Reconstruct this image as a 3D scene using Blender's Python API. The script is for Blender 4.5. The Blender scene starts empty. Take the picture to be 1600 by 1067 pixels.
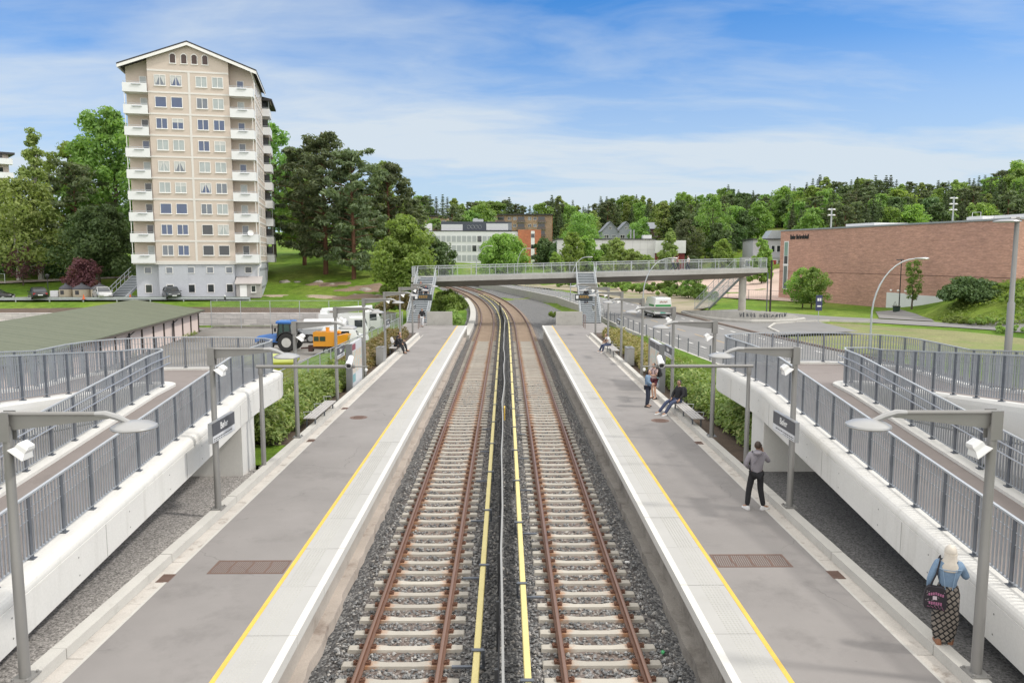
import bpy, math, random
import numpy as np
from mathutils import Vector, Matrix
S = bpy.context.scene; C = S.collection
R = random.Random(7); NR = np.random.default_rng(5)
rad = math.radians; PI = math.pi
KIDS = {}

# ---------------------------------------------------------------- mesh helpers
class MB:
    def __init__(s): s.v = []; s.f = []
    def add(s, vs, fs):
        n = len(s.v); s.v += [tuple(v) for v in vs]; s.f += [tuple(i+n for i in f) for f in fs]; return s
    def box(s, x0, x1, y0, y1, z0, z1):
        return s.add([(x0,y0,z0),(x1,y0,z0),(x1,y1,z0),(x0,y1,z0),(x0,y0,z1),(x1,y0,z1),(x1,y1,z1),(x0,y1,z1)],
                     [(3,2,1,0),(4,5,6,7),(0,1,5,4),(1,2,6,5),(2,3,7,6),(3,0,4,7)])
    def bar(s, a, b, w, h=None):
        h = h or w; a = Vector(a); b = Vector(b); d = (b-a).normalized()
        side = d.cross(Vector((0,0,1)))
        if side.length < 1e-4: side = Vector((1,0,0))
        side.normalize(); up = side.cross(d)
        side *= w/2; up *= h/2; vs = []
        for p in (a, b):
            vs += [p-side-up, p+side-up, p+side+up, p-side+up]
        return s.add(vs, [(3,2,1,0),(4,5,6,7),(0,1,5,4),(1,2,6,5),(2,3,7,6),(3,0,4,7)])
    def tube(s, pts, r, n=8, caps=True):
        pts = [Vector(p) for p in pts]; m = len(pts)
        rs = r if isinstance(r, (list, tuple)) else [r]*m
        ref = None; vs = []
        for i, p in enumerate(pts):
            d = (pts[min(i+1,m-1)]-pts[max(i-1,0)]).normalized()
            if ref is None:
                ref = Vector((0,0,1)).cross(d)
                if ref.length < .05: ref = Vector((1,0,0))
            a = (ref - d*ref.dot(d)).normalized(); b = d.cross(a); ref = a
            for k in range(n):
                t = 2*PI*k/n; vs.append(p + (a*math.cos(t)+b*math.sin(t))*rs[i])
        fs = [(i*n+k, i*n+(k+1)%n, (i+1)*n+(k+1)%n, (i+1)*n+k) for i in range(m-1) for k in range(n)]
        if caps: fs += [tuple(range(n))[::-1], tuple(range((m-1)*n, m*n))]
        return s.add(vs, fs)
    def lathe(s, prof, c=(0,0,0), n=16, ex=1, ey=1):
        m = len(prof); vs = []
        for r, z in prof:
            for k in range(n):
                t = 2*PI*k/n; vs.append((c[0]+r*ex*math.cos(t), c[1]+r*ey*math.sin(t), c[2]+z))
        fs = [(i*n+k, i*n+(k+1)%n, (i+1)*n+(k+1)%n, (i+1)*n+k) for i in range(m-1) for k in range(n)]
        fs += [tuple(range(n))[::-1], tuple(range((m-1)*n, m*n))]
        return s.add(vs, fs)
    def ext(s, poly, vec):
        n = len(poly); p = [Vector(q) for q in poly]; v = Vector(vec)
        return s.add(p+[q+v for q in p], [tuple(range(n))[::-1], tuple(range(n,2*n))]+[(i,(i+1)%n,n+(i+1)%n,n+i) for i in range(n)])
    def prism(s, poly, z0, z1): return s.ext([(x,y,z0) for x,y in poly], (0,0,z1-z0))
    def loft(s, rings, closed=True, caps=False):
        n = len(rings[0]); m = len(rings); vs = [p for r in rings for p in r]
        kk = n if closed else n-1
        fs = [(i*n+k, i*n+(k+1)%n, (i+1)*n+(k+1)%n, (i+1)*n+k) for i in range(m-1) for k in range(kk)]
        if caps: fs += [tuple(range(n))[::-1], tuple(range((m-1)*n, m*n))]
        return s.add(vs, fs)
    def build(s, name, mat, parent=None, smooth=False, label=None):
        return meshobj(name, s.v, s.f, mat, parent, smooth, label)

def meshobj(name, v, f, mat, parent=None, smooth=False, label=None):
    me = bpy.data.meshes.new(name); me.from_pydata(v, [], f); me.update()
    if smooth:
        me.polygons.foreach_set('use_smooth', [True]*len(me.polygons))
        if smooth != 2: me.set_sharp_from_angle(angle=rad(40))
    return link(name, me, mat, parent, label)
def link(name, me, mat, parent=None, label=None):
    o = bpy.data.objects.new(name, me); C.objects.link(o)
    if mat is not None and not me.materials: me.materials.append(mat)
    if parent is not None: o.parent = parent; KIDS.setdefault(parent.as_pointer(), []).append(o)
    if label: o['label'] = label
    return o
def tag(o, label, cat, group=None):
    o['label'] = label; o['category'] = cat
    if group: o['group'] = group
    return o
def thing(name, label, cat, loc=(0,0,0), rz=0, group=None):
    o = bpy.data.objects.new(name, None); C.objects.link(o); o.empty_display_size = .2
    o.location = loc; o.rotation_euler = (0,0,rz)
    return tag(o, label, cat, group)
def struct(o): o['kind'] = 'structure'; return o
def stuff(o): o['kind'] = 'stuff'; return o
def copy_tree(o, parent=None):
    c = o.copy(); C.objects.link(c)
    if parent is not None: c.parent = parent; KIDS.setdefault(parent.as_pointer(), []).append(c)
    for ch in KIDS.get(o.as_pointer(), []): copy_tree(ch, c)
    return c
def dup(o, loc, rz=0, label=None, group=None, scale=None):
    c = copy_tree(o); c.location = loc; c.rotation_euler = (0,0,rz)
    if label: c['label'] = label
    if group: c['group'] = group
    if scale: c.scale = scale
    return c
def quads(name, V, mat, parent=None):
    """V: (n,4,3) array of separate quads -> one mesh, quickly"""
    n = len(V); me = bpy.data.meshes.new(name)
    me.vertices.add(n*4); me.vertices.foreach_set('co', np.ascontiguousarray(V, dtype=np.float32).ravel())
    me.loops.add(n*4); me.loops.foreach_set('vertex_index', np.arange(n*4, dtype=np.int32))
    me.polygons.add(n); me.polygons.foreach_set('loop_start', np.arange(0, n*4, 4, dtype=np.int32))
    me.update(); me.validate()
    return link(name, me, mat, parent)
def textmesh(name, txt, size, mat, parent, M, depth=.004, align='CENTER', sx=1):
    cu = bpy.data.curves.new(name, 'FONT'); cu.body = txt; cu.size = size; cu.extrude = depth; cu.offset = size*.014
    cu.align_x = align; cu.align_y = 'CENTER'; cu.resolution_u = 3
    t = bpy.data.objects.new(name+'_curve', cu); C.objects.link(t)
    me = bpy.data.meshes.new_from_object(t.evaluated_get(bpy.context.evaluated_depsgraph_get()))
    bpy.data.objects.remove(t); me.transform(Matrix.Diagonal((sx,1,1,1))); me.transform(M)
    me.materials.clear()
    return link(name, me, mat, parent)

# ---------------------------------------------------------------- materials
def nodes(name):
    m = bpy.data.materials.new(name); m.use_nodes = True
    nt = m.node_tree; return m, nt, nt.nodes['Principled BSDF'], nt.nodes, nt.links
def N(nt, t, **kw):
    n = nt.nodes.new(t)
    for k, v in kw.items(): setattr(n, k, v)
    return n
def ramp(nt, stops):
    r = N(nt, 'ShaderNodeValToRGB'); e = r.color_ramp.elements
    while len(e) < len(stops): e.new(.5)
    for i, (p, c) in enumerate(stops): e[i].position = p; e[i].color = (*c, 1) if len(c) == 3 else c
    return r
def noise(nt, scale, detail=4, rough=.55, coord='Object', vec=None):
    n = N(nt, 'ShaderNodeTexNoise'); n.inputs['Scale'].default_value = scale
    n.inputs['Detail'].default_value = detail; n.inputs['Roughness'].default_value = rough
    if vec is None: vec = N(nt, 'ShaderNodeTexCoord').outputs[coord]
    nt.links.new(vec, n.inputs['Vector']); return n
def mixc(nt, f, a, b, mode='MIX'):
    m = N(nt, 'ShaderNodeMix', data_type='RGBA', blend_type=mode)
    for s, v in ((m.inputs[0], f), (m.inputs[6], a), (m.inputs[7], b)):
        if isinstance(v, bpy.types.NodeSocket): nt.links.new(v, s)
        elif isinstance(v, tuple): s.default_value = (*v, 1)
        else: s.default_value = v
    return m.outputs[2]
def math_(nt, op, a, b=None):
    m = N(nt, 'ShaderNodeMath', operation=op)
    for s, v in zip(m.inputs, (a, b)):
        if v is None: continue
        if isinstance(v, bpy.types.NodeSocket): nt.links.new(v, s)
        else: s.default_value = v
    return m.outputs[0]
def bump(nt, b, h, strength=.3, dist=.02):
    n = N(nt, 'ShaderNodeBump'); n.inputs['Strength'].default_value = strength; n.inputs['Distance'].default_value = dist
    nt.links.new(h, n.inputs['Height']); nt.links.new(n.outputs[0], b.inputs['Normal'])
def mul(c, k): return tuple(min(1, x*k) for x in c)
def mat(name, c, rough=.7, metal=0, var=.12, scale=3, fine=0, fscale=60, bmp=0, coord='Object', stain=None, spec=.5):
    """plain surface: large soft variation, optional fine grain, optional stain colour"""
    m, nt, b, n, l = nodes(name)
    nz = noise(nt, scale, 5, .6, coord)
    col = mixc(nt, nz.outputs[0], mul(c, 1-var*1.6), mul(c, 1+var*1.6))
    if fine:
        fz = noise(nt, fscale, 3, .7, coord); rp = ramp(nt, [(.3, (1-fine,)*3), (.7, (1+fine,)*3)])
        l.new(fz.outputs[0], rp.inputs[0]); col = mixc(nt, 1., col, rp.outputs[0], 'MULTIPLY')
        if bmp: bump(nt, b, fz.outputs[0], bmp)
    elif bmp: bump(nt, b, nz.outputs[0], bmp)
    if stain:
        sz = noise(nt, stain[1], 6, .7, coord); rp = ramp(nt, [(stain[2], (0,0,0)), (stain[2]+.15, (1,1,1))])
        l.new(sz.outputs[0], rp.inputs[0]); col = mixc(nt, math_(nt, 'MULTIPLY', rp.outputs[0], stain[3]), col, stain[0])
    l.new(col, b.inputs['Base Color'])
    rr = noise(nt, scale*2.3, 3, .5, coord); ro = math_(nt, 'ADD', math_(nt, 'MULTIPLY', rr.outputs[0], .2), rough-.1)
    l.new(ro, b.inputs['Roughness'])
    b.inputs['Metallic'].default_value = metal; b.inputs['Specular IOR Level'].default_value = spec
    return m
def leafmat(name, c1, c2, c3=None, trans=.45):
    m, nt, b, n, l = nodes(name)
    g = N(nt, 'ShaderNodeNewGeometry'); oi = N(nt, 'ShaderNodeObjectInfo')
    rp = ramp(nt, [(0, c1), (.6, c2), (1, c3 or c2)]); l.new(g.outputs['Random Per Island'], rp.inputs[0])
    nz = noise(nt, .45, 2); col = mixc(nt, .45, rp.outputs[0], mixc(nt, nz.outputs[0], mul(c1, .75), mul(c2, 1.3)))
    hs = N(nt, 'ShaderNodeHueSaturation'); l.new(col, hs.inputs['Color'])
    l.new(math_(nt, 'ADD', math_(nt, 'MULTIPLY', oi.outputs['Random'], .035), .468), hs.inputs['Hue'])
    l.new(math_(nt, 'ADD', math_(nt, 'MULTIPLY', oi.outputs['Random'], .5), .78), hs.inputs['Value'])
    hs.inputs['Saturation'].default_value = .83
    b.inputs['Roughness'].default_value = .6; b.inputs['Specular IOR Level'].default_value = .25
    l.new(hs.outputs[0], b.inputs['Base Color'])
    t = N(nt, 'ShaderNodeBsdfTranslucent'); l.new(mixc(nt, 1., hs.outputs[0], (1.3,1.35,.6), 'MULTIPLY'), t.inputs['Color'])
    mx = N(nt, 'ShaderNodeMixShader'); mx.inputs[0].default_value = trans
    l.new(b.outputs[0], mx.inputs[1]); l.new(t.outputs[0], mx.inputs[2])
    l.new(mx.outputs[0], n['Material Output'].inputs[0]); return m
def glassmat(name, c, rough=.08, var=.3):
    m, nt, b, n, l = nodes(name)
    nz = noise(nt, .8, 2); l.new(mixc(nt, nz.outputs[0], mul(c, 1-var), mul(c, 1+var)), b.inputs['Base Color'])
    b.inputs['Roughness'].default_value = rough; b.inputs['Specular IOR Level'].default_value = .8; return m
def brickmat(name, c1, c2, mortar, bw=.25, bh=.08, ax='X'):
    m, nt, b, n, l = nodes(name)
    tc = N(nt, 'ShaderNodeTexCoord'); sp = N(nt, 'ShaderNodeSeparateXYZ'); l.new(tc.outputs['Object'], sp.inputs[0])
    cb = N(nt, 'ShaderNodeCombineXYZ'); l.new(math_(nt, 'ADD', sp.outputs[0], sp.outputs[1]), cb.inputs[0]); l.new(sp.outputs[2], cb.inputs[1])
    br = N(nt, 'ShaderNodeTexBrick'); l.new(cb.outputs[0], br.inputs['Vector'])
    br.inputs['Scale'].default_value = 1; br.inputs['Brick Width'].default_value = bw; br.inputs['Row Height'].default_value = bh
    br.inputs['Mortar Size'].default_value = .009; br.inputs['Color1'].default_value = (*c1,1); br.inputs['Color2'].default_value = (*c2,1)
    br.inputs['Mortar'].default_value = (*mortar,1)
    sc = N(nt, 'ShaderNodeMapping'); sc.inputs['Scale'].default_value = (.5, 3.2, 1); l.new(cb.outputs[0], sc.inputs[0])
    nz = noise(nt, 1.3, 6, .7, vec=sc.outputs[0]); rp = ramp(nt, [(.3, (.72,.7,.7)), (.72, (1.25,1.2,1.18))]); l.new(nz.outputs[0], rp.inputs[0])
    nb = noise(nt, .12, 4, .6, vec=cb.outputs[0]); rb = ramp(nt, [(.3, (.85,.85,.87)), (.7, (1.1,1.08,1.06))]); l.new(nb.outputs[0], rb.inputs[0])
    col = mixc(nt, 1., mixc(nt, 1., br.outputs[0], rp.outputs[0], 'MULTIPLY'), rb.outputs[0], 'MULTIPLY')
    l.new(col, b.inputs['Base Color']); b.inputs['Roughness'].default_value = .9
    bump(nt, b, br.outputs['Fac'], .3, -.01); return m

WHITE_CONC = mat('white_concrete', (.62,.61,.58), .75, var=.05, scale=.8, fine=.05, fscale=25, stain=((.33,.31,.28), 1.1, .62, .5))
def streaks(m, k=.72, amt=.6):
    nt = m.node_tree; b = nt.nodes['Principled BSDF']; src = b.inputs['Base Color'].links[0].from_socket
    g = N(nt, 'ShaderNodeNewGeometry').outputs['Position']; mp = N(nt, 'ShaderNodeMapping'); mp.inputs['Scale'].default_value = (2.2,2.2,.22); nt.links.new(g, mp.inputs[0])
    z1 = noise(nt, 1.6, 5, .65, vec=mp.outputs[0]); r1 = ramp(nt, [(.52, (1,1,1)), (.72, (k,k*.98,k*.94))]); nt.links.new(z1.outputs[0], r1.inputs[0])
    z2 = noise(nt, .22, 3, .6, vec=g); r2 = ramp(nt, [(.4, (0,0,0)), (.62, (1,1,1))]); nt.links.new(z2.outputs[0], r2.inputs[0])
    nt.links.new(mixc(nt, math_(nt, 'MULTIPLY', r2.outputs[0], amt), src, mixc(nt, 1., src, r1.outputs[0], 'MULTIPLY')), b.inputs['Base Color'])
def cracks(m, scale=.3, k=.78, w=.0035):
    nt = m.node_tree; b = nt.nodes['Principled BSDF']; src = b.inputs['Base Color'].links[0].from_socket
    g = N(nt, 'ShaderNodeNewGeometry').outputs['Position']; wz = noise(nt, 1.3, 4, .6, vec=g); va = N(nt, 'ShaderNodeVectorMath', operation='ADD'); vs = N(nt, 'ShaderNodeVectorMath', operation='SCALE'); vs.inputs[3].default_value = .7
    nt.links.new(wz.outputs['Color'], vs.inputs[0]); nt.links.new(g, va.inputs[0]); nt.links.new(vs.outputs[0], va.inputs[1])
    vo = N(nt, 'ShaderNodeTexVoronoi', feature='DISTANCE_TO_EDGE'); vo.inputs['Scale'].default_value = scale; nt.links.new(va.outputs[0], vo.inputs['Vector'])
    ln = math_(nt, 'LESS_THAN', vo.outputs['Distance'], w); z2 = noise(nt, .16, 3, .6, vec=g); r2 = ramp(nt, [(.5, (0,0,0)), (.56, (1,1,1))]); nt.links.new(z2.outputs[0], r2.inputs[0])
    sp = N(nt, 'ShaderNodeTexVoronoi'); sp.inputs['Scale'].default_value = 1.9; nt.links.new(g, sp.inputs['Vector']); dot = math_(nt, 'LESS_THAN', sp.outputs['Distance'], .045)
    f = math_(nt, 'MAXIMUM', math_(nt, 'MULTIPLY', ln, r2.outputs[0]), math_(nt, 'MULTIPLY', dot, .6))
    nt.links.new(mixc(nt, f, src, mixc(nt, 1., src, (k,k,k), 'MULTIPLY')), b.inputs['Base Color'])
streaks(WHITE_CONC)
CONC = mat('concrete', (.38,.37,.345), .85, var=.12, scale=1.3, fine=.12, fscale=45, bmp=.1, stain=((.2,.19,.17), .9, .58, .5))
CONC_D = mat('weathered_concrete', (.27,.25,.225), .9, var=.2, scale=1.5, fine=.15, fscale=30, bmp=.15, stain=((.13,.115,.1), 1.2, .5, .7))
KERB = mat('kerb_concrete', (.47,.455,.42), .85, var=.1, scale=1.2, fine=.1, fscale=50, bmp=.08, stain=((.26,.25,.22), 1.5, .6, .6))
GUTTER = mat('gutter_concrete', (.46,.43,.39), .85, var=.15, scale=1.6, fine=.12, fscale=40, stain=((.17,.13,.1), 2.2, .56, .8))
PAVE = mat('edge_slab', (.385,.38,.364), .8, var=.07, scale=.7, fine=.06, fscale=60, stain=((.34,.33,.3), 1.3, .6, .5))
COPING = mat('coping', (.58,.57,.54), .75, var=.06, scale=1, fine=.06, fscale=40, stain=((.38,.36,.32), 1.6, .62, .5))
ASPH = mat('platform_asphalt', (.222,.208,.199), .88, var=.18, scale=.35, fine=.13, fscale=110, bmp=.12, stain=((.148,.138,.132), .5, .53, .6))
cracks(ASPH); streaks(CONC, .7, .7)
RAMP_A = mat('ramp_asphalt', (.212,.185,.172), .85, var=.12, scale=.6, fine=.12, fscale=90, bmp=.1, stain=((.14,.12,.11), .8, .56, .6))
ROAD_A = mat('road_asphalt', (.19,.186,.18), .85, var=.12, scale=.15, fine=.1, fscale=40, stain=((.12,.118,.115), .2, .55, .6))
YARD_A = mat('yard_gravel', (.2,.19,.175), .9, var=.2, scale=.15, fine=.2, fscale=12, stain=((.085,.075,.065), .1, .5, .8))
YELLOW = mat('yellow_paint', (.64,.42,.075), .75, var=.14, scale=2, fine=.1, fscale=30, stain=((.3,.24,.14), 5, .62, .5))
YELCOV = mat('yellow_cover', (.66,.57,.245), .55, var=.1, scale=1.2, fine=.05, fscale=20, stain=((.36,.28,.13), 2.5, .63, .6))
WPAINT = mat('road_paint', (.62,.61,.58), .8, var=.15, scale=2, fine=.2, fscale=15)
GALV = mat('galvanised_steel', (.43,.455,.48), .45, .45, var=.12, scale=2.5)
BARS = mat('bar_steel', (.33,.35,.38), .45, .5, var=.14, scale=2.5)
GALV_D = mat('dark_galvanised', (.145,.16,.185), .5, .5, var=.15, scale=3)
POLE = mat('grey_pole_paint', (.235,.23,.22), .42, .25, var=.06, scale=2)
LAMPW = mat('lamp_shade_grey', (.36,.36,.355), .38, .45, var=.05)
WHITE = mat('white_paint', (.74,.74,.73), .45, var=.04)
OFFW = mat('white_cladding', (.68,.69,.7), .6, var=.05, scale=.5)
RUST = mat('rust_iron', (.17,.085,.055), .8, .3, var=.3, scale=20)
GRATE = mat('grate_iron', (.16,.105,.085), .8, .2, var=.25, scale=25)
BLACK = mat('black_plastic', (.018,.018,.02), .5, var=.2)
DARK = mat('dark_grey', (.05,.052,.056), .6, var=.15)
STEEL = mat('brushed_steel', (.42,.43,.44), .35, .7, var=.08, scale=6)
RUBBER = mat('tyre_rubber', (.025,.025,.025), .85, var=.2, scale=8)
SIGN_D = mat('sign_face_dark', (.075,.08,.095), .45, var=.05)
SIGN_L = mat('sign_panel_light', (.55,.56,.58), .4, var=.04)
GLASS_B = glassmat('glass_blue', (.055,.085,.17)); GLASS_D = glassmat('glass_dark', (.025,.03,.035)); GLASS_L = glassmat('glass_curtained', (.33,.37,.37), .15)
GLASS_G = glassmat('glass_grey', (.13,.15,.18))
BARK = mat('bark', (.085,.065,.05), .95, var=.3, scale=6, bmp=.4)
BARK_P = mat('pine_bark', (.15,.075,.045), .95, var=.3, scale=6, bmp=.4)
BARK_B = mat('birch_bark', (.4,.38,.35), .9, var=.2, scale=4, stain=((.05,.05,.05), 5, .58, .9))
SOIL = mat('planter_soil', (.095,.068,.05), .95, var=.3, scale=1.5, fine=.35, fscale=25, bmp=.4)

# ---------------------------------------------------------------- camera, sun, sky
cam = bpy.data.cameras.new('camera'); co = bpy.data.objects.new('camera', cam); C.objects.link(co)
cam.sensor_width = 36; cam.lens = 27.0; cam.clip_start = .1; cam.clip_end = 4000
co.location = (0,0,6.54); co.rotation_euler = (rad(90-6.324), 0, rad(-.498)); S.camera = co
SUN_EL, SUN_AZ = 49., 103.      # azimuth clockwise from +Y: the sun stands to the right and a little behind the camera
sd = Vector((math.sin(rad(SUN_AZ))*math.cos(rad(SUN_EL)), math.cos(rad(SUN_AZ))*math.cos(rad(SUN_EL)), math.sin(rad(SUN_EL))))
sl = bpy.data.lights.new('sun', 'SUN'); sl.energy = 2.5; sl.angle = rad(4.0); sl.color = (1,.955,.89)
so = bpy.data.objects.new('sun', sl); C.objects.link(so); so.rotation_euler = (-sd).to_track_quat('-Z','Y').to_euler(); so.location = sd*80
W = bpy.data.worlds.new('World'); S.world = W; W.use_nodes = True; nt = W.node_tree
bg = nt.nodes['Background']; bg.inputs[1].default_value = .15
sky = N(nt, 'ShaderNodeTexSky', sky_type='NISHITA'); sky.sun_disc = False
sky.sun_elevation = rad(SUN_EL); sky.sun_rotation = rad(SUN_AZ); sky.air_density = 1.; sky.dust_density = .6; sky.ozone_density = 2.
tc = N(nt, 'ShaderNodeTexCoord'); sp = N(nt, 'ShaderNodeSeparateXYZ'); nt.links.new(tc.outputs['Generated'], sp.inputs[0])
zc = math_(nt, 'ADD', math_(nt, 'MAXIMUM', sp.outputs[2], 0.), .16)
cb = N(nt, 'ShaderNodeCombineXYZ'); nt.links.new(math_(nt, 'DIVIDE', sp.outputs[0], zc), cb.inputs[0]); nt.links.new(math_(nt, 'DIVIDE', sp.outputs[1], zc), cb.inputs[1])
mp = N(nt, 'ShaderNodeMapping'); mp.inputs['Scale'].default_value = (.55, 1.15, 1); mp.inputs['Rotation'].default_value = (0,0,rad(-14)); mp.inputs['Location'].default_value = (2.3, .45, 0)
nt.links.new(cb.outputs[0], mp.inputs[0])
wz = noise(nt, 1.1, 3, .6, vec=mp.outputs[0]); ws = N(nt, 'ShaderNodeVectorMath', operation='SCALE'); ws.inputs[3].default_value = .55
nt.links.new(wz.outputs['Color'], ws.inputs[0]); wa = N(nt, 'ShaderNodeVectorMath', operation='ADD')
nt.links.new(mp.outputs[0], wa.inputs[0]); nt.links.new(ws.outputs[0], wa.inputs[1])
c1 = noise(nt, 1.25, 9, .56, vec=wa.outputs[0]); r1 = ramp(nt, [(.41, (0,0,0)), (.74, (1,1,1))]); nt.links.new(c1.outputs[0], r1.inputs[0])
hz = ramp(nt, [(0., (1,)*3), (.09, (.86,)*3), (.18, (.54,)*3), (.25, (.18,)*3), (.32, (0,0,0))]); nt.links.new(sp.outputs[2], hz.inputs[0])
cl = math_(nt, 'MINIMUM', math_(nt, 'ADD', math_(nt, 'MULTIPLY', r1.outputs[0], .78), math_(nt, 'MULTIPLY', hz.outputs[0], .78)), .93)
tint = mixc(nt, 1., sky.outputs[0], (.21,.71,1.2), 'MULTIPLY')
low = mixc(nt, cl, tint, (5.2,5.75,6.2))
# unseen bright cloud overhead and behind the camera, added to fill the shade
bk = math_(nt, 'MULTIPLY', math_(nt, 'MINIMUM', sp.outputs[1], 0.), -.85)
ov = ramp(nt, [(.36, (0,0,0)), (.50, (1,1,1))]); nt.links.new(math_(nt, 'ADD', sp.outputs[2], bk), ov.inputs[0])
c2 = noise(nt, 1.6, 6, .6, vec=mp.outputs[0]); r2_ = ramp(nt, [(.3, (9.5,9.7,9.9)), (.7, (15,14.4,13.6))]); nt.links.new(c2.outputs[0], r2_.inputs[0])
nt.links.new(mixc(nt, ov.outputs[0], low, r2_.outputs[0]), bg.inputs[0])
vs_ = S.view_settings; vs_.view_transform = 'Standard'; vs_.look = 'None'; vs_.gamma = 1; vs_.use_curve_mapping = False; vs_.exposure = -0.13
S.display_settings.display_device = 'sRGB'
S.cycles.max_bounces = 6; S.cycles.transparent_max_bounces = 8; S.cycles.use_denoising = True; S.cycles.sample_clamp_indirect = 6
# ---------------------------------------------------------------- people
def skin(verts, edges, root, sub=1):
    me = bpy.data.meshes.new('skin'); me.from_pydata([v[0] for v in verts], edges, []); o = bpy.data.objects.new('skin', me); C.objects.link(o)
    md = o.modifiers.new('s', 'SKIN'); md.use_smooth_shade = True
    for i, v in enumerate(verts):
        r = v[1]; r = r if isinstance(r, tuple) else (r, r); d = me.skin_vertices[0].data[i]; d.radius = r; d.use_root = (i == root)
    s = o.modifiers.new('b', 'SUBSURF'); s.levels = s.render_levels = sub
    res = bpy.data.meshes.new_from_object(o.evaluated_get(bpy.context.evaluated_depsgraph_get())); bpy.data.objects.remove(o)
    V = [tuple(v.co) for v in res.vertices]; F = [tuple(p.vertices) for p in res.polygons]; bpy.data.meshes.remove(res); return V, F
def skmat(name, c): 
    m = mat(name, c, .55, var=.05, scale=8); b = m.node_tree.nodes['Principled BSDF']; b.inputs['Subsurface Weight'].default_value = .05; b.inputs['Subsurface Radius'].default_value = (.01,.004,.002); return m
SKIN_L = skmat('skin_light', (.50,.31,.22)); SKIN_T = skmat('skin_tan', (.36,.21,.14)); 
def cloth(name, c, fine=.15): return mat(name, c, .85, var=.12, scale=7, fine=fine, fscale=180, bmp=.25)
DEF = dict(pel=(0,0,.94), spi=(0,-.01,1.1), che=(0,-.005,1.29), nek=(0,-.01,1.45), hed=(0,.02,1.6), hl=(-.095,0,.9), hr=(.095,0,.9), kl=(-.11,.03,.49), kr=(.11,.03,.49), al=(-.115,-.02,.085), ar=(.115,-.02,.085), tl=(-.14,.15,.035), tr=(.14,.15,.035), sl=(-.175,-.01,1.40), sr=(.175,-.01,1.40), el=(-.235,-.03,1.13), er=(.235,-.03,1.13), wl=(-.24,.06,.9), wr=(.24,.06,.9))
def ellipsoid(mb, c, r, M=None, n=14, m_=10, fn=None):
    vs = []; c = Vector(c)
    for i in range(m_+1):
        ph = PI*i/m_
        for k in range(n):
            t = 2*PI*k/n; p = Vector((r[0]*math.sin(ph)*math.cos(t), r[1]*math.sin(ph)*math.sin(t), r[2]*math.cos(ph)))
            if fn: p = fn(p)
            vs.append(c+(M @ p if M else p))
    return mb.add(vs, [(i*n+k, (i+1)*n+k, (i+1)*n+(k+1)%n, i*n+(k+1)%n) for i in range(m_) for k in range(n)])
def hand(mb, w, d, side, curl=.5):
    """palm with four fingers and a thumb: w wrist, d forearm direction, side = palm-side vector"""
    w = Vector(w); d = Vector(d).normalized(); s = Vector(side); s = (s-d*s.dot(d)).normalized(); n = d.cross(s)
    rg = []
    for t, a, b_ in ((0,.026,.02),(.03,.036,.018),(.075,.042,.016),(.095,.04,.013)): rg.append([w+d*t+n*(a*math.cos(q))+s*(b_*math.sin(q)) for q in np.linspace(0,2*PI,9)[:-1]])
    mb.loft([[tuple(p) for p in r] for r in rg], True, True)
    for k, L in enumerate((.07,.08,.075,.058)):
        p = w+d*.09+n*(.03-.02*k); q = p+d*(L*.5)+s*(L*.2*curl); e = q+d*(L*.4*(1-curl*.5))+s*(L*.5*curl); mb.tube([p, q, e], [.0092,.0085,.0068], 6)
    p = w+d*.035+n*.034; mb.tube([p, p+n*.022+d*.03+s*.012, p+n*.022+d*.062+s*.022], [.012,.010,.008], 6)
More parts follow.
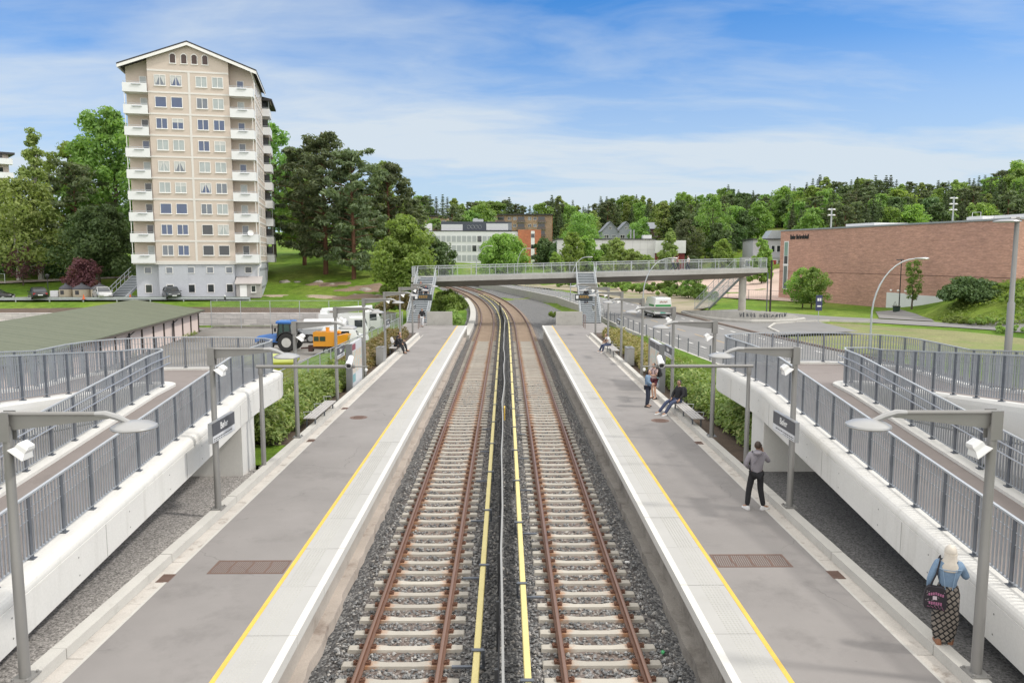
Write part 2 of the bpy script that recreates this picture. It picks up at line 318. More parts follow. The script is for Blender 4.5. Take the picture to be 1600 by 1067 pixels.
def person(lab, loc, rz, pose, sk, top=None, legs=None, shoes=None, hair=None, group=None, k=1., look=0., tilt=0., sleeve='long', skirt=None, hairlen=0, hood=False, bare=False, female=False, hairm=None):
    J = {a: Vector(v) for a, v in {**DEF, **pose}.items()}
    fw = Vector((math.sin(-look)*1, math.cos(look), 0)); c = J['hed']; sw = .93 if female else 1.
    names = ['pel','spi','che','nek','hl','kl','al','tl','hr','kr','ar','tr','sl','el','wl','sr','er','wr']
    RD = dict(pel=(.13,.1), spi=(.12*sw,.095), che=(.135*sw,.105), nek=.058, hl=.085, kl=.056, al=.038, tl=.034, hr=.085, kr=.056, ar=.038, tr=.034, sl=.06, el=.042, wl=.028, sr=.06, er=.042, wr=.028)
    V = [(tuple(J[n_]), RD[n_]) for n_ in names]+[(tuple(J['nek'].lerp(c,.5)), .05)]; ix = {n_: i for i, n_ in enumerate(names)}
    E = [('pel','spi'),('spi','che'),('che','nek'),('pel','hl'),('hl','kl'),('kl','al'),('al','tl'),('pel','hr'),('hr','kr'),('kr','ar'),('ar','tr'),('che','sl'),('sl','el'),('el','wl'),('che','sr'),('sr','er'),('er','wr')]
    E = [(ix[a],ix[b_]) for a, b_ in E]+[(ix['nek'],len(names))]
    v, f = skin(V, E, 0); mb = MB(); mb.add(v, f)
    M = Matrix.Rotation(look, 3, 'Z') @ Matrix.Rotation(-tilt, 3, 'X')
    def face(p):
        q = p.copy()
        if p.y > .03: 
            q.x *= .93; e = max(0, 1-abs(p.x)/.022)*max(0, 1-abs(p.z+.012)/.035); q.y += .022*e; q.y += .008*max(0, 1-abs(p.x)/.05)*max(0,1-abs(p.z+.085)/.03); q.y -= .006*max(0,1-abs(abs(p.x)-.034)/.022)*max(0,1-abs(p.z-.02)/.02)
        if p.z < -.04: q.x *= 1-(abs(p.z)-.04)*2.6; 
        return q
    ellipsoid(mb, c, (.074,.094,.112), M, 20, 16, face)
    for s_ in (-1,1): ellipsoid(mb, c+M @ Vector((s_*.076,-.008,-.005)), (.012,.02,.032), M, 8, 6)
    for w, e in (('wl','el'),('wr','er')): 
        d = J[w]-J[e]; hand(mb, J[w]-d.normalized()*.012, d, (0,1,0) if abs(d.normalized().y) < .8 else (0,0,-1), .6)
    o = meshobj('person', mb.v, mb.f, sk, None, smooth=2); tag(o, lab, 'person', group); o.location = loc; o.rotation_euler = (0,0,rz); o.scale = (k,k,k)
    for s_ in (-1,1):
        eb = MB(); ellipsoid(eb, c+M @ Vector((s_*.032,.083,.018)), (.012,.007,.006), M, 8, 6); eb.bar(c+M @ Vector((s_*.018,.092,.03)), c+M @ Vector((s_*.05,.08,.03)), .008, .02); eb.build('eye', BLACK, o)
    MB().bar(c+M @ Vector((-.022,.094,-.056)), c+M @ Vector((.022,.094,-.056)), .008, .007).build('mouth', mat('lips', (.3,.11,.1), .5), o)
    def sub(name, keys, edges, m_, extra=0., cut=None):
        kk = list(keys); ii = {a: i for i, a in enumerate(kk)}; v, f = skin([(tuple(cut[a] if cut and a in cut else J[a]), keys[a]) for a in kk], [(ii[a],ii[b_]) for a, b_ in edges], 0); return meshobj(name, v, f, m_, o, smooth=2)
    if legs:
        ck = {'al': J['al'].lerp(J['kl'],-.02), 'ar': J['ar'].lerp(J['kr'],-.02)} if not bare else {'al': J['kl'].lerp(J['hl'],.25), 'ar': J['kr'].lerp(J['hr'],.25)}
        kl_ = .08 if not bare else .09
        sub('trousers' if not bare else 'shorts', dict(pel=(.145,.115), hl=.098, kl=kl_, al=.066 if not bare else .088, hr=.098, kr=kl_, ar=.066 if not bare else .088) if not bare else dict(pel=(.145,.115), hl=.1, al=.09, hr=.1, ar=.09), [('pel','hl'),('hl','kl'),('kl','al'),('pel','hr'),('hr','kr'),('kr','ar')] if not bare else [('pel','hl'),('hl','al'),('pel','hr'),('hr','ar')], legs, cut=ck)
    if top:
        j = .0 if female else .012
        cut = {'pel': J['pel']+(J['spi']-J['pel'])*-.55, 'nek': J['nek']+(J['che']-J['nek'])*.12}
        keys = dict(pel=(.17,.145), spi=(.148*sw+j,.12), che=(.16*sw+j,.125), nek=.075, sl=.088, sr=.088)
        ed = [('pel','spi'),('spi','che'),('che','nek'),('che','sl'),('che','sr')]
        if sleeve == 'long': 
            keys.update(el=.064, wl=.046, er=.064, wr=.046); ed += [('sl','el'),('el','wl'),('sr','er'),('er','wr')]; cut.update(wl=J['wl'].lerp(J['el'],.1), wr=J['wr'].lerp(J['er'],.1))
        elif sleeve == 'short': keys.update(el=.066, er=.066); ed += [('sl','el'),('sr','er')]; cut.update(el=J['el'].lerp(J['sl'],.35), er=J['er'].lerp(J['sr'],.35))
        sub('jacket' if sleeve == 'long' else 'shirt', keys, ed, top, cut=cut)
    if hood:
        hb = MB(); rg = []
        for a, z_, y_, sc in ((1.0,.0,0,.8),(1.1,.035,-.02,1),(1.05,.07,-.035,1),(.8,.09,-.05,.9)): rg.append([tuple(J['nek']+Vector((.105*a*math.cos(q), -.045+y_+.1*a*math.sin(q)*sc, z_-.03+.02*math.sin(q)))) for q in np.linspace(0,2*PI,15)[:-1]])
        hb.loft(rg, True, True); hb.build('hood', top, o, smooth=True)
    if skirt: skirt(o, J)
    if shoes:
        for s_, a, t_ in (('l','al','tl'),('r','ar','tr')):
            d = J[t_]-J[a]; d.z = 0; d = d.normalized(); n = Vector((d.y,-d.x,0)); b0 = J[a].copy(); zb = min(J[t_].z-.035, J[a].z-.085); rg = []
            for u, w_, h_ in ((-.085,.03,.07),(-.06,.042,.1),(.02,.044,.095),(.09,.048,.06),(.15,.046,.045),(.19,.03,.032)): rg.append([tuple(Vector((b0.x,b0.y,zb))+d*u+n*w_*x_+Vector((0,0,z_*h_))) for x_, z_ in ((-1,0),(1,0),(1,.55),(.5,1),(-.5,1),(-1,.55))])
            if abs(J[a].z-zb) < .3: MB().loft(rg, True, True).build('shoe', shoes, o, smooth=True)
    if hair:
        def hf(p): 
            q = p*1.0
            if p.y > .045 and p.z < .055: q.y *= .45
            if p.z < -.06 and hairlen == 0: q = q*.86
            return q
        hm = MB(); ellipsoid(hm, c+M @ Vector((0,-.016,.02)), (.083,.098,.108), M, 18, 12, hf)
        if hairlen:
            rg = []
            for u in np.linspace(0,1,7): 
                cc = c+M @ Vector((0,-.035,.02))+Vector((0,-.07*math.sin(u*2.2)-.03*u,-hairlen*u)); w_ = .085*(1-.35*u) if u < .95 else .03; rg.append([tuple(cc+Vector((w_*math.cos(q),.05*math.sin(q),0))) for q in np.linspace(0,2*PI,11)[:-1]])
            hm.loft(rg, True, True)
        hm.build('hair', hair, o, smooth=True)
    return o
def backpack(lab, o_loc, rz, m_, k=1., group=None, tilt=0.):
    t = thing('backpack', lab, 'backpack', o_loc, rz, group); M = Matrix.Rotation(tilt, 4, 'X')
    mb = MB(); mb.loft([[(x*w,-.0-y*d,z) for x,y in ((-1,0),(1,0),(1,.6),(.7,1),(-.7,1),(-1,.6))] for w,d,z in ((.12,.1,-.2),(.15,.15,-.17),(.155,.17,-.02),(.145,.14,.14),(.1,.09,.22),(.05,.05,.235))], True, True)
    mb.v = [tuple(M @ Vector(v)*k) for v in mb.v]; mb.build('body', m_, t, smooth=True)
    pk = MB(); pk.box(-.11,.11,-.2,-.14,-.16,.0); pk.v = [tuple(M @ Vector(v)*k) for v in pk.v]; pk.build('pocket', BLACK, t)
    st = MB()
    for s_ in (-1,1): st.tube([(s_*.09,.01,.2),(s_*.11,.12,.22),(s_*.115,.24,.12),(s_*.12,.23,-.02),(s_*.1,.02,-.17)], .014, 5)
    st.v = [tuple(M @ Vector(v)*k) for v in st.v]; st.build('strap', BLACK, t)
    return t
DENIM_B = cloth('denim_black_blue', (.022,.028,.05)); DENIM = cloth('denim_light', (.17,.255,.37), .25); JEANS = cloth('jeans_blue', (.045,.06,.115)); BLK = cloth('black_cloth', (.013,.013,.016)); GREYH = cloth('grey_hoodie', (.24,.225,.25), .12)
HAIR_D = mat('dark_hair', (.018,.011,.009), .5, var=.3, scale=30); HAIR_B = mat('brown_hair', (.04,.024,.016), .55, var=.3, scale=30); SHOE_W = mat('white_shoe', (.6,.6,.6), .6, var=.08, scale=12); SHOE_D = mat('dark_shoe', (.03,.025,.025), .6); SHOE_T = mat('tan_shoe', (.24,.11,.06), .6); WTOP = cloth('white_shirt', (.66,.65,.65)); PINKT = cloth('pink_top', (.52,.38,.37)); WTR = cloth('white_trousers', (.56,.56,.57)); REDT = cloth('red_top', (.35,.1,.09)); BERRY = cloth('berry_shorts', (.09,.015,.025))
m, nt, b, n, l = nodes('patterned_cloth')
tcx = N(nt, 'ShaderNodeTexCoord').outputs['Object']; mp_ = N(nt, 'ShaderNodeMapping'); mp_.inputs['Rotation'].default_value = (rad(20),rad(45),0); l.new(tcx, mp_.inputs[0])
br = N(nt, 'ShaderNodeTexBrick'); br.inputs['Scale'].default_value = 1; br.inputs['Brick Width'].default_value = .085; br.inputs['Row Height'].default_value = .075; br.inputs['Mortar Size'].default_value = .012; br.inputs['Color1'].default_value = (.27,.235,.2,1); br.inputs['Color2'].default_value = (.2,.17,.145,1); br.inputs['Mortar'].default_value = (.012,.011,.012,1)
sw_ = N(nt, 'ShaderNodeSeparateXYZ'); l.new(mp_.outputs[0], sw_.inputs[0]); cbx = N(nt, 'ShaderNodeCombineXYZ'); l.new(sw_.outputs[0], cbx.inputs[0]); l.new(sw_.outputs[2], cbx.inputs[1]); l.new(cbx.outputs[0], br.inputs['Vector'])
nz = noise(nt, 60, 3, .7); l.new(mixc(nt, 1., br.outputs[0], mixc(nt, nz.outputs[0], (.35,.35,.35), (1.3,1.3,1.3)), 'MULTIPLY'), b.inputs['Base Color']); b.inputs['Roughness'].default_value = .85; PATT = m
# 1 woman in the headscarf, leaning on the ramp wall
def long_skirt(o, J):
    rg = []
    for z_, a, b_, dx, dy in ((1.04,.15,.12,0,0),(.9,.185,.16,0,-.02),(.7,.2,.175,0,-.01),(.45,.205,.165,-.01,0),(.22,.19,.15,-.02,.01),(.06,.15,.125,-.02,.01)): rg.append([(dx+a*math.cos(q)*(1+.05*math.sin(5*q+z_*8)), dy+b_*math.sin(q)*(1+.05*math.cos(4*q+z_*6)), z_) for q in np.linspace(0,2*PI,21)[:-1]])
    MB().loft(rg[::-1], True, True).build('skirt', PATT, o, smooth=True)
SCARF = cloth('cream_scarf', (.58,.53,.46), .1)
wpos = (7.27,12.05,.18)
w = person('woman in cream headscarf, light denim jacket and long patterned skirt leaning on the ramp wall', wpos, rad(-24), dict(al=(-.1,-.06,.085), tl=(-.13,.12,.035), ar=(.1,.03,.085), tr=(.13,.2,.035), el=(-.27,-.05,1.12), wl=(-.27,.05,.87), sr=(.175,.02,1.39), er=(.29,.1,1.16), wr=(.2,.3,1.22), hed=(.02,.05,1.6)), SKIN_L, DENIM, None, SHOE_T, None, k=.965, tilt=-.15, skirt=long_skirt, female=True)
hm = MB(); c = Vector((.02,.04,1.605)); ellipsoid(hm, c, (.098,.115,.122), None, 20, 14, lambda p: Vector((p.x, p.y*(.55 if p.y > .05 else 1.0), p.z)))
hm.loft([[(.02*(1-u)+a*math.cos(q)*(1+.06*math.sin(4*q)), .03*(1-u)-.015+b_*math.sin(q), z_) for q in np.linspace(0,2*PI,19)[:-1]] for u, z_, a, b_ in ((0,1.58,.102,.104),(.3,1.5,.1,.1),(.6,1.44,.135,.112),(.85,1.38,.165,.122),(1,1.31,.16,.12),(1,1.29,.14,.1))][::-1], True, True); hm.build('headscarf', SCARF, w, smooth=True)
js = MB(); jc = mat('denim_seam', (.24,.335,.45), .9)
js.tube([(-.19,-.105,1.36),(-.09,-.135,1.335),(.06,-.125,1.335),(.19,-.075,1.35)], .008, 5).tube([(-.1,-.14,1.33),(-.07,-.15,1.15),(-.05,-.145,1.0)], .006, 5).tube([(.1,-.115,1.33),(.075,-.13,1.15),(.06,-.13,1.0)], .006, 5)
js.build('seam', jc, w, smooth=True)
t = thing('tote_bag', 'black tote bag with pink and white print hanging from the woman\'s shoulder', 'bag', wpos, rad(-24)); TB_ = mat('bag_black', (.02,.017,.022), .8, var=.2, scale=10)
MB().loft([[(-.185+x*w_, -.15+y*.045, z_) for x,y in ((-1,-1),(1,-1),(1,1),(-1,1))] for w_, z_ in ((.135,.62),(.165,.66),(.165,.86),(.14,.96),(.1,1.0))], True, True).build('body', TB_, t)
MB().tube([(-.27,-.15,.98),(-.185,-.13,1.2),(-.14,-.1,1.42),(-.13,.02,1.47),(-.15,.12,1.36),(-.14,.1,1.12),(-.1,-.12,.98)], .013, 5).build('strap', TB_, t)
PKP = mat('bag_print_pink', (.30,.11,.20), .7, var=.3, scale=20); WHP = mat('bag_print_white', (.5,.42,.47), .7)
q = MB(); rr = random.Random(12); yb = -.2
for i in range(7): x = -.29+i*.033; z_ = .92-abs(i-3)*.008; q.box(x,x+.024,yb-.004,yb,z_-.045,z_); 
for i in range(6): x = -.28+i*.033; q.box(x,x+.024,yb-.004,yb,.71-.03*(i%2)*.3,.755)
for i in range(5): q.bar((-.3+.05*i,yb-.002,.67+.012*i),(-.26+.05*i,yb-.002,.665-.01*i),.014,.004)
q.build('print', PKP, t); q = MB()
for i in range(22): x, z_ = rr.uniform(-.33,-.06), rr.uniform(.66,.94); q.box(x,x+.008,yb-.003,yb,z_,z_+.008)
q.lathe([(.0,0),(.03,.005)], (0,0,0), 8) if False else q.box(-.225,-.165,yb-.004,yb,.79,.85); q.build('print_dots', WHP, t)
# 2 man in the grey hoodie, phone at his ear
o = person('man in grey hoodie and black trousers on the phone, seen from behind', (6.5,19.35,0), rad(-8), dict(kl=(-.16,.03,.5), al=(-.2,-.02,.085), tl=(-.27,.13,.035), kr=(.12,.04,.5), ar=(.2,.0,.085), tr=(.34,.1,.035), el=(-.27,-.03,1.14), wl=(-.13,.14,1.0), er=(.31,.06,1.2), wr=(.155,.16,1.47), hed=(.02,.03,1.61)), SKIN_T, GREYH, BLK, SHOE_W, HAIR_B, k=1.04, look=rad(-12), tilt=-.12, hood=True)
ph = thing('phone', 'dark phone held to the ear of the man in the hoodie', 'phone', (6.5,19.35,0), rad(-8)); MB().box(.128,.14,.09,.16,1.55,1.69).build('case', BLACK, ph)
MB().bar((-.12,-.155,1.2),(.11,-.15,1.5),.05,.012).build('shoulder_strap', mat('strap_grey', (.19,.18,.2), .8), o)
# 3, 4, 5 the group by the bench
person('young woman with long dark hair, denim jacket and black jeans, standing by the seated man', (6.2,33.0,0), rad(-112), dict(er=(.22,.06,1.13), wr=(.06,.22,1.08), el=(-.23,.0,1.14), wl=(-.2,.16,.98), kl=(-.12,.04,.49), al=(-.15,-.02,.085), tl=(-.2,.14,.035), hed=(0,.05,1.59)), SKIN_L, DENIM, DENIM_B, SHOE_D, HAIR_D, k=.97, tilt=-.35, hairlen=.5, female=True)
person('young woman in pink top and berry shorts looking at her phone by the information board', (6.85,34.9,0), rad(115), dict(er=(.2,.05,1.14), wr=(.06,.27,1.16), el=(-.2,.05,1.14), wl=(-.05,.28,1.16), hed=(0,.05,1.59)), SKIN_L, PINKT, BERRY, SHOE_D, HAIR_B, k=.98, tilt=-.4, sleeve='short', bare=True, female=True)
backpack('black backpack on the back of the woman in pink', (6.98,34.84,1.23), rad(115), BLK)
SIT = dict(pel=(0,0,.55), spi=(0,-.05,.72), che=(0,-.06,.92), nek=(0,-.03,1.08), hed=(0,.02,1.23), hl=(-.1,.02,.54), hr=(.1,.02,.54), kl=(-.16,.44,.52), kr=(.16,.43,.5), al=(-.15,.52,.09), ar=(.17,.6,.09), tl=(-.18,.69,.035), tr=(.2,.77,.035), sl=(-.175,-.05,1.03), sr=(.175,-.05,1.03), el=(-.24,.04,.78), er=(.24,.04,.78), wl=(-.1,.25,.66), wr=(.1,.26,.66))
person('man in black jacket and blue jeans with white shoes sitting on the bench', (7.2,31.6,0), rad(118), {**SIT, 'che':(0,-.1,.91),'nek':(0,-.1,1.08),'hed':(0,-.06,1.24),'sl':(-.18,-.11,1.03),'sr':(.18,-.11,1.03),'kl':(-.14,.42,.5),'al':(-.13,.74,.09),'tl':(-.16,.9,.06),'kr':(.16,.42,.49),'ar':(.2,.78,.09),'tr':(.24,.94,.06),'el':(-.27,-.06,.78),'er':(.25,.02,.77),'wl':(-.28,.16,.62),'wr':(.06,.27,.62)}, SKIN_T, BLK, JEANS, SHOE_W, HAIR_D, k=1.04, look=rad(12))
backpack('black backpack on the back of the man sitting on the bench', (7.42,31.72,.88), rad(118), BLK, 1.0, None, .2)
person('young man in white shirt and blue jeans sitting bent forward on the far right bench', (7.08,52.2,0), rad(106), {**SIT, 'che':(0,.06,.92),'nek':(0,.13,1.07),'hed':(0,.22,1.19),'sl':(-.17,.1,1.02),'sr':(.17,.1,1.02),'er':(.24,.2,.78),'el':(-.24,.2,.78),'wr':(.08,.38,.7),'wl':(-.08,.38,.7)}, SKIN_T, WTOP, JEANS, SHOE_W, HAIR_D, tilt=-.4, sleeve='short')
person('person in black with a pale backpack bending forward on the left bench', (-7.42,51.8,0), rad(-96), {**SIT, 'che':(0,.1,.9),'nek':(0,.2,1.04),'hed':(0,.3,1.14),'sl':(-.17,.15,1.0),'sr':(.17,.15,1.0),'er':(.22,.28,.76),'el':(-.22,.28,.76),'wr':(.06,.44,.66),'wl':(-.06,.44,.66)}, SKIN_T, BLK, BLK, SHOE_D, HAIR_D, tilt=-.5)
backpack('black and white backpack on the person sitting by the left hedge', (-7.6,51.82,.9), rad(-96), WTOP, 1.0, None, .35)
person('person with dark hair sitting on the left bench beside the one with the backpack', (-7.4,53.0,0), rad(-92), {**SIT, 'hed':(0,.08,1.23),'er':(.22,.1,.78),'wr':(.05,.36,.74),'wl':(-.05,.36,.74)}, SKIN_L, BLK, BLK, SHOE_D, HAIR_D, tilt=-.35)
WALK = dict(kl=(-.1,.2,.52), al=(-.1,.22,.1), tl=(-.11,.38,.06), kr=(.1,-.02,.5), ar=(.1,-.28,.13), tr=(.1,-.15,.035), el=(-.25,-.1,1.14), wl=(-.25,-.02,.9), er=(.25,.04,1.14), wr=(.24,.22,.95))
person('man in black jacket and white trousers walking off the left stairs', (-7.75,71.4,0), rad(176), WALK, SKIN_T, BLK, WTR, SHOE_D, HAIR_D, k=1.0)
ST = lambda y: .165*math.ceil((y-75.8)/8.2*26-.05)*1.0
for i, (x, y, lab, tp_, g) in enumerate(((-9.35,79.6,'woman in black with long brown hair coming down the left stairs, nearest the left rail',BLK,HAIR_B),(-8.8,80.2,'woman in dark clothes, middle one of the three on the left stairs',BLK,HAIR_D),(-8.2,79.4,'girl in dark jacket with red scarf coming down the left stairs, nearest the track',DENIM_B,HAIR_B))):
    o = person(lab, (x,y,ST(y)), rad(180+4*i), dict(kl=(-.1,.16,.56), al=(-.1,.12,.2), tl=(-.11,.27,.16)), SKIN_L, tp_, BLK, SHOE_D, g, k=.97, hairlen=.25, female=True)
    sb = MB(); sb.lathe([(.08,-.05),(.1,0),(.085,.06)], (0,0,1.44), 12); sb.build('scarf', REDT, o)
person('man in black walking down the right stairs', (8.35,79.3,1.6), rad(184), dict(kl=(-.1,.14,.56), al=(-.1,.1,.2), tl=(-.11,.25,.16)), SKIN_T, BLK, DENIM_B, SHOE_D, HAIR_D)
FYp = lambda x: 84.0+(x+7.5)*.157; DZp = lambda x: 4.32+(x+7.5)*.0222-.09
for x, dy, rz, tp_, lg_, lab in ((19.5,1.3,-90,WTOP,DENIM_B,'person in white top walking on the footbridge, leftmost of the three'),(20.15,1.8,-90,REDT,BLK,'person in reddish top, middle one of the three walking on the footbridge'),(21.35,1.4,90,WTOP,DENIM_B,'person in pale top walking on the footbridge, rightmost of the three')):
    person(lab, (x,FYp(x)+dy,DZp(x)), rad(rz), WALK, SKIN_L, tp_, lg_, SHOE_D, HAIR_D, sleeve='short')
# ---------------------------------------------------------------- ground
GX = np.array([-220,-110,-75,-50,-30,-16,-12.5,-10.5,-8,8,10.5,16,22,32,48,54,62,90,220.])
GT = [
 (-40, [-1.6,-1.6,-1.6,-1.6,-1.6,-1.6,-1.0,-.4,-.35,-.35,-.4,-.6,-.6,-.7,-.7,0,1.5,3,4]),
 (30,  [-1.6,-1.6,-1.6,-1.6,-1.6,-1.6,-1.0,-.4,-.35,-.35,-.4,-.6,-.6,-.8,-.8,-.6,0,3,6]),
 (60,  [-1.6,-1.6,-1.6,-1.6,-1.6,-1.6,-.9,-.4,-.35,-.35,-.4,-.55,-.55,-.75,-.7,-.1,1.6,4,8]),
 (72,  [-1.6,-1.6,-1.6,-1.6,-1.6,-1.6,-.8,-.4,-.35,-.35,-.4,-.5,-.5,-.7,-.4,1.2,3.2,6,9]),
 (87.6,[-1.6,-1.6,-1.6,-1.6,-1.6,-1.6,-.6,-.4,-.4,-.4,-.4,-.5,-.5,-.6,-.5,2.9,4.6,7,10]),
 (88.4,[.2,.1,0,0,0,0,-.4,-.35,-.4,-.4,-.4,-.5,-.5,-.6,-.6,2.8,4.6,7,10]),
 (93,  [1.2,1.1,.95,.95,.95,.6,.2,0,-.4,-.4,-.4,-.5,-.5,-.55,-.7,1,4,7,10]),
 (105, [2.6,2.4,2.0,1.25,1.3,1.6,1.0,.6,-.4,-.4,-.4,-.5,-.5,-.5,-.6,-.5,1,6,10]),
 (122, [5,4.6,4.3,3.2,5.2,4.6,2.2,1.6,-.2,-.45,-.4,-.5,-.5,-.5,-.5,-.4,.5,5,11]),
 (150, [8,7.5,7.2,6.5,7.6,5,3,2.0,.6,-.5,-.5,-.45,-.4,-.4,-.4,-.3,.6,5,12]),
 (180, [10,9.5,9.2,8.5,7.2,4.8,2.0,.4,-.6,-.6,-.6,-.45,-.3,-.3,-.2,0,1.5,7,15]),
 (225, [12,11.5,11,9,6.2,4.4,4,3.8,3.5,3.4,3.4,3,2.4,1.2,1.2,2,4,10,20]),
 (255, [13,12.5,12,9,5.6,4.5,4.4,4.4,4.4,4.5,4.5,4.6,4.6,4.8,6,6.5,8,13,24]),
 (330, [16,15,14,12,9,8.5,8,8,8,8,8,8.4,9,10,12,13,14,20,31]),
 (420, [20,19,18,16,14,13.5,13,13,13,13,13,13.5,14,15,17,18,20,27,38]),
 (620, [26,25,24,22,20,20,20,20,20,20,20,20,21,22,25,26,28,36,46]),
]
GY = np.array([r[0] for r in GT], float); GZ = np.array([r[1] for r in GT], float)
TC = -.07; TR = 525.; TS = 80.
def xc(y):
    y = np.asarray(y, float); return TC - np.where(y > TS, TR-np.sqrt(np.maximum(TR**2-(y-TS)**2, 1)), 0)
def H0(x, y):
    x = np.asarray(x, float); y = np.asarray(y, float)
    i = np.clip(np.searchsorted(GX, x)-1, 0, len(GX)-2); j = np.clip(np.searchsorted(GY, y)-1, 0, len(GY)-2)
    u = np.clip((x-GX[i])/(GX[i+1]-GX[i]), 0, 1); v = np.clip((y-GY[j])/(GY[j+1]-GY[j]), 0, 1)
    return (GZ[j,i]*(1-u)+GZ[j,i+1]*u)*(1-v)+(GZ[j+1,i]*(1-u)+GZ[j+1,i+1]*u)*v
def H(x, y):
    z = H0(x, y); d = np.abs(x-xc(y)); far = np.asarray(y, float) < 215
    fl = np.where(np.asarray(x, float) > xc(y), 9.6, 5.6)
    c = np.where(d < fl, -1.45+np.maximum(0,(d-5.4)*.03), -1.4+(d-fl)*.62)
    return np.where(far, np.minimum(z, c), z)
gx = np.concatenate([np.arange(-220,-80,10), np.arange(-80,-20,2), np.arange(-20,24,.8), np.arange(24,70,2), np.arange(70,221,10)])
gy = np.concatenate([np.arange(-40,16,4), np.arange(16,86,1.5), np.arange(86,96,.7), np.arange(96,200,2.5), np.arange(200,300,6), np.arange(300,621,20)])
XX, YY = np.meshgrid(gx, gy); 
def HG(x, y):
    x = np.asarray(x, float); y = np.asarray(y, float)
    return H(x, y) + np.where(((x < -12) & (y > 97)) | (y > 118), .14*np.sin(x*.31+1)*np.sin(y*.23)+.08*np.sin(x*.83)*np.sin(y*.71+2), 0)
ZZ = HG(XX, YY)
nx, ny = len(gx), len(gy); idx = np.arange(nx*ny).reshape(ny, nx)
gf = np.stack([idx[:-1,:-1], idx[:-1,1:], idx[1:,1:], idx[1:,:-1]], -1).reshape(-1,4)
m, nt, b, n, l = nodes('grass_ground')
tc = N(nt, 'ShaderNodeNewGeometry').outputs['Position']
n1 = noise(nt, .055, 6, .62, vec=tc); r1 = ramp(nt, [(.33, (.072,.145,.013)), (.5, (.122,.2,.024)), (.65, (.19,.225,.05)), (.78, (.21,.185,.085))]); l.new(n1.outputs[0], r1.inputs[0])
n2 = noise(nt, 1.1, 6, .7, vec=tc); r2 = ramp(nt, [(.3, (.6,.62,.6)), (.7, (1.3,1.3,1.2))]); l.new(n2.outputs[0], r2.inputs[0])
n3 = noise(nt, 9, 4, .7, vec=tc); r3 = ramp(nt, [(.3, (.65,.68,.65)), (.7, (1.25,1.25,1.2))]); l.new(n3.outputs[0], r3.inputs[0])
l.new(mixc(nt, 1., mixc(nt, 1., r1.outputs[0], r2.outputs[0], 'MULTIPLY'), r3.outputs[0], 'MULTIPLY'), b.inputs['Base Color'])
b.inputs['Roughness'].default_value = .9; b.inputs['Specular IOR Level'].default_value = .15; bump(nt, b, n3.outputs[0], .6, .08)
GRASS = m
struct(meshobj('ground', np.stack([XX,YY,ZZ],-1).reshape(-1,3).tolist(), gf.tolist(), GRASS, smooth=2))

def ribbon(name, L, Rr, z, mat_, n=12, k='structure'):
    """sheet between two polylines (same point count); z: number or function (x,y)->z"""
    def res(P):
        P = np.array(P, float); t = np.linspace(0, len(P)-1, (len(P)-1)*4+1); i = np.minimum(t.astype(int), len(P)-2)
        return P[i]*(1-(t-i))[:,None]+P[i+1]*(t-i)[:,None]
    A, B = res(L), res(Rr); u = np.linspace(0,1,n+1)[None,:,None]
    G = A[:,None,:2]*(1-u)+B[:,None,:2]*u
    if callable(z): zz = z(G[...,0], G[...,1])
    elif A.shape[1] > 2: zz = (A[:,None,2:]*(1-u)+B[:,None,2:]*u)[...,0]
    else: zz = np.full(G.shape[:2], z)
    V = np.concatenate([G, zz[...,None]], -1); ix = np.arange(V.shape[0]*V.shape[1]).reshape(V.shape[:2])
    f = np.stack([ix[:-1,:-1], ix[:-1,1:], ix[1:,1:], ix[1:,:-1]], -1).reshape(-1,4)
    nrm = np.cross(V[0,1]-V[0,0], V[1,0]-V[0,0])
    if nrm[2] < 0: f = f[:,::-1]
    o = meshobj(name, V.reshape(-1,3).tolist(), f.tolist(), mat_)
    if k: o['kind'] = k
    return o

# road to the right, verge, paths, car park and yard
RL = [(17.2,10),(15.2,32),(13.4,50),(11.9,69),(11.1,90),(10.6,106),(7.6,132),(2.2,156),(-3.0,184),(-12,215)]
RR_ = [(30,10),(26.6,32),(24.5,52),(22.4,67.4),(20.6,90),(19.2,110),(15.4,134),(9.4,156),(3.2,178),(-5,208)]
ribbon('road', RL, RR_, -.3, ROAD_A)
VERGE = mat('gravel_verge', (.275,.235,.165), .95, var=.22, scale=.12, fine=.25, fscale=7, stain=((.135,.155,.04), .11, .5, .8))
ribbon('gravel_verge', [(21.3,81.5),(20.9,90),(19.2,110),(17.1,134),(12.8,155)], [(21.5,83),(24.5,97),(31,112),(34,134),(36,165)], -.302, VERGE)
ribbon('gravel_verge', [(-3,203),(4,177.5),(13,154.5)], [(14,212),(24,198),(36,164)], lambda x,y: np.maximum(H(x,y)+.06,-.31), VERGE)
PITCH = mat('pitch_gravel', (.47,.36,.3), .95, var=.06, scale=.1, fine=.08, fscale=9)
ribbon('sports_pitch', [(22.5,150),(28,205)], [(46,114),(75,190)], lambda x,y: np.maximum(H(x,y)+.1,-.3), PITCH)
ribbon('side_road', [(22.3,66),(21.7,73),(21.2,79),(21.2,83),(24.6,97)], [(32.5,70),(33,80),(33.5,84),(33,92),(31,100)], -.305, ROAD_A)
ribbon('path', [(31,85.5),(35,84),(39,81.5),(44,75.5),(52,62)], [(33,99),(37,93),(42,86),(47.3,79.5),(56,66)], lambda x,y: H(x,y)+.07, ROAD_A)
ribbon('path', [(46.2,82),(47.5,85),(50.2,97)], [(42.6,87),(44.5,91),(48.0,99)], lambda x,y: H(x,y)+.085, ROAD_A)
ribbon('yard', [(-33,20),(-33,60),(-33,87.8)], [(-13.2,20),(-13.0,60),(-12.6,87.8)], -1.5, YARD_A)
ribbon('yard', [(-60,84),(-60,87.9)], [(-32.9,84),(-32.9,87.9)], -1.5, YARD_A)
